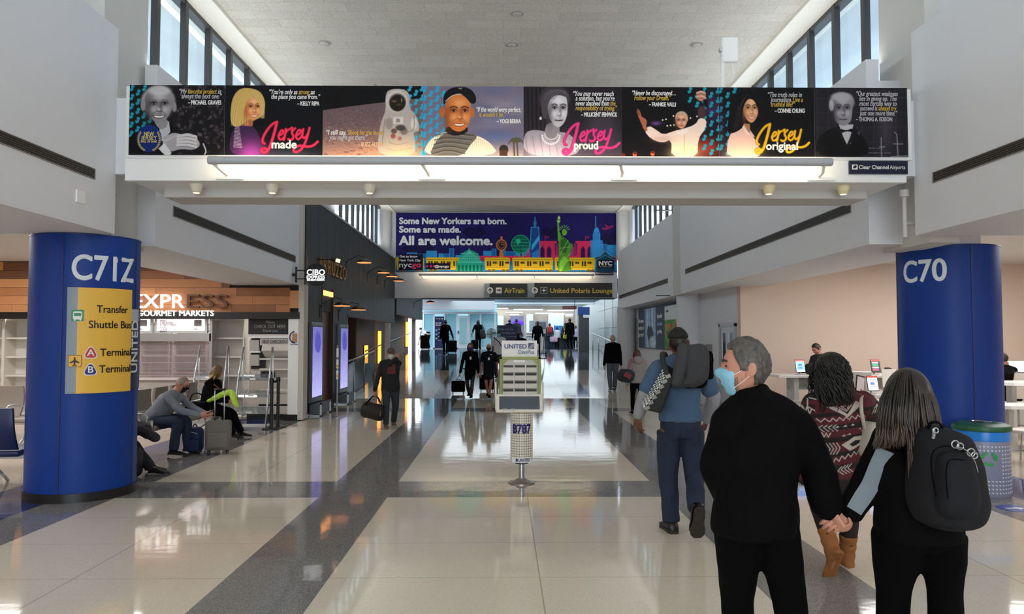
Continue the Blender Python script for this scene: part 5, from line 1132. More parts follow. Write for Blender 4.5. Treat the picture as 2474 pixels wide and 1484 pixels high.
# globe, clock, dome
for r_ in (1.0, 0.62, 0.25): 
    c.line([(1257+22*r_*math.cos(a), 590+22*math.sin(a)) for a in [2*PI*k/28 for k in range(29)]], 1.2, '#1fb070')
c.ell(1257, 590, 22, 22, '#157a56', 0.1, 0.75); c.line([(1257+22*math.cos(a), 590+22*math.sin(a)) for a in [2*PI*k/28 for k in range(29)]], 1.4, '#28d08a')
for k in (-12, -4, 4, 12): c.line([(1257-math.sqrt(484-k*k), 590+k), (1257+math.sqrt(484-k*k), 590+k)], 1, '#28d08a')
c.poly([(1245, 580), (1254, 576), (1258, 584), (1250, 592)], '#2ad08c'); c.line([(1250, 611), (1254, 622), (1262, 622), (1265, 611)], 1.4, '#28d08a')
c.ell(1211, 592, 13, 14, '#d8823a', 0.05); c.ell(1211, 592, 10, 11, '#2c1a30', 0.05); c.ell(1211, 592, 8, 9, '#b8642a', 0.05); c.ell(1211, 592, 6, 7, '#2a1830', 0.05); c.line([(1211, 592), (1211, 586)], 1.2, '#e8a060'); c.line([(1211, 592), (1216, 590)], 1.2, '#e8a060'); c.ell(1211, 575, 3, 4, '#d8823a', 0.1); c.poly([(1207, 606), (1215, 606), (1217, 622), (1205, 622)], '#d8823a')
# subway train
YW = '#f5c92e'
for x0, x1 in ((957, 1025), (1029, 1120), (1170, 1232), (1237, 1336), (1339, 1438)):
    c.poly([(x0, 624), (x0+3, 622), (x1-3, 622), (x1, 626), (x1-2, 652), (x0+2, 652)], YW); c.line([(x0+2, 646), (x1-2, 646)], 1, '#b08a12'); c.line([(x0+2, 627), (x1-2, 627)], 1.2, '#b08a12')
    x = x0+6
    while x < x1-10:
        c.rect(x, 631, x+4, 643, '#4a3a10'); c.rect(x+6, 631, x+10, 643, '#4a3a10'); c.rect(x+14, 632, x+24, 637, '#5c4a14'); x += 30
    for xx in (x0+12, x1-16): c.ell(xx, 653, 4, 3, '#7a6010', 0.2); c.ell(xx+10, 653, 4, 3, '#7a6010', 0.2)
c.poly([(1102, 655), (1102, 634), (1108, 628), (1112, 616), (1122, 608), (1130, 604), (1133, 598), (1136, 604), (1146, 608), (1156, 616), (1160, 628), (1166, 634), (1166, 655)], '#1fae8e')
for k in range(9): c.line([(1134, 606), (1106+k*7, 632)], 0.9, '#7af0d4')
for k in range(4): c.line([(1112-k*2, 613+k*6), (1156+k*2, 613+k*6)], 0.9, '#7af0d4')
for k in range(7): c.rect(1106+k*9, 640, 1111+k*9, 655, '#0f6a5a')
c.line([(1102, 634), (1166, 634)], 1.4, '#7af0d4')
# green torch-bearing statue shape
GR = '#6fbf3a'
c.poly([(1345, 655), (1350, 620), (1349, 580), (1348, 560), (1353, 560), (1357, 575), (1362, 572), (1371, 580), (1378, 590), (1384, 588), (1380, 604), (1374, 618), (1376, 640), (1382, 655)], '#58a033', smooth=1)
c.poly([(1350, 655), (1352, 630), (1362, 618), (1374, 628), (1364, 640), (1356, 655)], '#8fdc4a'); c.poly([(1354, 580), (1366, 574), (1374, 590), (1366, 612), (1354, 606)], '#376e2c')
c.line([(1350, 580), (1348, 540), (1350, 534)], 4.5, GR); c.poly([(1344, 532), (1354, 532), (1352, 538), (1346, 538)], '#9be860'); c.poly([(1346, 531), (1349, 519), (1354, 526), (1352, 531)], '#c2f06a', smooth=1)
c.ell(1363, 561, 6, 8, GR, 0.1); c.line([(1356, 572), (1370, 560)], 1, '#c2f06a')
for k in range(7):
    a = -PI*(0.12+0.76*k/6); c.line([(1363+8*math.cos(a), 558+8*math.sin(a)), (1363+15*math.cos(a), 558+15*math.sin(a))], 1.2, '#a8e860')
for pts in ([(1352, 600), (1376, 596)], [(1352, 616), (1372, 580)], [(1350, 640), (1378, 612)]): c.line(pts, 1, '#b6ee74')
# plane, temple roof
c.line([(1455, 550), (1462, 552), (1476, 546), (1482, 545), (1474, 551), (1462, 554), (1456, 553)], 1.3, '#e8315f'); c.line([(1466, 549), (1462, 542), (1470, 548)], 1.2, '#e8315f')
c.poly([(1440, 655), (1440, 630), (1436, 622), (1450, 618), (1462, 606), (1474, 618), (1487, 622), (1484, 630), (1484, 655)], '#174a68'); c.line([(1436, 622), (1450, 618), (1462, 606), (1474, 618), (1488, 622)], 1.4, '#5ab8d0'); c.line([(1438, 628), (1462, 616), (1486, 628)], 1.2, '#5ab8d0')
c.rect(1444, 628, 1482, 648, '#11101c')
c.rect(964, 614, 1022, 653, '#17122e'); c.rect(1028, 636, 1088, 651, '#17122e')
for k, x in enumerate((1032, 1041, 1049)): c.ell(x, 643, 2.6, 2.8, '#d8336a', 0.2)
a0 = Vector((B2(957, 585).x, Y2-0.004, B2(1223, 515.5).z)); c.sheet('printed_sheet', M_print, b2, a0, (B2(1489, 585).x-a0.x, 0, 0), (0, 0, B2(1223, 656).z-a0.z))
def b2t(mb, txt, l, r, yb, sz, bold=0.03): mb.text(txt, sz, (B2(l, 585).x, Y2-0.008, B2(1223, yb).z), width=B2(r, 585).x-B2(l, 585).x, bold=bold*1.5, depth=0.004)
mb = MB(); b2t(mb, 'Some New Yorkers are born.', 965, 1223, 541.5, 0.36, 0.035); b2t(mb, 'Some are made.', 965, 1113, 562, 0.36, 0.035); b2t(mb, 'All are welcome.', 965, 1189, 592, 0.52, 0.035); mb.build('slogan', M_pale, b2)
mb = MB(); b2t(mb, 'Get to know', 966, 1009, 622.5, 0.13); b2t(mb, 'New York City', 966, 1016, 632, 0.13); b2t(mb, 'nyc', 965, 995, 646, 0.3, 0.02); b2t(mb, '@nycgo', 1051, 1085, 646.5, 0.13); b2t(mb, 'NYC', 1447, 1478, 641, 0.24, 0.05); b2t(mb, 'The Official Guide', 1447, 1478, 645.5, 0.05, 0); mb.build('small_lettering', M_pale, b2)
mb = MB(); b2t(mb, 'go', 996, 1017, 646, 0.3, 0.03); mb.build('pink_lettering', mat('print pink', '#e02a6c', 0.4), b2)
owner_plate(1438, 656, 1482, 665, 30.42, 'small navy Clear Channel Airports plate under the skyline banner')
lamp_bar(1012, 1436, 664, 30.1, 0.045, (1016, 1150, 1290, 1430), 30.5, 'slim white lamp bar under the skyline banner', 16)
# direction signs on beam 2
M_sblk = mat('sign black', '#15130f', 0.4); M_sgold = mat('sign gold', '#e2c24a', 0.4)
def dirsign(x0, xg, x1, y0, y1, label, txt, tx0, tx1):
    Y = 30.44; t = thing('direction_sign', label, 'sign', W((x0+x1)/2, (y0+y1)/2, Y)); P = lambda px, py: W(px, py, Y)
    a, g, b = P(x0, y1), P(xg, y1), P(x1, y0)
    MB().box((g.x, Y, a.z), (b.x, Y+0.08, b.z)).build('black_panel', M_sblk, t); MB().box((a.x, Y, a.z), (g.x, Y+0.08, b.z)).build('grey_panel', M_sgrey, t)
    k = P(0, 694).z-P(0, 709).z
    MB().text(txt, k*1.12, (P(tx0, 0).x, Y-0.006, P(0, 707).z), width=P(tx1, 0).x-P(tx0, 0).x, bold=0.022, depth=0.006).build('lettering', M_sgold, t)
    c = P(xg+1, 702); r = 0.13
    ar = MB().lathe([(r, 0), (r, 0.01)], (c.x, Y-0.002, c.z), 24, axis='y').build('arrow_disc', M_pale, t)
    MB().prism([(-0.016, -0.09), (0.016, -0.09), (0.016, 0.03), (0.06, -0.012), (0.078, 0.01), (0, 0.095), (-0.078, 0.01), (-0.06, -0.012), (-0.016, 0.03)], 0.004, (c.x, Y-0.014, c.z)).build('arrow', M_sblk, ar)
    return t, P, Y
t, P, Y = dirsign(1170, 1183, 1274, 685, 718, 'black AirTrain direction sign on the far beam', 'AirTrain', 1219, 1266)
a, b = P(1198, 709), P(1212, 695); e = MB().box((a.x, Y-0.006, a.z), (b.x, Y, b.z)).build('train_symbol', M_pale, t); MB().box((a.x+0.04, Y-0.01, a.z+0.11), (b.x-0.04, Y-0.006, a.z+0.16)).prism([(0.14, 0.07), (0.21, 0.13), (0.14, 0.19)], 0.004, (a.x, Y-0.006, a.z)).build('symbol_mark', mat('symbol red', '#7c2a3a', 0.4), e)
t, P, Y = dirsign(1275, 1291, 1479, 684, 718, 'black United Polaris Lounge direction sign on the far beam', 'United Polaris Lounge', 1328, 1476)
a, b = P(1306, 710), P(1322, 694); e = MB().box((a.x, Y-0.006, a.z), (b.x, Y, b.z)).build('star_symbol', M_pale, t); MB().box((a.x+0.012, Y-0.009, a.z+0.012), (b.x-0.012, Y-0.005, b.z-0.012)).build('star_field', M_sblk, e)
cx_, cz_ = (a.x+b.x)/2, (a.z+b.z)/2; MB().prism([(0.11*math.cos(PI/2*k/2+0)*(1 if k % 2 == 0 else 0.28), 0.11*math.sin(PI/2*k/2)*(1 if k % 2 == 0 else 0.28)) for k in range(8)], 0.004, (cx_, Y-0.009, cz_)).build('star', M_pale, e)

# ================================================================ hall beyond the far beam
M_sky = mat('far white plaster', '#dfeaf2', 0.6)
struct('ceiling_far', MB().box((-6.2, 31.0, 4.25), (7.5, 62, 4.4)), M_sky)
struct('wall_far_end', MB().box((-2.0, 58, 1.1), (8, 58.3, 4.3)), mat('far beige wall', '#b7aa9c', 0.7))
struct('wall_right_far_end', MB().box((5.62, 30.7, 0), (5.9, 62, 4.3)), mat('grey tile wall', '#a7b2b4', 0.35))
m = MB()
for z in (1.3, 2.3, 3.3): m.box((5.605, 30.7, z), (5.62, 44, z+0.012))
for yy in range(32, 44, 3): m.box((5.605, yy, 0.4), (5.62, yy+0.012, 4.2))
struct('trim_8', m, mat('tile joint', '#6f7b7d', 0.6))
struct('trim_9', MB().box((-5.0, 44, 3.42), (-0.5, 45.2, 4.25)).box((-0.5, 46, 3.85), (6, 46.3, 4.25)), M_sky)
# glass room
M_cyan = glass('frosted cyan pane', '#a9dbe6', 0.06, 0.72); M_fr = mat('white frame', '#e6f2f8', 0.4)
gr_ = thing('glass_room', 'pale cyan glass walled room at the top of the ramp', 'glass room', (-2.7, 45, 1.1))
GX = lambda px: W(px, 815, 45).x
def gpane(x0, x1, nm='glass_panel', z0=1.15, z1=3.2): MB().box((GX(x0)+0.02, 45.02, z0), (GX(x1)-0.02, 45.04, z1)).build(nm, M_cyan, gr_)
for x0, x1 in ((1022, 1049), (1075, 1104), (1134, 1161), (1162, 1195)): gpane(x0, x1)
for x in (1020, 1049, 1074, 1104, 1133, 1161, 1196): MB().box((GX(x)-0.05, 44.97, 1.1), (GX(x)+0.05, 45.09, 3.22)).build('mullion', M_fr, gr_)
MB().box((GX(1020), 44.96, 3.2), (GX(1199), 45.1, 3.36)).build('top_rail', M_fr, gr_); MB().box((GX(1020), 44.97, 1.1), (GX(1199), 45.08, 1.17)).build('bottom_rail', M_fr, gr_)
MB().box((GX(1198), 45.0, 1.1), (GX(1201), 49, 3.3)).build('side_panel', M_cyan, gr_)
d_ = MB().box((GX(1106), 44.95, 1.12), (GX(1131), 45.0, 3.1)).build('door', M_fr, gr_); MB().box((GX(1110), 44.93, 1.4), (GX(1127), 44.95, 2.95)).build('door_pane', mat('door pane cyan', '#a4d6de', 0.2), d_); MB().box((GX(1106), 44.9, 2.0), (GX(1108), 44.94, 2.2)).build('door_lock', M_black, d_)
struct('wall_glass_room_back', MB().box((-5.2, 49, 1.1), (-0.4, 49.2, 4.3)), mat('pale aqua wall', '#b9dfe6', 0.6))
def upbanner(px0, px1, py0, py1, Y, label, head, lines):
    a, b = W(px0, py1, Y), W(px1, py0, Y); g = ground(Y); t = thing('standing_banner', label, 'banner', ((a.x+b.x)/2, Y, g)); a.z = max(a.z, g+0.03)
    MB().box((a.x, Y-0.03, g), (b.x, Y+0.12, g+0.06)).build('base', M_alu, t); MB().box((a.x, Y, a.z), (b.x, Y+0.02, b.z)).build('sheet', mat('navy print', '#1c2a5e', 0.4), t)
    return t, a, b
t, a, b = upbanner(1050, 1073, 765, 843, 43.6, 'tall navy standing banner with pale text beside the glass room', '', '')
w_, h_ = b.x-a.x, b.z-a.z
mb = MB(); mb.text('UNITED', 0.08, (a.x+0.05, 43.59, b.z-0.16), bold=0.02)
for k, (txt, sz) in enumerate((('WELCOME', 0.1), ('ABOARD', 0.1))): mb.text(txt, sz, (a.x+0.04, 43.59, b.z-0.42-k*0.12), bold=0.03, width=w_*0.62)
mb.box((b.x-0.16, 43.59, b.z-0.16), (b.x-0.06, 43.595, b.z-0.1))
for k in range(4): mb.box((a.x+0.2, 43.59, b.z-0.75-k*0.22), (a.x+w_*0.75, 43.595, b.z-0.72-k*0.22))
mb.build('lettering', M_pale, t)
mb = MB()
for k in range(3): mb.lathe([(0.06, 0), (0.06, 0.01)], (a.x+0.1, 43.59, b.z-0.8-k*0.24), 16, axis='y')
mb.build('icon_dots', mat('icon cyan', '#5fc3d8', 0.4), t)
# linear lights and ceiling items of the far hall
M_lin = mat('linear light', '#fff1e2', 0.4, emit=3.0)
for i, (x0, y0, x1, y1) in enumerate(((1158, 748, 1228, 744), (1160, 754, 1186, 753), (1241, 751, 1312, 747), (1221, 757, 1263, 755), (1232, 762, 1254, 761), (1323, 753, 1386, 750), (1293, 759, 1335, 757), (1362, 761, 1385, 760), (1366, 765, 1384, 764))):
    yy = (y0+y1)/2; Y = (4.22-EYE)*1800/(815-yy); Y = min(max(Y, 46.5), 57.5)-(i % 4)*0.45; a, b = W(x0, yy, Y), W(x1, yy, Y); z = min(a.z, 4.24)
    if yy > 752: z = a.z
    MB_ = MB().box((a.x, Y, z), (b.x, Y+0.18, z+0.03)); t = thing('linear_light', f'slim linear ceiling light in the far hall, number {"one two three four five six seven eight nine".split()[i]} from the near left', 'ceiling light', ((a.x+b.x)/2, Y, z), group='linear lights of the far hall')
    t['label'] = 'slim white linear light under the ceiling of the far hall'
    MB_.build('diffuser', M_lin, t); MB().box((a.x, Y-0.02, z+0.03), (b.x, Y+0.2, min(z+0.08, 4.26))).build('housing', M_fr, t)
    if z < 4.1:
        for x in (a.x+0.1, b.x-0.1): MB().tube([(x, Y+0.08, z+0.06), (x, Y+0.08, 4.26)], 0.008, 6).build('hanger', M_steel, t)
es = thing('red_gate_sign', 'dark red hanging sign over the right side of the far hall', 'sign', W(1376, 743, 40)); a, b = W(1359, 747, 40), W(1393, 740, 40)
MB().box((a.x, 40, a.z), (b.x, 40.1, b.z)).build('panel', mat('sign maroon', '#5a1a1a', 0.4), es); MB().text('Restrooms', 0.1, (a.x+0.08, 39.99, a.z+0.04), width=0.48).build('lettering', mat('sign rose', '#c9807a', 0.4), es); MB().tube([(b.x-0.1, 40.05, b.z), (b.x-0.1, 40.05, 4.26)], 0.015, 6).build('hanger', M_black, es)
# counters, kiosks, panels at the far end
def blk(name, label, cat, px0, px1, py0, py1, Y, m_, depth=0.5, top=None):
    a, b = W(px0, py1, Y), W(px1, py0, Y); g = ground(Y); t = thing(name, label, cat, ((a.x+b.x)/2, Y, g)); z0 = g if top else a.z
    MB().box((a.x, Y, z0), (b.x, Y+depth, b.z)).build('body', m_, t, bevel=0.02)
    if top: MB().box((a.x-0.05, Y-0.06, b.z), (b.x+0.05, Y+depth+0.05, b.z+0.05)).build('counter_top', top, t)
    return t, a, b
M_teal = mat('counter slate', '#34464e', 0.5)
blk('service_counter', 'long dark slate service counter at the far end of the hall', 'counter', 1312, 1386, 806, 843, 47, M_teal, 0.7, M_fr)
blk('service_counter', 'short pale counter beside the standing greeter in the far hall', 'counter', 1272, 1292, 812, 835, 44, mat('counter pale', '#c8d4da', 0.5), 0.6, M_fr)
t, a, b = blk('ceiling_cabinet', 'grey rounded wall cabinet high in the far hall behind the greeter', 'cabinet', 1279, 1322, 775, 802, 52, mat('cabinet grey', '#9fa3a6', 0.4), 0.6); MB().box((a.x+0.4, 51.97, a.z+0.2), (b.x-0.1, 52, b.z-0.1)).build('window', mat('cabinet window', '#5c6064', 0.2), t)
for px0, px1, py0, py1, lab in ((1325, 1362, 757, 800, 'wide white wall panel at the back of the far hall'), (1272, 1288, 759, 805, 'narrow white wall panel at the back of the far hall'), (1200, 1217, 764, 830, 'pale beige wall panel at the back left of the far hall')):
    blk('wall_panel', lab, 'wall panel', px0, px1, py0, py1, 57.6, M_fr, 0.3)
pn = thing('violet_screen', 'glowing violet oval screen far behind the spread out sign', 'screen', W(1252, 779, 54))
for px, py, rx, ry in ((1257, 780, 0.22, 0.16), (1243, 779, 0.13, 0.1)):
    p = W(px, py, 54); MB().ell(p, (rx, 0.05, ry), 20, 10).build('glow_oval', mat('violet glow', '#4a1cff', 0.4, emit=1.6), pn, smooth=True)
p = W(1249, 772, 54.2); MB().box((p.x-0.5, 54.1, 1.1), (p.x+0.5, 54.2, p.z+0.25)).build('stand', mat('stand purple grey', '#8a84a0', 0.5), pn)
blk('poster_panel', 'blue poster panel on the far counter behind the white jacket', 'poster', 1338, 1366, 787, 806, 47.4, mat('poster blue', '#3f86c8', 0.4), 0.08)
fp = thing('far_blue_pillar', 'square pillar with a blue band at the right end of the far hall', 'pillar', W(1410, 845, 40)); a, b = W(1398, 845, 40), W(1423, 742, 40)
MB().box((a.x, 40, ground(40)), (b.x, 40.6, 3.0)).build('shaft', mat('pillar brown grey', '#4d4c4e', 0.4), fp); MB().box((a.x-0.03, 39.97, 3.0), (b.x+0.03, 40.63, b.z)).build('blue_band', mat('band blue', '#1c4a8c', 0.4), fp); MB().box((a.x+0.25, 39.96, 2.85), (b.x, 40.6, 3.0)).build('pale_band', M_fr, fp)
# sign and board on legs
t, a, b = upbanner(1201, 1250, 786, 835, 36.5, 'navy sign reading Help out by spreading out behind the brochure kiosk', '', '')
mb = MB(); 
for k, (txt, sz, w_) in enumerate((('Help out by', 0.16, 0.72), ('spreading out', 0.16, 0.84), ('The CDC recommends', 0.09, 0.86), ('at least', 0.09, 0.36), ('6 feet apart', 0.09, 0.5))): mb.text(txt, sz, (a.x+0.06, 36.49, b.z-(0.24, 0.42, 0.58, 0.70, 0.82)[k]), width=w_, bold=0.01)
mb.build('lettering', mat('pale blue ink', '#b4bfe8', 0.4), t)
fn = thing('pedestal_fan', 'round grey fan on a pole left of the spread out sign', 'fan', F(1187, 850)); p = W(1187, 805, 40); g = ground(40)
MB().tube([(p.x, 40.1, g), (p.x, 40.1, p.z)], 0.03, 8).lathe([(0.25, g), (0.25, g+0.03)], (p.x, 40.1, 0), 16).build('pole', M_alu, fn); MB().lathe([(0.28, 0), (0.3, 0.05), (0.28, 0.1)], (p.x, 40, p.z), 24, axis='y').build('cage', mat('fan grey', '#9db4bc', 0.5), fn)
m = MB()
for k in range(4): a_ = k*PI/2; m.cbox((p.x+0.13*math.cos(a_), 39.88, p.z+0.13*math.sin(a_)), (0.22, 0.02, 0.1), ry=-a_, rx=0.3)
m.build('blades', mat('fan blade', '#6d8087', 0.5), fn)
# right handrail up the ramp
rr_ = thing('ramp_handrail', 'steel handrail with posts on the right side of the far ramp', 'railing', (4.9, 35, 0.5))
MB().tube([(4.95, 30.6, ground(30.6)+0.95), (4.95, 41.5, ground(41.5)+0.95)], 0.03, 10).tube([(4.95, 30.6, ground(30.6)+0.6), (4.95, 41.5, ground(41.5)+0.6)], 0.015, 8).build('rail', M_steel, rr_, smooth=True)
for yy in (31, 33.5, 36, 38.5, 41): MB().tube([(4.95, yy, ground(yy)), (4.95, yy, ground(yy)+0.95)], 0.022, 8).build('post', M_steel, rr_, smooth=True)
# ================================================================ brochure kiosk in the middle of the hall
kp = F(1260, 1167); KY = kp.y; kk = KY/1800
kz = lambda py: EYE+(VPY-py)*kk
kx = lambda px: (px-VPX)*kk
ks = thing('brochure_kiosk', 'tall brochure kiosk with green framed rack and lit column standing on the crossing stripe', 'kiosk', kp)
X0 = kx(1260)
MB().lathe([(0.165, 0), (0.165, 0.012), (0.10, 0.03), (0.045, 0.06)], (X0, KY, 0), 36).build('base_plate', mat('champagne steel', '#b3a79c', 0.3, metal=0.9), ks, smooth=40)
MB().lathe([(0.034, 0.04), (0.034, 0.34)], (X0, KY, 0), 20).build('stem', M_steel, ks, smooth=40)
MB().lathe([(0.082, kz(1117)), (0.082, kz(1108))], (X0, KY, 0), 32).build('collar', M_black, ks, smooth=40)
def window_skin():
    m = bpy.data.materials.new('lit column skin'); m.use_nodes = True; nt = m.node_tree; b = nt.nodes['Principled BSDF']
    tc = nt.nodes.new('ShaderNodeTexCoord'); br = nt.nodes.new('ShaderNodeTexBrick'); nt.links.new(tc.outputs['UV'], br.inputs['Vector'])
    br.offset = 0; br.inputs['Color1'].default_value = (*lin('#cfc8ba'), 1); br.inputs['Color2'].default_value = (*lin('#d9d3c6'), 1); br.inputs['Mortar'].default_value = (*lin('#7d7569'), 1)
    br.inputs['Scale'].default_value = 1; br.inputs['Brick Width'].default_value = 0.031; br.inputs['Row Height'].default_value = 0.031; br.inputs['Mortar Size'].default_value = 0.0035
    nt.links.new(br.outputs[0], b.inputs['Base Color']); nt.links.new(br.outputs[0], b.inputs['Emission Color']); b.inputs['Emission Strength'].default_value = 0.12; b.inputs['Roughness'].default_value = 0.25; return m
r = 0.138
o = MB().lathe([(r, kz(1108)), (r, kz(988))], (X0, KY, 0), 64).build('lit_column', window_skin(), ks, smooth=40)
uv = o.data.uv_layers.new(name='UVMap')
for p in o.data.polygons:
    an = [math.atan2(o.data.vertices[v].co.y, o.data.vertices[v].co.x) for v in p.vertices]
    if max(an)-min(an) > PI: an = [a if a > 0 else a+2*PI for a in an]
    for li, a, v in zip(p.loop_indices, an, p.vertices): uv.data[li].uv = (a*r, o.data.vertices[v].co.z)
kw = curved((X0, KY), r, -PI/2)
m = MB(); patch(m, kw, -0.137, 0.137, kz(1112), kz(1099), 0.004, 16, 0.004); m.build('white_band', M_white, ks)
M_kblue = mat('kiosk blue ink', '#22226e', 0.4)
MB().text('B787', 0.15, 0, align='CENTER', width=0.23, bold=0.045, depth=0.002, warp=lambda x, y, z: kw(x, y+kz(1042), z+0.003)).build('model_lettering', M_kblue, ks)
MB().text('UNITED', 0.055, 0, align='CENTER', width=0.14, bold=0.02, depth=0.002, warp=lambda x, y, z: kw(x+0.03, y+kz(1109), z+0.005)).build('band_lettering', M_kblue, ks)
m = MB(); patch(m, kw, -0.075, -0.05, kz(1109), kz(1102), 0.006, 3, 0.003); m.build('band_emblem', M_kblue, ks)
# tray screen
tx0, tx1 = kx(1198), kx(1310); tz0, tz1 = kz(993), kz(951); yt = KY-0.13
tr = MB().rbox((X0-0.03+0.0, yt, (tz0+tz1)/2), (tx1-tx0, 0.05, (tz1-tz0)*1.12), 0.022, rx=-0.45); tr.build('tray_frame', mat('cream plastic', '#e6e2d4', 0.4), ks, smooth=50)
MB().rbox((X0-0.03, yt-0.027, (tz0+tz1)/2+0.01), (tx1-tx0-0.085, 0.012, (tz1-tz0)*0.78), 0.006, rx=-0.45).build('tray_screen', mat('tray reflection tint', '#515b66', 0.12), ks, smooth=50)  # bluish grey base colour stands in for a reflection on the screen
m = MB()
for dx, dz, w_ in ((-0.18, -0.075, 0.05), (-0.08, -0.075, 0.05), (0.1, 0.05, 0.15), (-0.12, 0.0, 0.22)): m.cbox((X0-0.03+dx, yt-0.036+dz*0.45, (tz0+tz1)/2+dz*0.9), (w_, 0.004, 0.012 if w_ > 0.1 else 0.02), rx=-0.45)
m.build('tray_notes', mat('tray note', '#aeb4b6', 0.4), ks)
for s in (-1, 1): MB().tube([(X0-0.03+s*0.285, yt+0.03, tz0+0.02), (X0-0.03+s*0.29, yt+0.05, tz1+0.0), (X0-0.03+s*0.29, yt+0.06, tz1+0.15)], 0.012, 8).build('side_arm', _M['cream plastic'], ks, smooth=True)
# rack
a, b = kx(1207), kx(1306); z0, z1 = kz(957), kz(862); yr = KY-0.06; M_grn = mat('kiosk green', '#8f9c4a', 0.45); M_rack = mat('rack grey', '#c9c6be', 0.5)
MB().box((a+0.03, yr, z0), (b-0.03, yr+0.16, z1-0.02)).build('rack_body', M_rack, ks)
MB().box((a, yr-0.02, z0), (a+0.035, yr+0.17, z1)).box((b-0.035, yr-0.02, z0), (b, yr+0.17, z1)).box((a, yr-0.02, z1-0.03), (b, yr+0.17, z1)).prism([(0, 0), (0.07, 0), (0, -0.07)], 0.02, (a+0.035, yr+0.0, z1-0.03)).prism([(0, 0), (0, -0.07), (-0.07, 0)], 0.02, (b-0.035, yr+0.0, z1-0.03)).build('green_frame', M_grn, ks, bevel=0.004)
for rr_i in range(4):
    zz = z1-0.13-rr_i*0.098
    for cc in range(3):
        xa = a+0.042+cc*(b-a-0.084)/3; xb = xa+(b-a-0.084)/3-0.008
        MB().add([(xa, yr-0.002, zz+0.03), (xb, yr-0.002, zz+0.03), (xb, yr-0.05, zz), (xa, yr-0.05, zz), (xa, yr-0.05, zz-0.055), (xb, yr-0.05, zz-0.055), (xb, yr-0.002, zz-0.062), (xa, yr-0.002, zz-0.062)], [(4, 5, 2, 3), (7, 6, 5, 4), (0, 7, 4, 3), (1, 2, 5, 6)]).build('pocket', M_rack, ks)
        MB().box((xa+0.006, yr-0.004, zz-0.002), (xb-0.006, yr-0.001, zz+0.026)).build('pocket_shade', mat('slot shade', '#4e4b46', 0.7), ks)  # dark sheet paints the shade inside each pocket mouth
    for cc in (1, 2): xa = a+0.042+cc*(b-a-0.084)/3-0.006; MB().box((xa-0.003, yr-0.055, zz-0.06), (xa+0.003, yr, zz+0.035)).build('divider', M_white, ks)
for zz in (z1-0.065, z0+0.03): MB().box((X0-0.1, yr-0.008, zz), (X0+0.04, yr, zz+0.022)).build('strip_label', M_white, ks)
sa, sb = kx(1212), kx(1297); sz0, sz1 = kz(862), kz(823)
MB().box((sa, yr+0.03, sz0), (sb, yr+0.05, sz1)).build('header_card', mat('header card', '#e4e2e0', 0.4), ks)
MB().text('UNITED', 0.075, (kx(1219), yr+0.027, kz(842)), width=kx(1272)-kx(1219), bold=0.03, depth=0.002).build('header_lettering', M_kblue, ks)
MB().text('CleanPlus', 0.07, (kx(1290), yr+0.027, kz(855)), align='RIGHT', width=kx(1290)-kx(1251), bold=0.004, depth=0.002).build('subtitle_lettering', mat('subtitle ink', '#3f5a78', 0.4), ks)
g = MB().box((kx(1276), yr+0.026, kz(843)), (kx(1290), yr+0.03, kz(829))); g.build('globe_logo', M_kblue, ks)
m = MB()
for k in range(4): m.tube([(kx(1277)+k*0.012, yr+0.025, kz(843)+0.002), (kx(1277)+0.02+k*0.012, yr+0.025, kz(836)), (kx(1289), yr+0.025, kz(831)-k*0.014)], 0.0018, 5)
m.build('globe_lines', M_white, ks)

# ================================================================ recycling bin and floor sticker
bc = Vector((5.53, 8.6, 0)); br_ = 0.285
bn = thing('recycling_bin', 'grey perforated recycling bin with green lid and blue liner before the C70 pillar', 'bin', bc)
M_bin = mat('bin lavender grey', '#8f94ab', 0.45, metal=0.2)
MB().lathe([(br_-0.01, 0), (br_, 0.02), (br_, 0.66)], bc, 48).build('body', M_bin, bn, smooth=40)
MB().lathe([(br_-0.012, 0.65), (br_+0.004, 0.66), (br_+0.006, 0.70), (br_+0.002, 0.77), (br_-0.01, 0.78)], bc, 48).build('liner_bag', mat('blue bag', '#1f86e0', 0.25), bn, smooth=40)
MB().lathe([(br_+0.015, 0.775), (br_+0.02, 0.80), (br_+0.01, 0.835), (br_-0.05, 0.86), (0.11, 0.865), (0.085, 0.855)], bc, 48).build('lid', mat('bin green', '#1d5c3c', 0.4), bn, smooth=40)
MB().lathe([(0.10, 0.86), (0.11, 0.872), (0.095, 0.876), (0.085, 0.865)], bc, 32).build('hole_ring', M_steel, bn, smooth=40); MB().lathe([(0.084, 0.862), (0.084, 0.866)], bc, 28).build('hole', M_black, bn)
bw = curved((bc.x, bc.y), br_, -PI/2-0.5); m = MB()
for row in range(13):
    for col in range(46):
        u = col*2*PI*br_/46; v = 0.06+row*0.045
        du = (u+PI*br_) % (2*PI*br_)-PI*br_
        if 3 < row < 11 and -0.06 < du < 0.16: continue
        P = [bw(u-0.011, v+0.008, 0.003), bw(u+0.012, v+0.008, 0.003), bw(u+0.010, v-0.012, 0.003)]; Q = [bw(u-0.011, v+0.008, -0.001), bw(u+0.012, v+0.008, -0.001), bw(u+0.010, v-0.012, -0.001)]
        m.add(P+Q, [(0, 2, 1), (0, 1, 4, 3), (1, 2, 5, 4), (2, 0, 3, 5)])
m.build('perforations', mat('perforation edge', '#e3e6ee', 0.4), bn)
m = MB()
for k in range(3):
    a0 = PI/2+k*2*PI/3
    for j in range(7):
        a1 = a0+0.25+1.45*j/6; a2 = a0+0.25+1.45*(j+1)/6
        if j == 6: break
        m.add([bw(0.05+R_2*math.cos(t), 0.46+R_2*math.sin(t), 0.006) for R_2, t in ((0.05, a1), (0.085, a1), (0.085, a2), (0.05, a2))], [(0, 1, 2, 3)])
m.build('recycle_symbol', mat('recycle green', '#2f9a52', 0.4), bn)
bn.scale = (1, 1, 0.95)
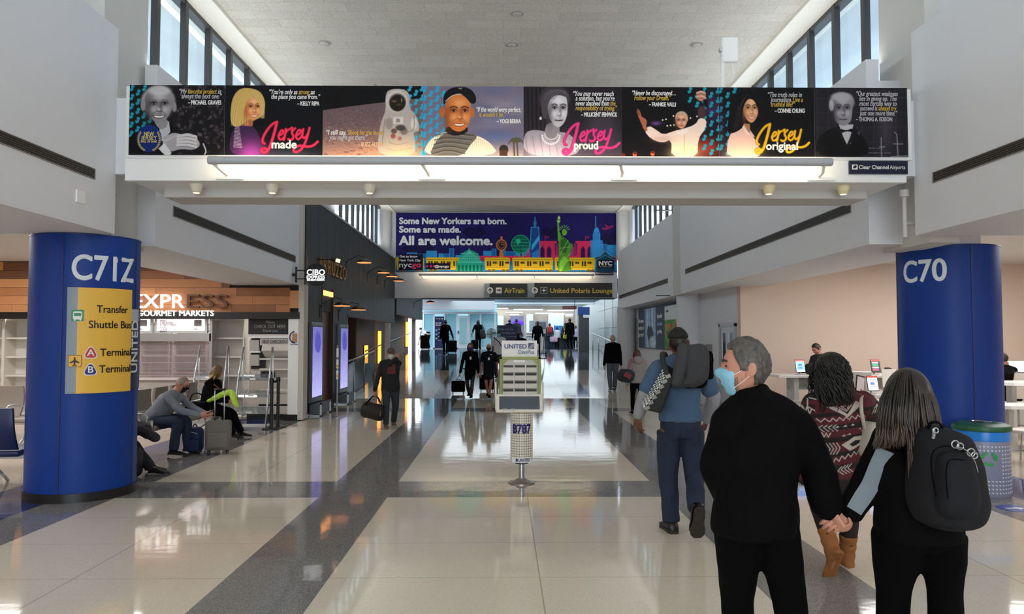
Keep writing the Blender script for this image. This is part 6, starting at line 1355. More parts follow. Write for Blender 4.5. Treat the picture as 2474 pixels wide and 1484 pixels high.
st = thing('floor_sticker', 'round blue floor sticker with white arrow near the recycling bin', 'sticker', F(2450, 1228)); p = F(2452, 1229)
MB().lathe([(0.17, 0.001), (0.168, 0.003)], (p.x, p.y, 0), 40).build('disc', mat('sticker blue', '#2340a8', 0.35), st); MB().prism([(-0.1, -0.02), (0.02, -0.02), (0.02, -0.06), (0.1, 0), (0.02, 0.06), (0.02, 0.02), (-0.1, 0.02)], 0.001, (p.x, p.y, 0.0035), (1, 0, 0), (0, 1, 0)).build('arrow', M_white, st)

# ================================================================ right: display board, door, plaque
db = thing('display_board', 'long navy display board with white text and a colour chart on the right wall', 'display board', (5.3, 26, 1.4))
yN, yF, zb_, zt_ = 22.3, 28.9, 1.40, 2.90
MB().box((5.27, yN, zb_), (5.345, yF, zt_)).build('panel', mat('board navy', '#14264e', 0.6, spec=0.2), db)
def bY(px): return 5.27*1800/(px-VPX)
c = Canvas(40, 100, '#a8c8e8', 1)
for k in range(7): c.rect(2+k*6, 0, 4.5+k*6, 100, ('#5f87b4', '#dcecf8', '#88aed4')[k % 3])
c.ell(22, 72, 9, 26, '#24364e', 0.2); c.ell(14, 62, 5, 18, '#1a2638', 0.2); c.ell(28, 85, 12, 15, '#cfe2f2', 0.3); c.noise(0.1, 4, 4)
c.sheet('tower_photo', M_print, db, (5.265, bY(1559), zt_-0.06), (0, bY(1586)-bY(1559), 0), (0, 0, -(zt_-zb_-0.08)))
c = Canvas(36, 80, '#e8eef0', 1)
for i in range(6):
    for j in range(8): c.rect(i*6, 26+j*7, i*6+6, 33+j*7, R_.choice(('#3f9a3a', '#68b03a', '#d8862a', '#c8402a', '#2f8a3a', '#3f9a3a')))
c.rect(4, 8, 12, 11, '#203050')
c.sheet('colour_chart', M_print, db, (5.265, bY(1607), zt_-0.1), (0, bY(1637)-bY(1607), 0), (0, 0, -(zt_-zb_-0.12)))
m = MB()
for k, txt in enumerate(('What everyone', 'could good', 'get into?')): m.text(txt, 0.2, (5.262, bY(1544), 2.35-k*0.26), (0, -1, 0), (0, 0, 1), width=(bY(1544)-bY(1557))*0.95, bold=0.03)
for k, txt in enumerate(('If you find', '', 'good time.')): m.text(txt, 0.2, (5.262, bY(1589), 2.45-k*0.26), (0, -1, 0), (0, 0, 1), width=(bY(1589)-bY(1602))*0.95, bold=0.03)
m.build('lettering', M_pale, db); MB().text('the blend', 0.2, (5.262, bY(1589), 2.19), (0, -1, 0), (0, 0, 1), width=(bY(1589)-bY(1602))*0.95, bold=0.03).build('blue_lettering', mat('board cyan', '#3fa0d8', 0.4), db)
dd = struct('door_1', MB().box((5.31, 16.98, 0), (5.36, 17.06, 2.12)).box((5.31, 18.2, 0), (5.36, 18.3, 2.12)).box((5.31, 16.98, 2.05), (5.36, 18.3, 2.14)), mat('door frame grey', '#9fa4aa', 0.4))
MB().box((5.335, 17.06, 0.01), (5.36, 18.2, 2.05)).build('leaf', mat('door leaf grey', '#b4b8be', 0.4), dd)
for y0 in (17.2, 17.75): MB().box((5.325, y0, 0.9), (5.34, y0+0.26, 1.9)).build('vision_panel', mat('dark glass', '#3c444c', 0.1), dd); MB().box((5.322, y0-0.03, 0.87), (5.333, y0, 1.93)).box((5.322, y0+0.26, 0.87), (5.333, y0+0.29, 1.93)).build('panel_trim', M_alu, dd)
MB().box((5.32, 17.62, 1.1), (5.335, 17.72, 1.5)).build('door_notice', M_white, dd)
tag(MB().box((5.335, 19.0, 0.62), (5.352, 19.55, 1.62)).build('wall_plaque', mat('plaque taupe', '#857c7a', 0.4)), 'taupe rectangular plaque with a white strip on the wall left of the grey door', 'plaque')
tag(MB().box((5.32, 29.5, 0.45), (5.348, 29.9, 2.55)).build('grey_service_door', mat('service door', '#8c9094', 0.5)), 'narrow grey service door beyond the display board', 'door')
for i, (px0, px1, py, Y, lab) in enumerate(((1582, 1636, 508, 21.3, 'thin dark rod jutting from the upper right bulkhead by the clerestory'), (1585, 1638, 714.5, 21.0, 'thin dark rod jutting from the right bulkhead above the display board'))):
    a, b = W(px0, py, Y), W(px1+4, py, Y); tag(MB().box((a.x, Y, a.z-0.012), (5.14 if i == 0 else 4.76, Y+0.03, a.z+0.012)).build('bracket_rod', M_black), lab, 'bracket')

# ================================================================ right gate: counters, tablets, chairs
M_top = mat('white worktop', '#e4e2de', 0.35); M_leg = mat('table leg grey', '#b9b8b4', 0.4)
def counter(x0, x1, y, d, z, label):
    t = thing('gate_counter', label, 'table', ((x0+x1)/2, y+d/2, 0))
    MB().box((x0, y, z-0.05), (x1, y+d, z)).build('worktop', M_top, t, bevel=0.008)
    MB().box((x0+0.3, y+d*0.5, z-0.3), (x1-0.3, y+d*0.5+0.03, z-0.05)).build('modesty_panel', mat('modesty grey', '#a5a29d', 0.5), t)
    x = x0+0.35
    while x < x1-0.2: MB().box((x, y+0.15, 0), (x+0.09, y+d-0.15, z-0.05)).build('leg', M_leg, t); x += 2.2
    return t
counter(W(1882, 905, 14.3).x, 13.0, 14.3, 0.7, 1.07, 'long white bar-height counter along the beige wall')
counter(6.1, 8.0, 12.2, 0.7, 0.86, 'white counter in front of the wall counter, left of the C70 pillar')
def tablet(px, py, Y, zt, label, face):
    p = W(px, py, Y); t = thing('tablet', label, 'tablet', (p.x, Y, zt)); hw, hh = 0.095, 0.13; M = Matrix.Translation((p.x, Y, zt+0.04+hh)) @ Euler((-0.25, 0, 0.05)).to_matrix().to_4x4()
    MB().rbox((0, 0, 0), (hw*2, 0.012, hh*2), 0.005).xf(M).build('body', M_black, t)
    c = Canvas(18, 26, face[0]); c.rect(0, 0, 18, 3, '#e0504a')
    for k, (x, y, w_, h_, col) in enumerate(face[1]): c.rect(x, y, x+w_, y+h_, col)
    o = c.sheet('lit_screen', mat('tablet glow', '#ffffff', 0.3, attr='paint', emit=0.9), None, (-hw+0.008, -0.0075, hh-0.01), (hw*2-0.016, 0, 0), (0, 0, -hh*2+0.02))
    o.data.transform(Matrix.Translation((-p.x, -Y, -zt)) @ M); o.parent = t
    MB().tube([(p.x, Y+0.08, zt+0.005), (p.x, Y+0.03, zt+0.06)], 0.012, 8).box((p.x-0.06, Y-0.02, zt), (p.x+0.06, Y+0.1, zt+0.012)).build('stand', M_steel, t)
blue = ('#8fb8f4', ((5, 9, 8, 4, '#2a60d8'), (4, 15, 10, 5, '#4f8aec'), (2, 22, 14, 3, '#dcebff'))); menuf = ('#20202c', ((2, 5, 13, 3, '#e8e0e0'), (2, 10, 13, 3, '#3fc080'), (2, 15, 13, 3, '#d8d8e8'), (2, 20, 13, 3, '#c84a70')))
pale = ('#c8d0f6', ((2, 6, 14, 1, '#6a74c8'), (5, 11, 7, 5, '#6474d0'), (2, 19, 14, 1, '#7a84d0')))
tablet(1933, 886, 14.5, 1.07, 'lit blue tablet at the left end of the wall counter', blue); tablet(2115, 883, 14.5, 1.07, 'lit tablet with a dark list on the wall counter beside the C70 pillar', menuf); tablet(2108, 930, 12.4, 0.86, 'lit pale tablet on the nearer counter left of the C70 pillar', pale)
def dispenser(px, Y, z, label):
    p = W(px, 815, Y); t = thing('card_terminal', label, 'card terminal', (p.x, Y, z)); MB().box((p.x-0.09, Y-0.07, z), (p.x+0.09, Y+0.07, z+0.1)).build('base', M_leg, t, bevel=0.008); MB().cbox((p.x, Y-0.01, z+0.115), (0.09, 0.12, 0.03), rx=0.15).build('keypad', M_black, t)
dispenser(2036, 14.5, 1.07, 'small grey card terminal in the middle of the wall counter'); dispenser(2144, 14.5, 1.07, 'small grey card terminal right of the dark list tablet'); dispenser(2148, 12.4, 0.86, 'small grey card terminal on the nearer counter')
p = W(2152, 920, 12.5); t = thing('white_menu_card', 'blank white upright card on the nearer counter by the C70 pillar', 'card', (p.x, 12.5, 0.86)); MB().cbox((p.x+0.03, 12.6, 1.06), (0.24, 0.01, 0.4), rx=-0.1).build('sheet', mat('bright card', '#fbf8ee', 0.4), t); MB().box((p.x-0.05, 12.55, 0.86), (p.x+0.11, 12.65, 0.875)).build('foot', M_steel, t)
bp_ = thing('black_backpack_on_counter', 'black backpack lying on the wall counter beside the blue tablet', 'backpack', W(1957, 905, 14.5)); p = W(1960, 905, 14.55); p.z = 1.07
MB().ell((p.x, 14.55, 1.07+0.11), (0.16, 0.12, 0.115), 18, 10).build('body', mat('black nylon', '#101012', 0.6, bump=0.1, bscale=90), bp_, smooth=True); MB().tube([(p.x-0.1, 14.5, 1.2), (p.x-0.05, 14.48, 1.27), (p.x+0.05, 14.48, 1.27), (p.x+0.1, 14.5, 1.2)], 0.012, 8).build('handle', _M['black nylon'], bp_, smooth=True)
def gate_chair(x, y, rz, label, seat=0.46, group=None):
    t = thing('gate_chair', label, 'chair', (x, y, 0), rz, group); Mc = mat('chair shell', '#cfc8bc', 0.4)
    MB().rbox((0, 0, seat), (0.46, 0.44, 0.05), 0.02).build('seat', Mc, t, smooth=50, world=False)
    R = [[Vector((xx*0.23, -0.2-0.09*q-0.03*(1-xx*xx), seat+0.08+0.46*q)) for xx in (-1, -.6, 0, .6, 1)]+[Vector((xx*0.23, -0.225-0.09*q-0.03*(1-xx*xx), seat+0.08+0.46*q)) for xx in (1, .6, 0, -.6, -1)] for q in (0, .25, .5, .75, 1)]
    MB().rings(R).build('backrest', Mc, t, smooth=50, world=False); MB().tube([(-0.23, -0.3, seat+0.55), (0.23, -0.3, seat+0.55)], 0.016, 8).build('top_rail', M_steel, t, world=False)
    for sx in (-1, 1): MB().tube([(sx*0.2, -0.18, seat), (sx*0.22, -0.24, 0.0)], 0.013, 8).build('leg', M_steel, t, world=False); MB().tube([(sx*0.2, 0.18, seat), (sx*0.22, 0.22, 0.0)], 0.013, 8).build('leg', M_steel, t, world=False)
    MB().tube([(-0.2, -0.2, 0.2), (-0.2, 0.2, 0.2)], 0.01, 6).tube([(0.2, -0.2, 0.2), (0.2, 0.2, 0.2)], 0.01, 6).build('stretcher', M_steel, t, world=False)
    return t
gate_chair(W(1955, 815, 13.6).x, 13.6, 0.45, 'tall cream chair at the wall counter by the black backpack', 0.62); gate_chair(W(2060, 815, 13.7).x, 13.7, -0.2, 'tall cream chair at the wall counter, next to the curly haired woman', 0.62); gate_chair(W(2135, 815, 13.7).x, 13.7, 0.2, 'tall cream chair at the wall counter nearest the C70 pillar', 0.62)
# small tables right of the pillar
for z, Y, x0, lab in ((1.05, 12.2, W(2430, 815, 12.2).x, 'white high table at the right edge behind the recycling bin'), (0.74, 11.4, W(2420, 815, 11.4).x, 'lower white table at the right edge behind the recycling bin')):
    t = thing('side_table', lab, 'table', (x0+0.8, Y, 0)); MB().prism([(0, 0.12), (0.12, 0), (1.6, 0), (1.6, 0.65), (0, 0.65)], 0.05, (x0, Y, z-0.05), (1, 0, 0), (0, 1, 0)).build('table_top', M_top, t); 
    for x in (x0+0.25, x0+1.4): MB().box((x, Y+0.25, 0), (x+0.08, Y+0.4, z-0.05)).build('leg', M_leg, t)
gate_chair(W(2478, 815, 10.6).x, 10.6, 0.5, 'cream chair at the right edge beside the recycling bin'); 
lp = thing('lit_laptop', 'bright white laptop screen in front of the black clad seated man', 'laptop', (W(2460, 815, 14.5).x, 14.5, 1.07)); p = W(2462, 868, 14.6); MB().cbox((p.x, 14.6, 1.2), (0.42, 0.012, 0.26), rx=-0.15).build('screen', mat('laptop glow', '#fff9ea', 0.4, emit=1.0), lp); MB().box((p.x-0.2, 14.4, 1.07), (p.x+0.2, 14.62, 1.085)).build('keyboard_base', M_alu, lp)
# ================================================================ people
from mathutils import noise as mnoise
def mesh_mb(me):
    b = MB(); b.v = [tuple(v.co) for v in me.vertices]; b.f = [tuple(p.vertices) for p in me.polygons]; b.c = [None]*len(b.f); return b
def solid(mb, voxel, it=6, fac=0.5):
    """overlapping volumes -> one continuous smooth skin"""
    me = bpy.data.meshes.new('s'); me.from_pydata(mb.v, [], mb.f); o = bpy.data.objects.new('s', me); COL.objects.link(o)
    r = o.modifiers.new('r', 'REMESH'); r.mode = 'VOXEL'; r.voxel_size = voxel
    s = o.modifiers.new('s', 'SMOOTH'); s.factor = fac; s.iterations = it
    dg = bpy.context.evaluated_depsgraph_get(); dg.update(); out = bpy.data.meshes.new_from_object(o.evaluated_get(dg))
    bpy.data.objects.remove(o); bpy.data.meshes.remove(me); return out
def folds(me, amp, scale, stretch=(1, 1, 1), seed=0.0):
    for v, n in zip(me.vertices, [v.normal.copy() for v in me.vertices]):
        c = v.co; q = Vector((c.x*stretch[0]+seed, c.y*stretch[1], c.z*stretch[2]))*scale
        a = mnoise.noise(q); b_ = mnoise.noise(q*2.3+Vector((3, 1, 7))); v.co = c + n*amp*(1-abs(a)*2.2+0.4*b_)
def cat(pts, rs, n=5):
    """Catmull-Rom refinement of a limb"""
    P = [Vector(p) for p in pts]; out, ro = [], []
    for i in range(len(P)-1):
        a, b, c, d = P[max(i-1, 0)], P[i], P[i+1], P[min(i+2, len(P)-1)]
        for k in range(n):
            t = k/n; out.append(0.5*((2*b)+(c-a)*t+(2*a-5*b+4*c-d)*t*t+(3*b-a-3*c+d)*t**3)); ro.append(rs[i]*(1-t)+rs[i+1]*t)
    return out+[P[-1]], ro+[rs[-1]]
def limb(mb, pts, rs, n=14, ends=True):
    p, r = cat(pts, rs); mb.tube(p, r, n)
    if ends:
        for q, rr_ in ((p[0], r[0]), (p[-1], r[-1])): mb.ell(q, (rr_, rr_, rr_), 12, 8)
def trunk(mb, secs, n=28):
    """secs: (centre, right vector, forward vector, half width, half depth)"""
    R = []
    for c, r_, f_, a, b in secs:
        r_ = Vector(r_).normalized(); f_ = Vector(f_).normalized(); R.append([Vector(c)+r_*a*math.copysign(abs(math.cos(t))**0.82, math.cos(t))+f_*b*math.copysign(abs(math.sin(t))**0.9, math.sin(t)) for t in [2*PI*k/n for k in range(n)]])
    R2 = []
    for i in range(len(R)-1):
        for k in range(4):
            t = k/4; a_, b_, c_, d_ = R[max(i-1, 0)], R[i], R[i+1], R[min(i+2, len(R)-1)]
            R2.append([0.5*((2*b)+(c-a)*t+(2*a-5*b+4*c-d)*t*t+(3*b-a-3*c+d)*t**3) for a, b, c, d in zip(a_, b_, c_, d_)])
    mb.rings(R2+[R[-1]])
def ik(a, b, l1, l2, hint):
    d = b-a; L = min(d.length, (l1+l2)*0.998); d.normalize(); x = (l1*l1-l2*l2+L*L)/(2*L); h = math.sqrt(max(l1*l1-x*x, 0)); hint = Vector(hint); p = hint-d*hint.dot(d)
    p = p.normalized() if p.length > 1e-5 else d.orthogonal(); return a+d*x+p*h
class Pose: pass
def pose(base, h, yaw, fL=None, fR=None, wL=None, wR=None, lean=0.0, sit=None, hyaw=0.0, hpitch=0.0, tilt=0.0, liftR=0.0, liftL=0.0, sway=0.0, elL=None, elR=None):
    """joints from a stance; feet / wrists given as (right, forward, up) fractions of the height"""
    p = Pose(); p.h = h; p.base = Vector(base); p.r = Vector((math.cos(yaw), math.sin(yaw), 0)); p.f = Vector((-math.sin(yaw), math.cos(yaw), 0)); p.yaw = yaw
    L = lambda x, y, z: p.base+p.r*x*h+p.f*y*h+Vector((0, 0, z*h))
    p.L = L; zp = sit if sit is not None else 0.525; up = lambda x, d, y0=0.0: L(x+sway*d, y0+math.sin(lean)*d, zp+math.cos(lean)*d)
    p.pelvis = up(0, 0.0); p.waist = up(0, 0.09); p.chest = up(0, 0.21); p.neck = up(0, 0.305, -0.01); p.fl = (p.f*math.cos(lean)-Vector((0, 0, math.sin(lean)))).normalized()
    p.head = up(0, 0.395, 0.012+0.02*math.sin(hpitch)); p.hyaw = yaw+hyaw; p.hpitch = hpitch
    p.shL, p.shR = up(-0.106, 0.275, -0.008), up(0.106, 0.275, -0.008); p.hipL, p.hipR = L(-0.052, 0, zp-0.005), L(0.052, 0, zp-0.005)
    p.anL = L(*(fL or (-0.055, -0.01, 0.045))); p.anR = L(*(fR or (0.055, -0.01, 0.045)))
    p.knL = ik(p.hipL, p.anL, 0.245*h, 0.245*h, p.f-p.r*0.12); p.knR = ik(p.hipR, p.anR, 0.245*h, 0.245*h, p.f+p.r*0.12)
    p.wrL = L(*(wL or (-0.15, 0.03, 0.46))); p.wrR = L(*(wR or (0.15, 0.03, 0.46)))
    p.elL = ik(p.shL, p.wrL, 0.17*h, 0.155*h, elL or (-p.f-p.r*0.3)); p.elR = ik(p.shR, p.wrR, 0.17*h, 0.155*h, elR or (-p.f+p.r*0.3))
    p.tdL = (p.f+Vector((0, 0, -liftL))).normalized(); p.tdR = (p.f+Vector((0, 0, -liftR))).normalized()
    return p
def headM(p): return Matrix.Rotation(p.hyaw, 3, 'Z') @ Matrix.Rotation(p.hpitch, 3, 'X')
def skull(p, off=None, n=36, m=28, feat=True):
    """head surface in its own frame (+y = face); off(th, z) adds thickness (hair, cap, mask)"""
    k = p.h*p.hs/1.75; M = headM(p); R = []
    for i in range(m+1):
        ph = -PI/2+PI*max(0.012, min(0.988, i/m)); z = math.sin(ph); rr_ = math.cos(ph); ring = []
        for j in range(n):
            th = 2*PI*j/n; sx, cy = math.sin(th), math.cos(th)          # th = 0 at the face, pi at the back
            x, y, zz = 0.077*rr_*sx, 0.098*rr_*cy, 0.118*z
            if z < -0.1:
                q = (-z-0.1)/0.9; x *= 1-0.26*q*q-0.05*q; y = y*(1-0.10*q) if cy > 0 else y*(1-0.32*q); zz = zz
                y += 0.012*q if cy > 0 else 0.02*q
            if cy > 0: y *= 0.95; x *= 1+0.05*cy*(1-abs(z))
            if feat and cy > 0:
                g = lambda x0, z0, sx_, sz_: math.exp(-((abs(x)-x0)/sx_)**2-((zz-z0)/sz_)**2)
                y += 0.020*g(0, -0.026, 0.011, 0.016)+0.010*g(0, 0.002, 0.009, 0.02)-0.010*g(0.031, 0.006, 0.015, 0.011)+0.005*g(0.03, 0.03, 0.022, 0.009)+0.006*g(0, -0.062, 0.02, 0.007)-0.003*g(0, -0.05, 0.012, 0.005)+0.008*g(0, -0.098, 0.022, 0.014)+0.004*g(0.042, -0.03, 0.016, 0.018)
            v = Vector((x, y, zz))
            if off: o_ = off(th if th <= PI else 2*PI-th, z, th); v += Vector((x, y*1.0, zz)).normalized()*o_
            ring.append(p.head+M @ (v*k))
        R.append(ring)
    return R
def add_head(mb, p):
    k = p.h*p.hs/1.75; M = headM(p); mb.rings(skull(p))
    for s in (-1, 1):
        c = p.head+M @ (Vector((s*0.078, -0.012, -0.008))*k); E = M @ Matrix.Rotation(s*0.35, 3, 'Z') @ Matrix.Rotation(0.15, 3, 'X')
        mb.ell(c, (0.008*k, 0.020*k, 0.034*k), 14, 8, E); mb.ell(c+M @ (Vector((s*0.006, -0.006, 0.004))*k), (0.006*k, 0.022*k, 0.030*k), 14, 8, E)
    nb = p.head+M @ (Vector((0, -0.026, -0.075))*k); limb(mb, [nb, nb*0.4+p.neck*0.6, p.neck-(p.head-p.neck).normalized()*0.03], [0.054*k, 0.056*k, 0.075*k], 16, False)
def hand(mb, wrist, d, pn, s, k=1.0, curl=0.5, spread=0.0, thumb=0.6, fine=False):
    """palm with four unequal bent fingers and a thumb; d = towards the fingers, pn = palm normal, s = +1 thumb on the d x pn side"""
    d = Vector(d).normalized(); pn = Vector(pn); pn = (pn-d*pn.dot(d)).normalized(); t = d.cross(pn)*s
    w0 = Vector(wrist); h_ = MB()
    R = []
    for q, hw, th in ((-0.02, 0.026, 0.021), (0.0, 0.028, 0.020), (0.03, 0.039, 0.017), (0.065, 0.043, 0.015), (0.088, 0.041, 0.012), (0.095, 0.036, 0.008)):
        R.append([w0+d*q*k+t*hw*k*math.cos(a)+pn*th*k*math.sin(a) for a in [2*PI*i/14 for i in range(14)]])
    h_.rings(R)
    for i, (off, ln, r_) in enumerate(((0.030, 0.072, 0.0088), (0.010, 0.080, 0.0092), (-0.011, 0.074, 0.0088), (-0.030, 0.058, 0.0078))):
        b = w0+d*(0.084-abs(off)*0.15)*k+t*off*k; a = curl*(0.8+0.12*i); dd = (d+t*off*spread*6).normalized(); pts = [b-dd*0.02*k, b]; ang = 0.0; q = b
        for seg in (0.46, 0.30, 0.24):
            ang += a*(1.0 if seg == 0.46 else 0.8); e = (dd*math.cos(ang)+pn*math.sin(ang)); q = q+e*ln*seg*k; pts.append(q)
        limb(h_, pts, [r_*k, r_*1.05*k, r_*k, r_*0.92*k, r_*0.75*k], 10)
    b = w0+d*0.022*k+t*0.026*k+pn*0.006*k; e1 = (d*0.62+t*0.72+pn*0.3*thumb).normalized(); e2 = (d*0.85+t*0.35+pn*0.5*thumb).normalized()
    limb(h_, [b-e1*0.015*k, b, b+e1*0.034*k, b+e1*0.034*k+e2*0.03*k, b+e1*0.034*k+e2*0.053*k], [0.014*k, 0.0145*k, 0.0115*k, 0.0105*k, 0.008*k], 10)
    if fine: h_ = mesh_mb(solid(h_, 0.0026*k, 3, 0.4))
    mb.add(h_.v, h_.f)
def shoe(mb, an, td, h, k=1.0, up=None, wide=1.0):
    """closed shoe from heel to toe"""
    d = Vector(td).normalized(); u = Vector(up) if up else Vector((0, 0, 1)); u = (u-d*u.dot(d)).normalized(); s = d.cross(u); b = Vector(an)-u*0.045*h; R = []
    for q, w_, z1 in ((-0.045, 0.012, 0.022), (-0.04, 0.020, 0.042), (-0.02, 0.024, 0.056), (0.01, 0.024, 0.052), (0.04, 0.025, 0.038), (0.07, 0.029, 0.029), (0.095, 0.028, 0.024), (0.112, 0.018, 0.018), (0.116, 0.010, 0.012)):
        ring = []
        for i in range(16):
            a = 2*PI*i/16; z = max(math.sin(a), -0.25); ring.append(b+d*q*h*k+s*w_*h*wide*math.cos(a)+u*h*(0.006+z1*0.5+z1*0.55*z*(1 if z > 0 else 1.7)))
        R.append(ring)
    mb.rings(R)
def rig(name, label, p, skin, vox=0.016, bulk=1.0, hs=1.0, hands=None, eyes=False, fem=False, det=False):
    """the body: one continuous skin (torso, neck, head, limbs, hands)"""
    p.hs = hs; h = p.h; B = MB(); r, f = p.r, p.f; k = bulk; fl = getattr(p, 'fl', f)
    trunk(B, [(p.pelvis-Vector((0, 0, 0.03*h)), r, f, 0.075*h*k, 0.055*h*k), (p.pelvis+Vector((0, 0, 0.02*h)), r, f, 0.09*h*k, 0.065*h*k), (p.waist, r, fl, (0.072 if fem else 0.082)*h*k, 0.058*h*k), (p.chest, r, fl, 0.088*h*k, 0.064*h*k), ((p.shL+p.shR)/2, r, fl, 0.08*h, 0.045*h), (p.neck, r, fl, 0.035*h, 0.035*h)])
    for a, b, c in ((p.shL, p.elL, p.wrL), (p.shR, p.elR, p.wrR)): limb(B, [a, a*0.5+b*0.5, b, b*0.6+c*0.4, c], [0.030*h*k, 0.026*h*k, 0.021*h, 0.021*h, 0.0145*h])
    for a, b, c in ((p.hipL, p.knL, p.anL), (p.hipR, p.knR, p.anR)): limb(B, [a, a*0.5+b*0.5, b, b*0.65+c*0.35, c], [0.05*h*k, 0.044*h*k, 0.03*h, 0.031*h, 0.02*h])
    for an, td in ((p.anL, p.tdL), (p.anR, p.tdR)): shoe(B, an, td, h, 0.92, wide=0.8)
    body = mesh_mb(solid(B, vox, 5)); add_head(body, p); hd = hands or {}
    for s, wr, el in ((-1, p.wrL, p.elL), (1, p.wrR, p.elR)):
        o = dict(d=(wr-el), pn=-r*s, curl=0.45, thumb=0.6); o.update(hd.get('L' if s < 0 else 'R', {}))
        hand(body, wr+(wr-el).normalized()*0.012*h, o['d'], o['pn'], o.get('s', 1 if Vector(o['d']).cross(Vector(o['pn'])).dot(f) > 0 else -1), h/1.75, o['curl'], 0.1, o['thumb'], det)
    body.v = [tuple(Vector(v)-p.base) for v in body.v]
    o = body.build(name, skin, None, smooth=True); o.location = p.base; tag(o, label, 'person'); p.o = o
    if eyes:
        kk_ = h*hs/1.75; M = headM(p)
        for s in (-1, 1):
            MB().ell(p.head+M @ (Vector((s*0.031, 0.080, 0.006))*kk_), (0.012*kk_, 0.006*kk_, 0.0038*kk_), 12, 8, M).build('eye', mat('eye dark', '#241a16', 0.2), o, smooth=True)
            MB().tube([p.head+M @ (Vector((s*x, y, z))*kk_) for x, y, z in ((0.016, 0.092, 0.026), (0.032, 0.090, 0.032), (0.048, 0.078, 0.027))], 0.0045*kk_, 6).build('eyebrow', mat('brow hair', '#3a2c22', 0.7), o)
    return o
def cloth(mb, name, m, p, vox, amp=0.004, sc=9, st=(1, 1, 0.6), it=6, colors=None):
    me = solid(mb, vox, it)
    if amp: folds(me, amp, sc, st, p.base.x*3)
    if colors: colors(me)
    inv = parent_matrix(p.o).inverted(); me.transform(inv); me.name = name; return link(name, me, m, p.o, True)
def top(p, m, name='jacket', vox=0.016, k=1.0, hem=-0.04, sleeve=1.0, loose=0.012, collar=True, sl=(0.036, 0.031, 0.026), amp=0.004, colors=None, depth=1.0, hemw=1.0, one=None, vneck=False):
    h, r, f = p.h, p.r, p.f; fl = getattr(p, 'fl', f); B = MB(); L = loose; z = Vector((0, 0, 1)); mid = (p.shL+p.shR)/2; hw = (p.shR-p.shL).length/2/h
    rr_ = (p.shR-p.shL).normalized()
    trunk(B, [(p.pelvis+z*hem*h, r, f, (0.096*h*k+L)*hemw, (0.070*h*k+L)*depth*hemw), (p.pelvis+z*max(hem+0.05, 0.02)*h, r, f, (0.094*h*k+L)*(0.5+0.5*hemw), (0.069*h*k+L)*depth), (p.waist, r, fl, 0.086*h*k+L, (0.064*h*k+L)*depth), (p.chest, r, fl, 0.095*h*k+L, (0.068*h*k+L)*depth), (p.chest*0.35+mid*0.65, rr_, fl, hw*0.97*h+L*0.5, (0.056*h+L)*depth), (mid+(p.neck-mid)*0.42, rr_, fl, hw*0.66*h+L*0.4, 0.043*h+L*0.6), (p.neck+(p.neck-mid)*0.05, rr_, fl, 0.043*h+L*0.3, 0.040*h+L*0.3)])
    if collar: limb(B, [p.neck-z*0.01*h, p.neck+(p.head-p.neck)*0.28], [0.044*h+L*0.2, 0.040*h+L*0.15], 18, False)
    for s, a, b, c in (('L', p.shL, p.elL, p.wrL), ('R', p.shR, p.elR, p.wrR)):
        if one and s != one: continue
        sw = sl; e = sleeve; limb(B, [p.neck-z*0.012*h, p.neck*0.5+a*0.5-z*0.004*h, a], [0.040*h, 0.040*h, sw[0]*h*0.96], 16, False)
        if e >= 0.99: pts, rs = [a, a*0.5+b*0.5, b, b*0.5+c*0.5, c], [sw[0]*h, (sw[0]+sw[1])/2*h, sw[1]*h, (sw[1]+sw[2])/2*h, sw[2]*h]
        else: pts, rs = [a, a+(b-a)*e*0.6, a+(b-a)*e], [sw[0]*h, (sw[0]+sw[1])/2*h, sw[1]*1.08*h]
        limb(B, pts, rs, 16)
    return cloth(B, name, m, p, vox, amp, 9, (1, 1, 0.7), 6, colors)
def bottoms(p, m, name='trousers', vox=0.016, k=1.0, rs=(0.062, 0.05, 0.041, 0.036, 0.034), end=0.97, amp=0.004, waist=0.07):
    h, r, f = p.h, p.r, p.f; B = MB(); z = Vector((0, 0, 1))
    trunk(B, [(p.pelvis-z*0.05*h, r, f, 0.085*h*k, 0.066*h*k), (p.pelvis, r, f, 0.098*h*k, 0.074*h*k), (p.pelvis+z*waist*0.6*h, r, f, 0.09*h*k, 0.066*h*k), (p.pelvis+z*waist*h, r, f, 0.084*h*k, 0.062*h*k)])
    for a, b, c in ((p.hipL, p.knL, p.anL), (p.hipR, p.knR, p.anR)):
        e = b+(c-b)*end; limb(B, [a, a*0.5+b*0.5, b, b*0.5+e*0.5, e], [q*h*k for q in rs], 16, False); B.ell(b, (rs[2]*h*k,)*3, 12, 8)
    return cloth(B, name, m, p, vox, amp, 8, (1, 1, 0.6))
def skirt(p, m, name='skirt', z0=0.08, z1=-0.24, w=0.1, vox=0.016):
    h = p.h; B = MB(); mid = (p.knL+p.knR)/2; z = Vector((0, 0, 1))
    trunk(B, [(p.pelvis*0.2+mid*0.8+z*0.0, p.r, p.f, w*0.82*h, 0.068*h), (p.pelvis*0.6+mid*0.4, p.r, p.f, w*h, 0.078*h), (p.pelvis, p.r, p.f, 0.098*h, 0.074*h), (p.pelvis+z*z0*h, p.r, p.f, 0.084*h, 0.062*h)]); return cloth(B, name, m, p, vox, 0.003)
def shoes(p, m, name='shoe', wide=1.12, k=1.0, ups=(None, None)):
    for an, td, u in ((p.anL, p.tdL, ups[0]), (p.anR, p.tdR, ups[1])):
        b = MB(); shoe(b, an, td, p.h, 1.02*k, u, wide); b.build(name, m, p.o, smooth=55)
def smst(a, b, x): t = max(0, min(1, (x-a)/(b-a))); return t*t*(3-2*t)
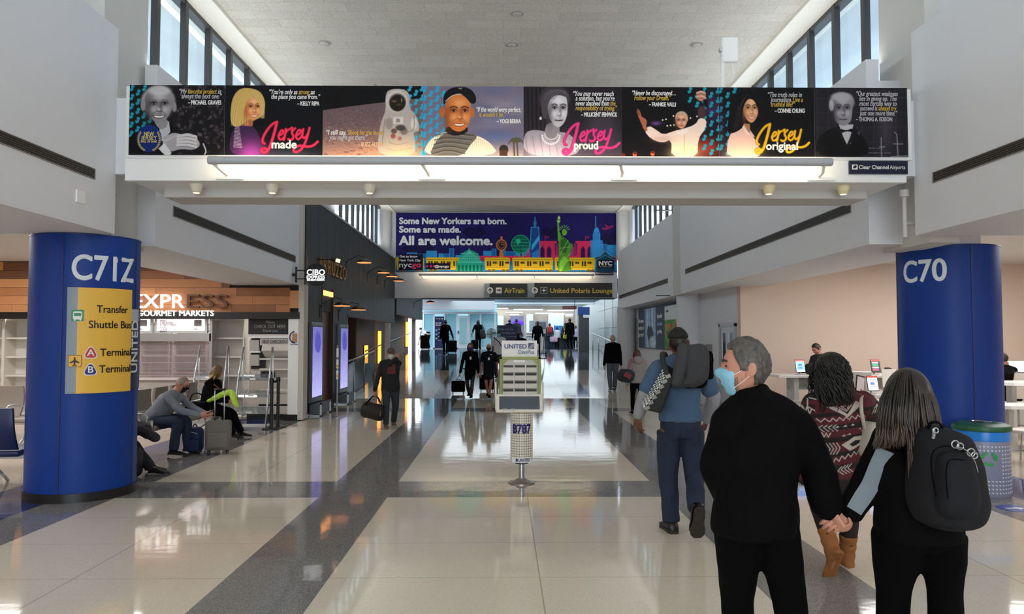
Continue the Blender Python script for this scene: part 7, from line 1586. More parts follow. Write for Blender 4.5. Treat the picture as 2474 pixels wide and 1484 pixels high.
def hairline(kind):
    def f_(a, z, th):
        # a: 0 face .. pi back
        z0 = 0.62 if a < 0.75 else (0.62-(a-0.75)/0.55*0.62 if a < 1.3 else (-0.12 if a < 1.75 else -0.12-(a-1.75)/0.5*0.48 if a < 2.25 else -0.60))
        if kind == 'bald': z0 = max(z0, 2) if a < 1.2 else z0
        mk = smst(z0-0.06, z0+0.10, z)
        if kind == 'bald': mk *= 1-smst(0.25, 0.5, z)
        return mk
    return f_
def hair(p, m, kind='short', thick=0.012, rough=0.004, n=48, mm=36, nm='hair'):
    hl = hairline(kind); sd = p.base.x*7
    def off(a, z, th):
        k = hl(a, z, th); t = thick*(0.75+0.45*max(z, 0)); q = mnoise.noise(Vector((math.sin(th)*7+sd, math.cos(th)*7, z*9)))+0.6*mnoise.noise(Vector((math.sin(th)*22+sd, math.cos(th)*22, z*14)))
        return k*(t+rough*q)-0.012*(1-k)
    MB().rings(skull(p, off, n, mm, False)).build(nm, m, p.o, smooth=True)
def cap(p, m, back=False):
    k = p.h*p.hs/1.75; M = headM(p)
    def off(a, z, th): q = smst(0.22, 0.34, z); return q*0.020-0.02*(1-q)
    MB().rings(skull(p, off, 48, 40, False)).build('cap', m, p.o, smooth=True); R = []
    for q in (0.0, 0.35, 0.7, 1.0):
        y = 0.085+0.075*q; w_ = 0.066*(1-0.25*q*q); R.append([p.head+M @ (Vector((w_*x, y-0.03*x*x, 0.040-0.012*q-0.018*x*x+dz))*k) for dz, xs in ((0.004, (-1, -.5, 0, .5, 1)), (-0.004, (1, .5, 0, -.5, -1))) for x in xs])
    MB().rings(R).build('cap_brim', m, p.o, smooth=50)
def face_mask(p, m, loops=True, valve=None):
    k = p.h*p.hs/1.75; M = headM(p)
    def off(a, z, th):
        q = (1-smst(0.95, 1.15, a))*smst(-1.02, -0.92, z)*(1-smst(-0.16, -0.04, z-0.10*max(0, math.cos(a))**6)); return q*(0.008+0.007*max(0, math.cos(a)))-0.02*(1-q)
    o = MB().rings(skull(p, off, 48, 40, True)).build('face_mask', m, p.o, smooth=True)
    if loops:
        b = MB()
        for s in (-1, 1):
            for z0, z1 in ((-0.03, 0.012), (-0.085, -0.03)): b.tube([p.head+M @ (Vector(q)*k) for q in ((s*0.066, 0.052, z0), (s*0.079, 0.02, (z0+z1)/2), (s*0.082, -0.012, z1))], 0.0014*k, 6)
        b.build('ear_loop', mat('mask white', '#eef2f4', 0.6), p.o)
    if valve: MB().ell(p.head+M @ (Vector((-0.03, 0.102, -0.055))*k), (0.014*k, 0.008*k, 0.014*k), 14, 8, M).build('mask_valve', valve, p.o, smooth=True)
def long_hair(p, cols, length, width=1.0, n=170, back=-1, curl=0.0, seed=1, over=0.0, wave=0.01):
    """scalp volume and tapering strands falling from the crown"""
    k = p.h*p.hs/1.75; M = headM(p); r_ = random.Random(seed); b = MB()
    def off(a, z, th): q = smst(0.55-1.9*smst(0.55, 1.25, a), 0.75-1.9*smst(0.55, 1.25, a), z); return q*0.020-0.015*(1-q)
    R = skull(p, off, 40, 30, False); b.rings(R, col=cols[0])
    for i in range(n):
        th = r_.uniform(0.9, 2*PI-0.9); z = r_.uniform(0.15, 0.95); rr_ = math.sqrt(1-z*z); s = math.sin(th); c = math.cos(th)
        a0 = Vector((0.09*rr_*s, 0.112*rr_*c, 0.13*z)); w_ = 0.094*width*math.copysign(abs(s)**0.7, s); yb = -0.105 if c < 0.2 else -0.02
        a1 = Vector((0.098*s*(0.9+0.1*width), 0.112*min(c, 0.2)-0.004, -0.01)); ln = length*r_.uniform(0.82, 1.0); a2 = Vector((w_, yb*(0.55+0.45*abs(c))+r_.uniform(-.012, .004)+over*0.3, -ln*0.55)); a3 = Vector((w_*r_.uniform(0.75, 1.05)+r_.uniform(-wave, wave), yb*0.85+r_.uniform(-.02, .006)+over, -ln))
        pts, rs = cat([p.head+M @ (q*k) for q in (a0, a1, a2, a3)], [0.007*k, 0.010*k, 0.0085*k, 0.0015*k], 5)
        o = len(b.f); b.tube(pts, rs, 6, flat=0.7); nf = len(b.f)-o
        t = r_.random(); 
        for q in range(nf):
            seg = min(q//6, 15)/15; ci = 1 if r_.random() < 0.2 else 0
            b.c[o+q] = cols[0] if seg < 0.3+0.25*t else (cols[1] if t < 0.65 else cols[2])
    b.build('hair', mat('hair strands', '#ffffff', 0.38, attr='paint'), p.o, smooth=True, colors=True)
def suitcase(name, label, base, rz, w, d, h, m, handle=True, cat_='suitcase', pull=None):
    t = thing(name, label, cat_, base, rz)
    MB().rbox((0, 0, 0.06+h/2), (w, d, h), 0.045).build('shell', m, t, smooth=50, world=False)
    MB().rbox((0, -d/2-0.008, 0.06+h*0.36), (w*0.82, 0.04, h*0.55), 0.02).build('front_pocket', m, t, smooth=50, world=False)
    for sx in (-1, 1):
        for sy in (-1, 1): MB().lathe([(0.026, -0.012), (0.028, 0), (0.026, 0.012)], (sx*(w/2-0.05), sy*(d/2-0.05), 0.028), 14, axis='x').build('wheel', M_black, t, smooth=40, world=False)
    MB().tube([(-0.06, 0, 0.06+h), (-0.04, 0, 0.1+h), (0.04, 0, 0.1+h), (0.06, 0, 0.06+h)], 0.01, 8).build('grip', M_black, t, smooth=True, world=False)
    if handle:
        q = pull or (0, 0, 1.02); b = MB()
        for sx in (-1, 1): b.tube([(sx*0.07, d*0.3, 0.04+h), (sx*0.07+q[0], d*0.3+q[1], q[2])], 0.009, 8)
        b.build('pull_rod', M_alu, t, smooth=True, world=False); MB().tube([(-0.085+q[0], d*0.3+q[1], q[2]), (0.085+q[0], d*0.3+q[1], q[2])], 0.014, 8).build('pull_handle', M_black, t, smooth=True, world=False)
    return t
S_LIGHT, S_TAN, S_BROWN, S_DARK = mat('skin fair', '#c98f78', 0.5), mat('skin tan', '#a8705a', 0.5), mat('skin brown', '#6b4532', 0.5), mat('skin deep', '#4a3024', 0.5)
K_black = mat('black cloth', '#060607', 0.9, spec=0.12, bump=0.1, bscale=220, bdist=0.002); K_navy = mat('dark navy cloth', '#0b0d14', 0.85, spec=0.2, bump=0.1, bscale=220, bdist=0.002); K_blk2 = mat('black trouser cloth', '#050506', 0.95, spec=0.1)
K_jean = mat('blue denim', '#1a2942', 0.8, var=0.12, vscale=5, bump=0.12, bscale=300, bdist=0.002); K_shirt = mat('slate blue shirt', '#46617f', 0.85, bump=0.1, bscale=260, bdist=0.002); K_grey = mat('heather grey cloth', '#9a9aa0', 0.85, var=0.05, vscale=90); K_gtr = mat('grey trouser cloth', '#5b6068', 0.85)
K_shoe = mat('black shoe leather', '#0e0e10', 0.35); K_char = mat('charcoal cloth', '#2a2b2d', 0.85); K_white = mat('white cloth', '#cfd2d6', 0.8); K_mask = mat('surgical mask blue', '#8ecbe6', 0.6); K_mblk = mat('black mask cloth', '#101014', 0.7)
H_dark = mat('dark hair', '#1c1512', 0.45, bump=0.3, bscale=140); H_grey = mat('salt and pepper hair', '#57524e', 0.45, var=0.45, vscale=60, stretch=(1, 1, 0.35), bump=0.5, bscale=160); H_white = mat('white hair', '#b9b2aa', 0.5)
# ---------------------------------------------------------------- the four people walking away in front
def custom(h, yaw, Y, j, hyaw=0.0, hpitch=0.0, feet=None, base=None):
    """joints seen at picture positions, each with its own distance"""
    p = Pose(); p.h = h; p.yaw = yaw; p.r = Vector((math.cos(yaw), math.sin(yaw), 0)); p.f = Vector((-math.sin(yaw), math.cos(yaw), 0)); p.fl = p.f; p.hyaw = yaw+hyaw; p.hpitch = hpitch
    for k, v in j.items(): setattr(p, k, W(v[0], v[1], v[2] if len(v) > 2 else Y))
    p.base = Vector((p.pelvis.x, p.pelvis.y, 0)) if base is None else Vector(base)
    p.tdL = p.f; p.tdR = p.f; return p
# man with grey hair, black jacket, looking left
Y = 3.3
p = custom(1.79, 0.12, Y, dict(head=(1800, 889), neck=(1818, 955), chest=(1832, 1090), waist=(1826, 1180), pelvis=(1824, 1245), shL=(1758, 1020), shR=(1930, 1024), elL=(1733, 1130, 3.32), wrL=(1768, 1222, 3.5), elR=(1975, 1130, 3.30), wrR=(1996, 1218, 3.24), hipL=(1784, 1262), hipR=(1868, 1262), knL=(1782, 1450, 3.40), knR=(1906, 1445, 3.28), anL=(1796, 1700, 3.45), anR=(1965, 1740, 3.1)), hyaw=1.22, hpitch=0.02)
p.anL.z = 0.085; p.anR.z = 0.10
manG = p
rig('person', 'grey haired man in black jacket and blue mask, looking sideways and holding hands', p, S_LIGHT, 0.012, 1.0, 1.02, det=True, eyes=True, hands={'R': dict(d=W(2022, 1262, 3.22)-W(1996, 1222, 3.24), pn=(0.9, 0.1, -0.25), curl=0.95, thumb=0.9)})
hair(p, H_grey, 'short', 0.012, 0.006, 72, 54)
top(p, K_black, 'jacket', 0.009, 1.0, -0.045, 1.0, 0.016, sl=(0.039, 0.040, 0.036), amp=0.007)
limb_b = MB(); limb(limb_b, [p.neck-Vector((0, 0, 0.02)), p.neck+(p.head-p.neck)*0.32], [0.078, 0.07], 24, False); cloth(limb_b, 'collar', K_black, p, 0.007, 0.002)
bottoms(p, K_blk2, 'trousers', 0.012, 1.0, (0.060, 0.050, 0.039, 0.038, 0.038), 0.98, 0.006); shoes(p, K_shoe)
face_mask(p, K_mask)
def beard_off(a, z, th): q = (1-smst(1.15, 1.4, a))*smst(-0.98, -0.85, z)*(1-smst(-0.32, -0.15, z+0.25*(1-smst(0.8, 1.2, a)))); return q*0.003-0.012*(1-q)
MB().rings(skull(p, beard_off, 48, 36, True)).build('stubble', mat('stubble', '#8c6858', 0.8, var=0.4, vscale=160), p.o, smooth=True)
# woman with long brown hair and a backpack
Y = 3.2
p = custom(1.66, -0.06, Y, dict(head=(2194, 962), neck=(2198, 1025), chest=(2204, 1120), waist=(2208, 1205), pelvis=(2218, 1275), shL=(2142, 1062), shR=(2264, 1060), elL=(2096, 1168, 3.24), wrL=(2056, 1232, 3.24), elR=(2312, 1170, 3.34), wrR=(2300, 1262, 3.5), hipL=(2172, 1292), hipR=(2268, 1292), knL=(2158, 1430, 3.24), knR=(2284, 1430, 3.16), anL=(2150, 1700, 3.3), anR=(2285, 1760, 2.95)), hyaw=0.1)
p.anL.z = 0.085; p.anR.z = 0.10; womB = p
rig('person', 'woman with long brown hair carrying the big charcoal backpack, holding hands', p, S_LIGHT, 0.012, 1.0, 1.0, det=True, fem=True, hands={'L': dict(d=W(2008, 1262, 3.2)-W(2050, 1236, 3.24), pn=(-0.2, 0.75, -0.6), curl=0.75, thumb=0.5)})
top(p, K_black, 'jacket', 0.009, 1.0, -0.03, 1.0, 0.014, sl=(0.038, 0.039, 0.032), amp=0.006)
def stripe(mb, a, b, c, r0, r1):   # grey inset down the outer back of the sleeve
    pts, rs = cat([a, a*0.5+b*0.5, b, b*0.5+c*0.5, c], [r0, r0, r1, r1, r1*0.9], 6); view = Vector((-0.25, -1, 0.1)).normalized(); R = []
    for i, (q, rr_) in enumerate(zip(pts, rs)):
        t = (pts[min(i+1, len(pts)-1)]-pts[max(i-1, 0)]).normalized(); n_ = (view-t*view.dot(t)).normalized(); s = t.cross(n_)
        R.append([q+(n_*math.cos(a_)+s*math.sin(a_))*(rr_+o_) for o_, as_ in ((0.006, (-0.55, -0.2, 0.2, 0.55)), (-0.012, (0.55, 0.2, -0.2, -0.55))) for a_ in as_])
    mb.rings(R)
b = MB(); stripe(b, p.shL-Vector((0.01, 0, 0.03)), p.elL, p.wrL, 0.072, 0.062); b.build('sleeve_stripe', mat('grey jersey inset', '#7d8790', 0.85), p.o, smooth=50)
bottoms(p, K_blk2, 'leggings', 0.012, 1.04, (0.064, 0.054, 0.040, 0.036, 0.03), 0.98, 0.003); shoes(p, K_shoe)
# hair: base volume plus strands with lighter ends
def brown_hair():
    k = 1.66/1.75; b = MB(); r_ = random.Random(4)
    def off(a, z, th): q = smst(0.5-1.9*smst(0.5, 1.2, a), 0.7-1.9*smst(0.5, 1.2, a), z); return q*0.020-0.015*(1-q)
    b.rings(skull(womB, off, 48, 36, False), col='#241c17'); H = womB.head; Yc = H.y
    trunkb = MB()
    for (x0, x1, py, dy) in (): pass
    for i in range(900):
        s = r_.uniform(-1, 1); lay = r_.random()
        top_ = W(2192+s*30, 903+16*s*s+10*lay, 1).xz if False else None
        y0 = Yc-0.02-0.085*lay*(1-0.35*s*s); a0 = W(2193+34*s*(0.4+0.6*lay), 896+18*s*s+26*(1-lay)*0.3, Yc-0.05*lay)
        xm = 2195+74*s; a1 = W(2194+62*s, 960+r_.uniform(-8, 8), y0-0.03*(1-s*s)); a2 = W((2193+80*s) if s > 0 else (2193+74*s), 1020+r_.uniform(-8, 8), y0-0.05*(1-0.5*s*s))
        if s < -0.1: e = (2190+78*s+r_.uniform(-6, 14), 1078-18*(s+1)*r_.random()+r_.uniform(-12, 10))
        elif s < 0.45: e = (2205+36*s+r_.uniform(-10, 8), 1135+r_.uniform(-50, 28))
        else: e = (2222+44*s+r_.uniform(-12, 6), 1062+r_.uniform(-26, 14))
        a3 = W(e[0], e[1], y0-0.06*(1-0.4*s*s)-0.01); a2b = a2*0.5+a3*0.5+Vector((r_.uniform(-.006, .006), -0.01, 0))
        pts, rs = cat([a0, a1, a2, a2b, a3], [0.003, 0.005, 0.0046, 0.0036, 0.0008], 5); o = len(b.f); b.tube(pts, rs, 5, flat=0.75); t = r_.random()
        for q in range(len(b.f)-o):
            seg = q/(len(b.f)-o); dk, md, lt = ('#18120e', '#2a2019', '#43352a') if t < 0.7 else ('#1f1813', '#382c22', '#584736')
            b.c[o+q] = dk if seg < 0.34 else (md if seg < 0.62+0.1*t else lt)
    b.build('hair', mat('hair strands', '#ffffff', 0.38, attr='paint'), womB.o, smooth=True, colors=True)
brown_hair()
# backpack
bk = thing('backpack', 'large charcoal backpack with key rings on the long haired woman', 'backpack', W(2290, 1275, 3.0))
K_pack = mat('charcoal nylon', '#1c1d21', 0.8, spec=0.25, bump=0.15, bscale=260, bdist=0.002)
B = MB(); R = []
for py, x0, x1, d in ((1032, 2244, 2270, 0.03), (1040, 2228, 2300, 0.07), (1062, 2214, 2335, 0.105), (1100, 2207, 2352, 0.12), (1150, 2203, 2366, 0.13), (1200, 2203, 2374, 0.135), (1235, 2210, 2372, 0.13), (1258, 2224, 2360, 0.115), (1271, 2250, 2335, 0.07), (1275, 2270, 2315, 0.03)):
    c0, c1 = W(x0, py, 3.02), W(x1, py, 3.02); R.append(((c0+c1)/2, Vector((1, 0.15, 0)), Vector((-0.15, 1, 0)), (c1-c0).length/2, d))
trunk(B, R); me = solid(B, 0.008, 6); folds(me, 0.005, 8); me.transform(parent_matrix(bk).inverted()); link('body', me, K_pack, bk, True)
B = MB(); R = []
for py, x0, x1, d in ((1092, 2280, 2330, 0.02), (1104, 2268, 2342, 0.04), (1150, 2262, 2356, 0.055), (1200, 2262, 2364, 0.06), (1235, 2268, 2358, 0.055), (1252, 2284, 2340, 0.02)):
    c0, c1 = W(x0, py, 2.90), W(x1, py, 2.90); R.append(((c0+c1)/2, Vector((1, 0.15, 0)), Vector((-0.15, 1, 0)), (c1-c0).length/2, d))
trunk(B, R); me = solid(B, 0.008, 5); folds(me, 0.003, 9); me.transform(parent_matrix(bk).inverted()); link('front_pocket', me, K_pack, bk, True)
def strap(nm, pts, r, m, par): MB().tube(cat([W(*q) for q in pts], [r]*len(pts), 6)[0], r, 8, flat=0.5).build(nm, m, par, smooth=True)
strap('zip_line', ((2262, 1200, 2.865), (2250, 1130, 2.865), (2256, 1090, 2.87), (2290, 1078, 2.875), (2330, 1092, 2.88)), 0.005, K_black, bk); strap('zip_line', ((2290, 1205, 2.83), (2286, 1140, 2.83), (2296, 1112, 2.84), (2330, 1112, 2.85)), 0.004, K_black, bk); strap('shoulder_strap', ((2240, 1040, 3.02), (2222, 1046, 3.1), (2210, 1080, 3.1), (2206, 1150, 3.06)), 0.02, K_black, bk); strap('top_handle', ((2242, 1036, 2.98), (2250, 1022, 2.97), (2268, 1022, 2.97), (2278, 1038, 2.98)), 0.009, K_black, bk)
for (px, py, rr_) in ((2304, 1073, 0.014), (2316, 1078, 0.012), (2342, 1093, 0.015), (2350, 1100, 0.012), (2257, 1040, 0.010)):
    c = W(px, py, 2.86); MB().tube([c+Vector((rr_*math.cos(a), -0.01, rr_*math.sin(a))) for a in [2*PI*k/18 for k in range(19)]], 0.003, 6).build('key_ring', M_steel, bk, smooth=True)
strap('chain', ((2310, 1080, 2.84), (2330, 1086, 2.84), (2345, 1100, 2.84), (2356, 1120, 2.845), (2362, 1142, 2.85)), 0.0045, M_steel, bk)
strap('chain', ((2255, 1036, 2.9), (2256, 1050, 2.88), (2254, 1060, 2.87)), 0.006, M_steel, bk)
# watch on her wrist
t = p.wrL+(p.elL-p.wrL)*0.02; 
MB().lathe([(0.034, -0.011), (0.037, 0), (0.034, 0.011)], (0, 0, 0), 24).xf(Matrix.Translation(t) @ (p.elL-p.wrL).to_track_quat('Z', 'Y').to_matrix().to_4x4()).build('watch_strap', M_black, p.o, smooth=40)
# curly haired woman
Y = 5.7
p = custom(1.70, -0.05, Y, dict(head=(2006, 893), neck=(2018, 950), chest=(2022, 1030), waist=(2016, 1090), pelvis=(2006, 1150), shL=(1966, 976), shR=(2082, 980), elL=(1946, 1060, 5.75), wrL=(1975, 1110, 5.95), elR=(2118, 1015, 5.78), wrR=(2088, 968, 6.02), hipL=(1980, 1168), hipR=(2036, 1166), knL=(1988, 1250, 5.78), knR=(2052, 1258, 5.72), anL=(2014, 1342, 5.62), anR=(2046, 1356, 5.78)), hyaw=0.25)
p.tdL = Vector((-0.15, 0.5, -0.85)).normalized(); p.tdR = Vector((0.1, 1, -0.05)).normalized(); p.anR.z = 0.09; womC = p
rig('person', 'curly black haired woman in a maroon patterned sweater and tan boots', p, S_TAN, 0.014, 1.05, 1.0, det=False, fem=True, hands={'R': dict(d=(-0.2, 0.6, 0.7), pn=(-0.9, 0, 0.3), curl=0.6, thumb=0.7)})
c = Canvas(230, 260, '#4f151d', 2, 1910, 940); WH = '#b3aaa0'; KB = '#17100f'
for y0, y1 in ((940, 962), (996, 1004), (1024, 1036), (1052, 1064), (1088, 1098), (1118, 1130), (1152, 1200)): c.poly([(1910, y0+10), (2140, y0-22), (2140, y1-22), (1910, y1+10)], KB)
for x0, y0, x1, y1 in ((1920, 975, 1958, 1010), (2090, 980, 2140, 1004), (1960, 1064, 1990, 1088)): c.rect(x0, y0, x1, y1, KB, 0.8)
def zig(x0, x1, y, slope, a, n, w=2.2): c.line([(x0+(x1-x0)*k/n, y+slope*k/n+(a if k % 2 else -a)) for k in range(n+1)], w, WH)
c.poly([(1978, 978), (1994, 973), (2030, 997), (2058, 967), (2074, 974), (2030, 1004)], WH); c.line([(2000, 975), (2028, 990), (2046, 975)], 2.2, WH); c.line([(2018, 979), (2036, 979), (2028, 986)], 2, WH, closed=True); c.line([(1996, 972), (2024, 968)], 2, WH)
zig(1962, 2080, 1013, -12, 4, 15); zig(1968, 2076, 1134-20, -38, 5, 15, 2.4); zig(1962, 1986, 1046, 0, 5, 6, 2.4); zig(2046, 2076, 1140, -8, 6, 5, 2.6); zig(1936, 1952, 985, 8, 8, 4, 2.4)
c.poly([(2010, 1068), (2040, 1048), (2068, 1046), (2064, 1064), (2030, 1082)], WH); c.poly([(2028, 1066), (2044, 1056), (2058, 1056), (2054, 1064), (2036, 1072)], KB)
c.poly([(2050, 1112), (2066, 1100), (2078, 1104), (2062, 1116)], WH)
for k in range(4): c.line([(1978+k*7, 1066-k), (1986+k*7, 1078-k), (1978+k*7, 1092-k)], 2.2, WH); c.line([(1972+k*9, 1024-k), (1964+k*9, 1030-k), (1974+k*9, 1038-k)], 2, WH); c.line([(2034-k*8, 1112+k*2), (2024-k*8, 1122+k*2), (2036-k*8, 1130+k*2)], 2.2, WH); c.line([(2098+k*7, 998-k*2), (2104+k*7, 984-k*2), (2116+k*5, 976-k*2)], 2, WH)
for x, y in ((2000, 1026), (2018, 1024), (2036, 1021), (2054, 1030), (2062, 1034), (2014, 1046), (2026, 1043)): c.poly([(x-5, y+2), (x+3, y-3), (x+6, y+1)], WH)
c.line([(1946, 962), (1944, 980), (1958, 990)], 2.4, WH); c.line([(1950, 960), (1962, 963)], 2.4, WH); c.line([(1936, 1165), (1948, 1148), (1950, 1166), (1960, 1150)], 2.4, WH)
art = c
def knit(me):
    at = me.color_attributes.new('paint', 'FLOAT_COLOR', 'POINT'); buf = []; k = 5.7/1800
    for v in me.vertices:
        u = VPX+v.co.x/k; y = VPY+(EYE-v.co.z)/k; i = int((y-940)*2); j = int((u-1910)*2); q = art.a[min(max(i, 0), art.h-1), min(max(j, 0), art.w-1)]; buf += [*lin(tuple(q)), 1]
    at.data.foreach_set('color', buf)
top(p, mat('patterned knit', '#ffffff', 0.9, attr='paint', bump=0.2, bscale=180, bdist=0.003), 'sweater', 0.0045, 1.12, -0.035, 1.0, 0.028, sl=(0.052, 0.05, 0.046), amp=0.006, colors=knit, hemw=1.08)
b = MB(); limb(b, [p.neck-Vector((0.02, 0.02, 0.04)), p.neck+Vector((0.02, -0.05, 0.0))], [0.09, 0.07], 16); cloth(b, 'hood', mat('hood lining', '#4a2f33', 0.9), p, 0.012, 0.004)
bottoms(p, mat('maroon leggings', '#1d0b10', 0.8), 'leggings', 0.014, 1.08, (0.064, 0.054, 0.038, 0.034, 0.026), 0.9, 0.002)
K_boot = mat('tan suede', '#8f5a2c', 0.85, var=0.2, vscale=7, bump=0.15, bscale=120)
for an, kn, td in ((p.anL, p.knL, p.tdL), (p.anR, p.knR, p.tdR)):
    b = MB(); u = (kn-an).normalized(); limb(b, [an-u*0.03, an+u*0.03, an+u*0.07, an+u*0.1, an+u*0.14, an+u*0.2], [0.052, 0.060, 0.052, 0.063, 0.058, 0.07], 16, False); shoe(b, an, td, 1.72, 1.0, u if td.z < -0.5 else None, 1.2)
    cloth(b, 'boot', K_boot, p, 0.008, 0.003, 14)
def curls():
    b = MB(); r_ = random.Random(8); H = p.head; b.ell(H+Vector((0.0, -0.02, 0.0)), (0.125, 0.125, 0.138), 20, 14); b.ell(H+Vector((-0.01, -0.06, -0.15)), (0.125, 0.07, 0.16), 18, 12)
    for i in range(430):
        th = r_.uniform(0, 2*PI); z = r_.uniform(-0.3, 1); rr_ = math.sqrt(1-min(z*z, 1)); c0 = H+Vector((0.12*rr_*math.cos(th), -0.03-abs(0.115*rr_*math.sin(th)) if r_.random() < 0.8 else 0.06*rr_, 0.13*z)); ln = r_.uniform(0.12, 0.3) if z < 0.6 else r_.uniform(0.08, 0.18); a0 = r_.uniform(0, 6); rad = r_.uniform(0.008, 0.014)
        out = Vector((c0.x-H.x, c0.y-H.y, 0)); out = out.normalized() if out.length > 1e-3 else Vector((0, -1, 0))
        pts = [c0+Vector((0, 0, -ln*q/14))+out*(0.02*math.sin(q/14*2.2))+Vector((math.cos(a0+q*0.9), math.sin(a0+q*0.9), 0))*rad for q in range(15)]; b.tube(pts, [0.0042]*12+[0.004, 0.003, 0.001], 5)
    b.build('hair', mat('black curls', '#0f0b0a', 0.45), p.o, smooth=True)
curls()
ph = thing('phone', 'smartphone raised by the curly haired woman', 'phone', W(2078, 928, 6.08)); MB().cbox(W(2078, 928, 6.08), (0.07, 0.012, 0.14), rx=-0.3, ry=0.25).build('body', M_black, ph); MB().cbox(W(2078, 928, 6.08)+Vector((0, -0.008, 0)), (0.06, 0.003, 0.12), rx=-0.3, ry=0.25).build('lit_screen', mat('phone glow', '#a89a98', 0.3, emit=0.4), ph)
wb = thing('shoulder_bag', 'cream shoulder bag hanging at the right side of the curly haired woman', 'bag', W(2098, 1075, 5.62)); q = W(2096, 1062, 5.58)
MB().rbox(q, (0.12, 0.26, 0.27), 0.05, rz=0.2, ry=0.2).build('body', mat('cream leather', '#b8b0a4', 0.5), wb, smooth=50); MB().tube(cat([W(2090, 1040, 5.55), W(2082, 1000, 5.5), W(2080, 968, 5.56), W(2084, 955, 5.7)], [0.012]*4, 6)[0], 0.014, 8, flat=0.4).build('strap', _M['cream leather'], wb, smooth=True)
# man in the black cap
Y = 6.9
p = custom(1.86, 0.03, Y, dict(head=(1638, 828), neck=(1640, 868), chest=(1642, 930), waist=(1643, 985), pelvis=(1644, 1032), shL=(1590, 892), shR=(1694, 890), elL=(1558, 955, 6.92), wrL=(1543, 1002, 6.98), elR=(1724, 958, 6.95), wrR=(1708, 1012, 7.15), hipL=(1617, 1042), hipR=(1670, 1042), knL=(1614, 1150, 6.98), knR=(1678, 1148, 6.9), anL=(1622, 1268, 6.96), anR=(1683, 1232, 6.62)))
p.anL.z = 0.085; p.tdR = Vector((0.02, 0.42, -0.9)).normalized(); p.tdL = Vector((-0.1, 1, 0)).normalized(); manC = p
rig('person', 'man in a black cap and slate blue shirt walking away with a studded tote bag', p, S_BROWN, 0.014, 1.0, 1.0, det=True, hands={'L': dict(d=(0.05, 0.05, -1), pn=(0.75, 0.5, 0), curl=0.35, thumb=0.4)})
hair(p, H_dark, 'short', 0.005, 0.002); cap(p, mat('black cap cloth', '#1b1a1a', 0.85))
top(p, K_grey, 'undershirt', 0.012, 0.95, 0.08, 1.0, 0.0, sl=(0.036, 0.034, 0.028), amp=0.005)
top(p, K_shirt, 'shirt', 0.010, 1.02, 0.03, 0.72, 0.012, sl=(0.044, 0.043, 0.04), amp=0.006)
bottoms(p, K_jean, 'jeans', 0.010, 1.0, (0.062, 0.056, 0.046, 0.043, 0.040), 0.98, 0.007, waist=0.115)
b = MB()
for s in (-1, 1):
    c0 = p.pelvis+Vector((s*0.085, -0.142, -0.06)); b.tube([c0+Vector(q) for q in ((-0.06, 0.01, 0.06), (-0.06, 0, -0.05), (0, -0.008, -0.08), (0.06, 0, -0.05), (0.06, 0.01, 0.06), (-0.06, 0.01, 0.06))], 0.004, 6)
b.build('pocket_seam', mat('denim seam', '#16233a', 0.8), p.o)
K_sole = mat('worn rubber sole', '#39342e', 0.9, bump=0.4, bscale=90)
b = MB(); shoe(b, p.anL, p.tdL, p.h, 1.04, None, 1.2); b.build('sneaker', K_shoe, p.o, smooth=55)
b = MB(); up = Vector((0, 0.9, 0.42)); shoe(b, p.anR, p.tdR, p.h, 1.04, up, 1.25); b.build('sneaker', K_shoe, p.o, smooth=55)
b = MB(); R = []; d = p.tdR; u = (up-d*up.dot(d)).normalized(); s_ = d.cross(u)
for q, w_ in ((-0.047, 0.014), (-0.035, 0.026), (0.0, 0.027), (0.035, 0.026), (0.075, 0.036), (0.1, 0.033), (0.118, 0.016)): c0 = p.anR-u*0.0435*p.h+d*q*p.h*1.04; R.append([c0+s_*w_*p.h*x+u*z for x, z in ((-1, 0), (1, 0), (1, -0.02), (-1, -0.02))])
b.rings(R); b.build('sole', K_sole, p.o)
b = MB(); R = []
for q, w_ in ((-0.05, 0.02), (-0.03, 0.028), (0.04, 0.028), (0.09, 0.034), (0.12, 0.018)): c0 = p.anL+p.tdL*q*p.h; c0.z = 0.012; s_ = p.tdL.cross(Vector((0, 0, 1))); R.append([c0+s_*w_*p.h*x+Vector((0, 0, z)) for x, z in ((-1, 0.012), (1, 0.012), (1, -0.012), (-1, -0.012))])
b.rings(R); b.build('sole', K_sole, p.o)
b = MB(); c0 = p.wrL; b.lathe([(0.033, -0.006), (0.035, 0), (0.033, 0.006)], c0, 20); b.build('bracelet', mat('copper band', '#8a5a3a', 0.4, metal=0.5), p.o, smooth=40)
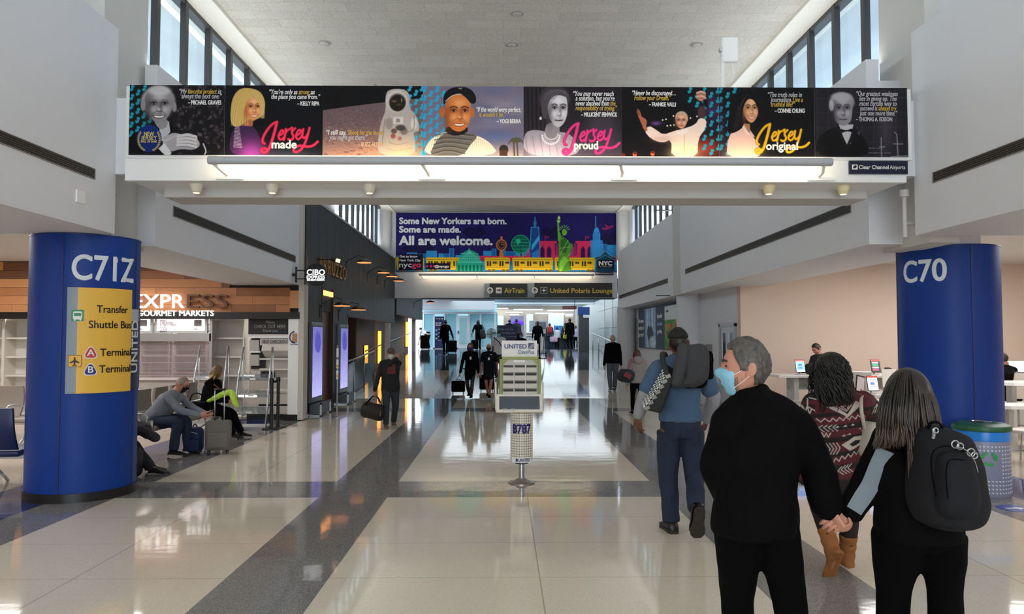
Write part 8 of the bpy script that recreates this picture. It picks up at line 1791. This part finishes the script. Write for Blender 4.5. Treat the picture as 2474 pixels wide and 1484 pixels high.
# tote, backpack, draped jacket
tb = thing('studded_tote', 'black tote bag covered with silver tiles on the shoulder of the man in the cap', 'bag', W(1590, 1000, 6.7))
Tn, Tf, Bf, Bn = W(1613, 905, 6.56), W(1606, 868, 6.98), W(1551, 972, 6.98), W(1557, 990, 6.56); Gn, Gt, Gf, Gtf = W(1596, 1000, 6.56), W(1630, 912, 6.56), W(1600, 985, 6.98), W(1630, 880, 6.98)
MB().add([Tn, Tf, Bf, Bn, Gt, Gtf, Gf, Gn], [(0, 1, 2, 3), (4, 7, 6, 5), (0, 3, 7, 4), (1, 5, 6, 2), (3, 2, 6, 7), (0, 4, 5, 1)]).build('body', mat('tote black', '#0b0a0b', 0.6), tb, bevel=0.015)
nrm = (Tf-Tn).cross(Bn-Tn).normalized(); nrm = nrm if nrm.x < 0 else -nrm; m = MB()
for i in range(11):
    for j in range(6):
        def Q(a, b_): return (Tn*(1-b_)+Tf*b_)*(1-a)+(Bn*(1-b_)+Bf*b_)*a
        a0, a1, b0, b1 = i/11+0.012, (i+1)/11-0.012, j/6+0.015+0.08*(i % 2)/6, (j+1)/6-0.015; P = [Q(a0, b0), Q(a0, b1), Q(a1, b1), Q(a1, b0)]; m.add([q+nrm*0.002 for q in P]+[q*0.8+(P[0]+P[2])*0.1+nrm*0.012 for q in P], [(0, 1, 5, 4), (1, 2, 6, 5), (2, 3, 7, 6), (3, 0, 4, 7), (4, 5, 6, 7)])
m.build('silver_tiles', mat('silver tile', '#d8d4c8', 0.2, metal=0.85), tb)
m = MB()
for k in range(7): a = 0.05+k*0.15; q = Tn*(1-a)+Bn*a+Vector((0.012, -0.006, 0)); m.cbox(q, (0.045, 0.01, 0.03), ry=-0.4)
m.build('edge_tiles', mat('dull tile', '#8d8a82', 0.3, metal=0.7), tb)
MB().tube(cat([Tn, W(1604, 880, 6.7), W(1600, 858, 6.82), W(1606, 852, 6.95), W(1612, 870, 7.02)], [0.02]*5, 6)[0], 0.024, 8, flat=0.35).build('strap', K_char, tb, smooth=True)
bp2 = thing('shoulder_backpack', 'black backpack under the charcoal jacket on the back of the man in the cap', 'backpack', W(1690, 925, 6.75))
B = MB(); B.rbox(W(1676, 890, 6.72), (0.24, 0.18, 0.36), 0.07, ry=0.06); B.rbox(W(1712, 882, 6.76), (0.06, 0.14, 0.26), 0.03); me = solid(B, 0.012, 5); folds(me, 0.005, 8); me.transform(parent_matrix(bp2).inverted()); link('body', me, K_black, bp2, True)
MB().tube(cat([W(1660, 850, 6.78), W(1655, 860, 6.95), W(1672, 890, 7.02)], [0.02]*3, 5)[0], 0.02, 8, flat=0.4).build('strap', K_black, bp2, smooth=True)
dj = thing('draped_jacket', 'charcoal jacket thrown over the backpack of the man in the cap', 'jacket', W(1680, 925, 6.6))
B = MB(); R = []
for py, x0, x1, d in ((832, 1655, 1690, 0.05), (838, 1648, 1704, 0.09), (860, 1646, 1709, 0.11), (890, 1644, 1710, 0.115), (912, 1640, 1708, 0.11), (926, 1622, 1696, 0.09), (934, 1628, 1676, 0.05)): c0, c1 = W(x0, py, 6.66), W(x1, py, 6.66); R.append(((c0+c1)/2, Vector((1, 0, 0)), Vector((0, 1, 0)), (c1-c0).length/2, d))
trunk(B, R); limb(B, [W(1652, 845, 6.6), W(1644, 885, 6.56), W(1632, 925, 6.56)], [0.05, 0.05, 0.04]); me = solid(B, 0.010, 4); folds(me, 0.012, 6, (1.4, 1.4, 0.35)); me.transform(parent_matrix(dj).inverted()); link('cloth', me, mat('jacket charcoal', '#3b3c3f', 0.85, bump=0.1, bscale=200), dj, True)
# ---------------------------------------------------------------- people farther off
def stand(px, foot, top_, yaw, **k):
    b = F(px, foot); h = (foot-top_)/1800*b.y; return pose(b, h, yaw, **k)
def dress(p, label, skin, jm, tm, sm=None, hr=None, vox=0.02, low='trousers', jn='jacket', **k):
    rig('person', label, p, skin, vox, k.get('bulk', 1.0), k.get('hs', 1.0), hands=k.get('hands'), eyes=k.get('eyes', False), fem=k.get('fem', False))
    top(p, jm, jn, vox*0.85, k.get('bulk', 1.0), k.get('hem', -0.04), k.get('sleeve', 1.0), k.get('loose', 0.012), amp=0.005, collar=k.get('collar', True))
    if low == 'trousers': bottoms(p, tm, 'trousers', vox*0.85, k.get('bulk', 1.0), amp=0.004)
    elif low == 'leggings': bottoms(p, tm, 'leggings', vox*0.85, 1.0, (0.06, 0.05, 0.036, 0.033, 0.024), amp=0.002)
    else: skirt(p, tm)
    shoes(p, sm or K_shoe)
    if hr: hair(p, *hr)
    return p
YA = PI
# woman with red hair, hooded top
p = stand(1540, 1003, 844, 0.05, fL=(-0.05, 0.12, 0.045), fR=(0.05, -0.14, 0.07), liftR=0.5)
dress(p, 'woman with long red hair in a grey hooded top walking beside the display board', S_LIGHT, mat('pale hoodie cloth', '#8d8988', 0.9), K_black, K_black, vox=0.018, low='leggings', fem=True, loose=0.02)
long_hair(p, ('#4a2012', '#6e3018', '#8a4424'), 0.27, 1.15, 120, seed=3); MB().ell(p.neck-p.f*0.09, (0.12, 0.06, 0.1), 14, 8).build('hood', _M['pale hoodie cloth'], p.o, smooth=True)
gb = thing('gym_bag', 'dark gym bag with pink strap carried by the red haired woman', 'bag', W(1514, 935, 16.8)); q = W(1512, 908, 16.75)
MB().rbox(q, (0.26, 0.5, 0.30), 0.11, ry=0.5, rz=0.3).build('body', mat('gym bag cloth', '#22262c', 0.7), gb, smooth=50); MB().cbox(q+Vector((0.0, -0.25, 0.02)), (0.16, 0.03, 0.1), ry=0.5).build('red_patch', mat('bag red', '#7d2430', 0.6), gb); MB().tube(cat([q+Vector((0.02, -0.1, 0.1)), W(1528, 870, 16.8), p.shL+Vector((0.02, -0.02, 0.06)), p.shL+Vector((0, 0.1, -0.05))], [0.02]*4, 6)[0], 0.022, 8, flat=0.4).build('strap', mat('bag pink', '#c2387c', 0.6), gb, smooth=True)
# older man
p = stand(1481, 944, 808, 0.02, fL=(-0.05, -0.05, 0.045), fR=(0.05, 0.10, 0.045)); dress(p, 'bald older man in a black jacket and grey trousers walking toward the far ramp', S_LIGHT, K_black, K_gtr, K_gtr, (H_white, 'bald', 0.006, 0.002), bulk=1.1, loose=0.02)
# man with the duffel bag
p = stand(943, 1034, 841, YA+0.25, fL=(-0.05, -0.10, 0.06), fR=(0.06, 0.08, 0.045), wR=(0.20, 0.06, 0.47), wL=(-0.06, 0.11, 0.86), elL=(-1, -0.2, -0.6), hpitch=-0.1, hyaw=0.1)
K_dbrn = mat('faded black coat', '#121113', 0.85); dress(p, 'man in cap and white mask with a hand at his face, carrying a duffel bag', S_TAN, K_dbrn, mat('slate trouser cloth', '#262b33', 0.85), mat('tan work boot', '#6b5138', 0.7), (H_dark, 'short', 0.005, 0.002), eyes=True, hem=-0.07, loose=0.022, bulk=1.05, hands={'R': dict(d=(0, 0, -1), pn=(1, 0, 0), curl=1.2), 'L': dict(d=(-0.2, 0.3, 0.9), pn=(0, 1, 0), curl=0.9)})
cap(p, mat('brown cap cloth', '#5a483c', 0.85)); face_mask(p, mat('pale mask', '#c9d2cf', 0.7)); c0 = p.chest+p.f*0.135; M_tee = mat('shirt print red', '#5e2420', 0.8); MB().cbox(c0, (0.16, 0.012, 0.2), rz=p.yaw).build('shirt_print', M_tee, p.o)
hd_ = p.wrR+Vector((0, 0, -0.11)); db_ = thing('duffel_bag', 'black barrel duffel bag held by the man in the white mask', 'bag', hd_-Vector((0, 0, 0.42))); q = hd_+Vector((-0.02, -0.04, -0.29))
MB().lathe([(0.08, -0.21), (0.15, -0.20), (0.165, -0.15), (0.158, 0.0), (0.165, 0.15), (0.15, 0.20), (0.08, 0.21)], (0, 0, 0), 24, axis='x').xf(Matrix.Translation(q) @ Matrix.Rotation(0.2, 4, 'Y') @ Matrix.Rotation(-0.3, 4, 'Z')).build('body', mat('duffel cloth', '#17120f', 0.7, var=0.3, vscale=8), db_, smooth=50)
for s in (-1, 1): MB().tube(cat([q+Vector((-0.14, s*0.1, 0.13)), q+Vector((-0.03, s*0.03, 0.27)), hd_+Vector((0, 0, 0.0)), q+Vector((0.1, s*0.03, 0.25)), q+Vector((0.14, s*0.1, 0.12))], [0.01]*5, 5)[0], 0.011, 8).build('handle', K_black, db_, smooth=True)
MB().cbox(q+Vector((0.12, -0.165, -0.02)), (0.12, 0.012, 0.12)).build('patch', mat('duffel patch', '#7a5a56', 0.7), db_)
# two cabin crew
p = stand(1136, 962, 829, YA-0.05, fL=(-0.03, 0.12, 0.055), fR=(0.03, -0.08, 0.075), wR=(0.19, -0.08, 0.46))
dress(p, 'cabin crew woman with long auburn hair and blue mask pulling a black trolley bag', S_LIGHT, K_black, K_black, K_black, low='skirt', fem=True, eyes=True, hem=-0.07, bulk=0.95)
bottoms(p, mat('black tights', '#141214', 0.6), 'tights', 0.016, 1.0, (0.055, 0.047, 0.035, 0.0355, 0.025), amp=0.0); long_hair(p, ('#56301e', '#7e4e30', '#9a6848'), 0.24, 1.0, 110, seed=5); face_mask(p, mat('royal mask', '#2c2a88', 0.6)); MB().cbox(p.chest+p.f*0.13+Vector((0.02, 0, -0.02)), (0.05, 0.01, 0.08), rz=p.yaw).build('badge', M_white, p.o); M_lan = mat('lanyard', '#2a2c34', 0.6); MB().tube([p.neck+p.r*0.05+p.f*0.06, p.chest+p.f*0.13], 0.006, 6).tube([p.neck-p.r*0.05+p.f*0.06, p.chest+p.f*0.13], 0.006, 6).build('lanyard', M_lan, p.o)
q = F(1107, 952); suitcase('trolley_bag', 'black trolley bag pulled by the auburn haired cabin crew woman', q, 0.1, 0.42, 0.24, 0.34, K_black, True, 'suitcase', (0.2, -0.1, 0.78))
p = stand(1181, 962, 830, YA+0.02, fL=(-0.01, 0.07, 0.055), fR=(0.02, -0.08, 0.075), wR=(0.15, 0.0, 0.46), wL=(-0.16, 0.02, 0.50))
dress(p, 'cabin crew member with cropped pale hair, black mask and short sleeved dress', S_TAN, K_navy, K_navy, K_black, (mat('cropped pale hair', '#cdbcab', 0.6), 'short', 0.004, 0.002), low='skirt', fem=True, eyes=True, sleeve=0.72, hem=-0.02, bulk=0.98)
face_mask(p, K_mblk); MB().cbox(p.chest+p.f*0.125+Vector((0, 0, -0.03)), (0.05, 0.01, 0.08), rz=p.yaw).build('badge', M_white, p.o); MB().tube([p.neck+p.r*0.05+p.f*0.06, p.chest+p.f*0.125], 0.006, 6).tube([p.neck-p.r*0.05+p.f*0.06, p.chest+p.f*0.125], 0.006, 6).build('lanyard', M_lan, p.o); MB().cbox(p.chest+p.f*0.12+p.r*-0.07+Vector((0, 0, 0.09)), (0.05, 0.01, 0.015), rz=p.yaw).build('name_pin', M_white, p.o)
q = F(1176, 946); suitcase('trolley_bag', 'black trolley bag behind the cabin crew member in the short sleeved dress', q, 0.0, 0.46, 0.24, 0.46, K_black, True, 'suitcase', (-0.1, -0.2, 0.85))
# white shirt man, masked head beyond the sign
p = stand(1206, 914, 797, YA-0.15, fL=(-0.05, 0.06, 0.05)); dress(p, 'heavy man in a white t shirt and blue mask behind the cabin crew', S_DARK, K_white, K_jean, None, (H_dark, 'short', 0.003, 0.001), bulk=1.25, sleeve=0.7, jn='shirt', eyes=True); face_mask(p, K_mask); MB().tube([p.shR+p.f*0.1+Vector((0, 0, 0.07)), p.chest+p.f*0.165-p.r*0.03, p.waist+p.f*0.15-p.r*0.15], 0.016, 8).build('strap', K_black, p.o)
p = stand(1259, 900, 803, YA, fL=(-0.05, 0.06, 0.05)); dress(p, 'person in dark clothes and blue mask just behind the brochure kiosk', S_BROWN, K_navy, K_navy, None, (H_dark, 'short', 0.006, 0.002), vox=0.026); face_mask(p, K_mask, False)
# silhouettes at the top of the ramp
def far(px, foot, top_, yaw, label, jm, tm, hr='short', skin=S_DARK, **k):
    lk = k.pop('long', None); p = stand(px, foot, top_, yaw, **k.pop('pz', {})); dress(p, label, skin, jm, tm, tm, None if lk else (H_dark, hr, 0.008, 0.002), vox=0.032, **k)
    if lk: long_hair(p, lk, 0.3, 1.0, 50, seed=px)
    return p
p = far(1076, 857, 772, 0.0, 'man in a black suit pulling a case up the far ramp', K_black, K_black, pz=dict(fL=(-0.04, 0.1, 0.045), fR=(0.04, -0.1, 0.06), wR=(0.22, -0.06, 0.48))); suitcase('pull_case', 'black pull case of the man in the black suit on the ramp', F(1092, 853), 0.0, 0.5, 0.3, 0.6, K_black, True, 'suitcase', (-0.1, 0.0, 1.0))
p = far(1155, 845, 773, 0.0, 'long haired woman with a backpack pulling a case beside the glass room', K_black, K_black, pz=dict(wL=(-0.2, -0.05, 0.5)), long=('#100c0c', '#1a1414', '#241c1a'), fem=True); suitcase('pull_case', 'small dark pull case of the woman beside the glass room', F(1147, 846), 0.0, 0.4, 0.3, 0.5, K_black, True, 'suitcase', (-0.1, 0, 1.1)); q = p.L(0.16, -0.1, 0.52); bg_ = thing('day_pack', 'dark day pack hanging from the arm of the woman beside the glass room', 'backpack', q-Vector((0, 0, 0.3))); MB().rbox(q, (0.32, 0.24, 0.55), 0.12, ry=-0.2).build('body', K_char, bg_, smooth=50); MB().tube(cat([q+Vector((0, 0, 0.25)), p.shR+Vector((0.05, -0.05, 0.05)), q+Vector((0.1, 0.05, 0.2))], [.02]*3, 5)[0], 0.02, 6).build('strap', K_char, bg_)
p = pose(F(1034, 844), 1.7, 0.9, lean=1.15, wL=(-0.1, 0.35, 0.22), wR=(0.1, 0.33, 0.2), hpitch=-0.9, fL=(-0.06, 0.05, 0.045)); dress(p, 'person in a pale top bending over luggage left of the tall navy banner', S_BROWN, K_white, K_black, None, (H_dark, 'short', 0.008, 0.002), vox=0.03); q = F(1026, 845); suitcase('pull_case', 'black case on the floor under the bending person', q, 0.2, 0.5, 0.35, 0.75, K_black, False)
far(1231, 842, 771, 0.0, 'person with short hair standing left of the violet screen', K_navy, K_black); far(1248, 843, 770, 0.05, 'broad dark clad person standing in front of the violet screen', K_char, K_black, bulk=1.15)
p = far(1299, 857, 775, YA, 'greeter in a long dark coat standing on the ramp right of the brochure kiosk', K_black, K_black, hem=-0.2, pz=dict(wL=(-0.16, 0.1, 0.5), wR=(0.16, 0.1, 0.5))); q = F(1311, 860); tr_ = thing('luggage_trolley', 'small folding luggage trolley beside the greeter', 'trolley', q)
MB().tube([q+Vector((-0.1, 0, 0.1)), q+Vector((-0.12, 0, 0.95))], 0.012, 6).tube([q+Vector((0.1, 0, 0.1)), q+Vector((0.06, 0, 0.95)), q+Vector((-0.12, 0, 0.95))], 0.012, 6).build('frame', M_alu, tr_); MB().box(q+Vector((-0.16, -0.2, 0.12)), q+Vector((0.2, 0.05, 0.15))).build('plate', K_black, tr_)
for sx in (-0.14, 0.16): MB().lathe([(0.09, -0.02), (0.09, 0.02)], q+Vector((sx, 0, 0.09)), 14, axis='x').build('wheel', K_black, tr_)
def pack(p, m, label, w=0.3, hh=0.42): q = p.chest-p.f*0.2; t = thing('back_pack', label, 'backpack', q-Vector((0, 0, hh/2))); MB().rbox(q, (w, 0.18, hh), 0.09, rz=p.yaw).build('body', m, t, smooth=50); MB().tube([q+p.r*0.1+p.f*0.05+Vector((0, 0, .18)), p.shR+Vector((0, 0, .07))], 0.025, 6).tube([q-p.r*0.1+p.f*0.05+Vector((0, 0, .18)), p.shL+Vector((0, 0, .07))], 0.025, 6).build('strap', m, t)
p = far(1328, 842, 781, 0.0, 'traveller in a grey jacket wearing the red backpack', mat('dusk jacket', '#4a4654', 0.85), K_jean); pack(p, mat('red pack', '#c02a36', 0.6), 'red backpack on the traveller in the grey jacket in the far hall'); cap(p, mat('red cap', '#8a2a30', 0.8))
p = far(1346, 842, 790, 0.1, 'short traveller in a white jacket at the far counter', mat('white jacket', '#e8edf2', 0.8), K_black); q = p.L(-0.16, 0, 0.42); t = thing('pink_tote', 'pale pink tote carried by the traveller in the white jacket', 'bag', q-Vector((0, 0, 0.25))); MB().rbox(q, (0.5, 0.2, 0.36), 0.08).build('body', mat('pink tote', '#d8b8d0', 0.6), t, smooth=50); MB().tube([q+Vector((-.12, 0, .15)), q+Vector((0, 0, .32)), q+Vector((.12, 0, .15))], 0.015, 6).build('handle', _M['pink tote'], t)
p = far(1366, 842, 779, -0.2, 'traveller with a yellow bag beside the tall man in the far hall', K_char, K_jean); q = p.L(0.05, -0.12, 0.5); t = thing('yellow_bag', 'yellow shoulder bag of the traveller beside the tall man', 'bag', q-Vector((0, 0, 0.3))); MB().rbox(q, (0.36, 0.2, 0.5), 0.1, ry=0.3).build('body', mat('yellow bag', '#c9c23a', 0.6), t, smooth=50); MB().tube([q+Vector((0, 0, .2)), p.shL+Vector((0, -.05, .08))], 0.02, 6).build('strap', _M['yellow bag'], t)
far(1377, 844, 768, 0.3, 'tall man in a long black coat, tallest figure in the far hall', K_black, K_black, hem=-0.2)
far(1391, 842, 786, YA, 'person in a lilac and white top at the right end of the far hall', mat('lilac top', '#c8c0e8', 0.8), K_black, skin=S_BROWN)
# ---------------------------------------------------------------- people sitting at the gates
K_shg = mat('grey blue shirt', '#7d838f', 0.85)
p = pose((-5.36, 11.55, 0), 1.76, -PI/2, lean=0.66, sit=0.30, wL=(-0.03, 0.43, 0.355), wR=(0.05, 0.41, 0.35), fL=(-0.09, 0.27, 0.045), fR=(0.09, 0.22, 0.045), hpitch=-0.42, elL=(-0.3, -0.2, -1), elR=(0.3, -0.9, -1))
dress(p, 'seated man in a grey blue shirt with black valve mask looking down at his phone', S_LIGHT, K_shg, K_jean, None, (mat('grey crop', '#8a7a70', 0.6), 'short', 0.003, 0.001), bulk=1.15, eyes=True, hem=-0.01, jn='shirt', hands={'L': dict(d=(0.8, 0.2, 0.1), pn=(0.2, -0.8, 0.3), curl=0.9), 'R': dict(d=(0.8, 0.2, 0.15), pn=(0.1, 0.9, 0.3), curl=0.8)})
face_mask(p, K_mblk, False, M_white); k_ = 1.76/1.75; M = headM(p); b = MB()
for s in (-1, 1): b.tube([p.head+M @ Vector((s*0.032+0.02*math.cos(a), 0.098, 0.004+0.016*math.sin(a))) for a in [2*PI*i/14 for i in range(15)]], 0.0022, 6).tube([p.head+M @ Vector(q) for q in ((s*0.052, 0.096, 0.008), (s*0.082, 0.06, 0.01), (s*0.084, -0.005, 0.006))], 0.0025, 6)
b.build('glasses', K_black, p.o); q = p.wrL*0.5+p.wrR*0.5+Vector((0.12, 0, 0.03)); t = thing('phone', 'phone held in both hands by the seated man', 'phone', q); MB().cbox(q, (0.14, 0.075, 0.01), ry=-0.5).build('body', M_black, t); MB().cbox(q+Vector((-0.004, 0, 0.006)), (0.12, 0.065, 0.003), ry=-0.5).build('screen', _M['phone glow'], t)
p = pose((-5.32, 13.55, 0), 1.66, -PI/2-0.15, lean=0.25, sit=0.32, wL=(-0.04, 0.25, 0.42), wR=(0.06, 0.26, 0.40), fL=(-0.07, 0.36, 0.045), fR=(0.07, 0.34, 0.045), hyaw=0.5, hpitch=-0.25)
dress(p, 'seated woman in black with blonde hair and a bright safety vest across her lap', S_LIGHT, K_black, K_black, None, fem=True, bulk=1.12); long_hair(p, ('#6a5230', '#b8975a', '#d8c08a'), 0.17, 0.8, 90, seed=9); b = MB(); b.tube(cat([p.neck+p.r*0.06, p.neck+p.r*0.09+p.f*0.08-Vector((0, 0, 0.08)), p.chest+p.f*0.16+p.r*0.03], [.01]*3, 5)[0], 0.009, 6).tube(cat([p.neck-p.r*0.06-p.f*0.05, p.neck+p.r*0.10-p.f*0.02-Vector((0, 0, 0.03)), p.neck+p.r*0.1+p.f*0.07-Vector((0, 0, 0.08))], [.01]*3, 5)[0], 0.009, 6); b.build('orange_lanyard', mat('orange lanyard', '#c8502a', 0.6), p.o)
vs = thing('safety_vest', 'bright yellow green safety vest on the lap of the seated woman', 'vest', p.L(0.05, 0.26, 0.42)); b = MB(); limb(b, [p.L(0.12, 0.08, 0.40), p.L(0.10, 0.2, 0.46), p.L(0.06, 0.3, 0.49), p.L(0.1, 0.36, 0.41), p.L(0.12, 0.40, 0.35)], [0.03, 0.045, 0.05, 0.05, 0.03]); me = solid(b, 0.012, 3); folds(me, 0.012, 9); me.transform(parent_matrix(vs).inverted()); link('cloth', me, mat('hi vis cloth', '#b8e04a', 0.7), vs, True)
hb = thing('black_handbag', 'black handbag on the seat beside the blonde seated woman', 'bag', (-5.3, 13.0, 0.47)); MB().rbox((-5.25, 12.95, 0.58), (0.4, 0.2, 0.22), 0.07).build('body', K_black, hb, smooth=50); MB().tube(cat([(-5.4, 12.95, 0.66), (-5.32, 12.9, 0.82), (-5.18, 12.9, 0.82), (-5.1, 12.95, 0.66)], [.01]*4, 5)[0], 0.01, 6).build('handle', K_black, hb)
p = pose((-5.38, 9.98, 0), 1.74, -PI/2, lean=-0.05, sit=0.30, wL=(-0.1, 0.2, 0.40), wR=(0.1, 0.2, 0.40), fL=(-0.05, 0.40, 0.045), fR=(0.07, 0.48, 0.045))
dress(p, 'person in dark trousers sitting mostly hidden behind the C71Z pillar', S_LIGHT, K_navy, mat('dark plum trousers', '#191a22', 0.85), None, (H_dark, 'short', 0.01, 0.003))
lj = thing('lap_coat', 'dark coat lying over the knees behind the C71Z pillar', 'coat', p.L(0.05, 0.32, 0.30)); b = MB(); b.rbox(p.L(0.07, 0.30, 0.37), (0.42, 0.36, 0.12), 0.06, ry=0.35); limb(b, [p.L(0.1, 0.3, 0.36), p.L(0.12, 0.42, 0.33), p.L(0.12, 0.50, 0.285)], [0.07, 0.06, 0.06]); me = solid(b, 0.014, 4); folds(me, 0.012, 8); me.transform(parent_matrix(lj).inverted()); link('cloth', me, mat('plum coat', '#22202a', 0.8), lj, True)
fb = thing('floor_bag', 'black soft bag on the floor beside the C71Z pillar', 'bag', (-4.78, 9.62, 0)); MB().rbox((-4.78, 9.66, 0.2), (0.28, 0.3, 0.40), 0.09).build('body', mat('soft black bag', '#0e0e0f', 0.6, bump=0.3, bscale=30), fb, smooth=50); MB().tube(cat([(-4.86, 9.6, 0.38), (-4.83, 9.55, 0.5), (-4.73, 9.55, 0.5), (-4.7, 9.6, 0.38)], [.01]*4, 5)[0], 0.012, 6).build('handle', K_black, fb)
sc_ = suitcase('suitcase', 'grey soft suitcase with its handle up beside the seated man', F(527, 1096), 0.25, 0.37, 0.26, 0.45, mat('suitcase weave', '#6d6862', 0.75, bump=0.2, bscale=200), True, 'suitcase', (0.0, 0.02, 0.98))
bb = thing('blue_backpack', 'navy blue backpack standing on the floor between the seated man and the suitcase', 'backpack', F(468, 1094)); q = F(468, 1094)
MB().rbox(q+Vector((0, 0.02, 0.2)), (0.27, 0.2, 0.40), 0.085).build('body', mat('navy nylon', '#16264e', 0.65, bump=0.1, bscale=150), bb, smooth=50); MB().rbox(q+Vector((0.02, -0.09, 0.13)), (0.2, 0.07, 0.2), 0.03).build('front_pocket', _M['navy nylon'], bb, smooth=50); MB().tube([q+Vector((-0.08, -0.085, 0.3)), q+Vector((0, -0.09, 0.33)), q+Vector((0.08, -0.085, 0.3))], 0.006, 6).build('zip_line', M_alu, bb); MB().tube(cat([q+Vector((-0.04, 0.03, 0.39)), q+Vector((0, 0.03, 0.44)), q+Vector((0.04, 0.03, 0.39))], [.01]*3, 5)[0], 0.009, 6).build('grip', K_black, bb)
# right gate
p = pose((W(1990, 815, 15.55).x, 15.55, 0), 1.72, 1.9, lean=0.28, hpitch=-0.55, wL=(-0.1, 0.25, 0.62), wR=(0.1, 0.25, 0.62)); dress(p, 'short haired man bending over the wall counter behind the curly haired woman', S_LIGHT, K_char, K_black, None, (H_dark, 'short', 0.010, 0.003), eyes=True)
p = pose((W(2436, 815, 13.5).x, 13.5, 0), 1.78, 0.25, lean=0.18, sit=0.40, hpitch=-0.35, hyaw=0.3, wL=(-0.1, 0.24, 0.60), wR=(0.1, 0.24, 0.60), fL=(-0.06, 0.14, 0.13), fR=(0.06, 0.14, 0.13)); dress(p, 'man in a black jacket seated at the counter right of the C70 pillar', S_TAN, K_black, K_black, None, (mat('cropped brown hair', '#2c2019', 0.6), 'short', 0.006, 0.002), bulk=1.12)
gate_chair(p.base.x, 13.48, 0.25, 'tall cream chair under the man in black at the counter', 0.62)
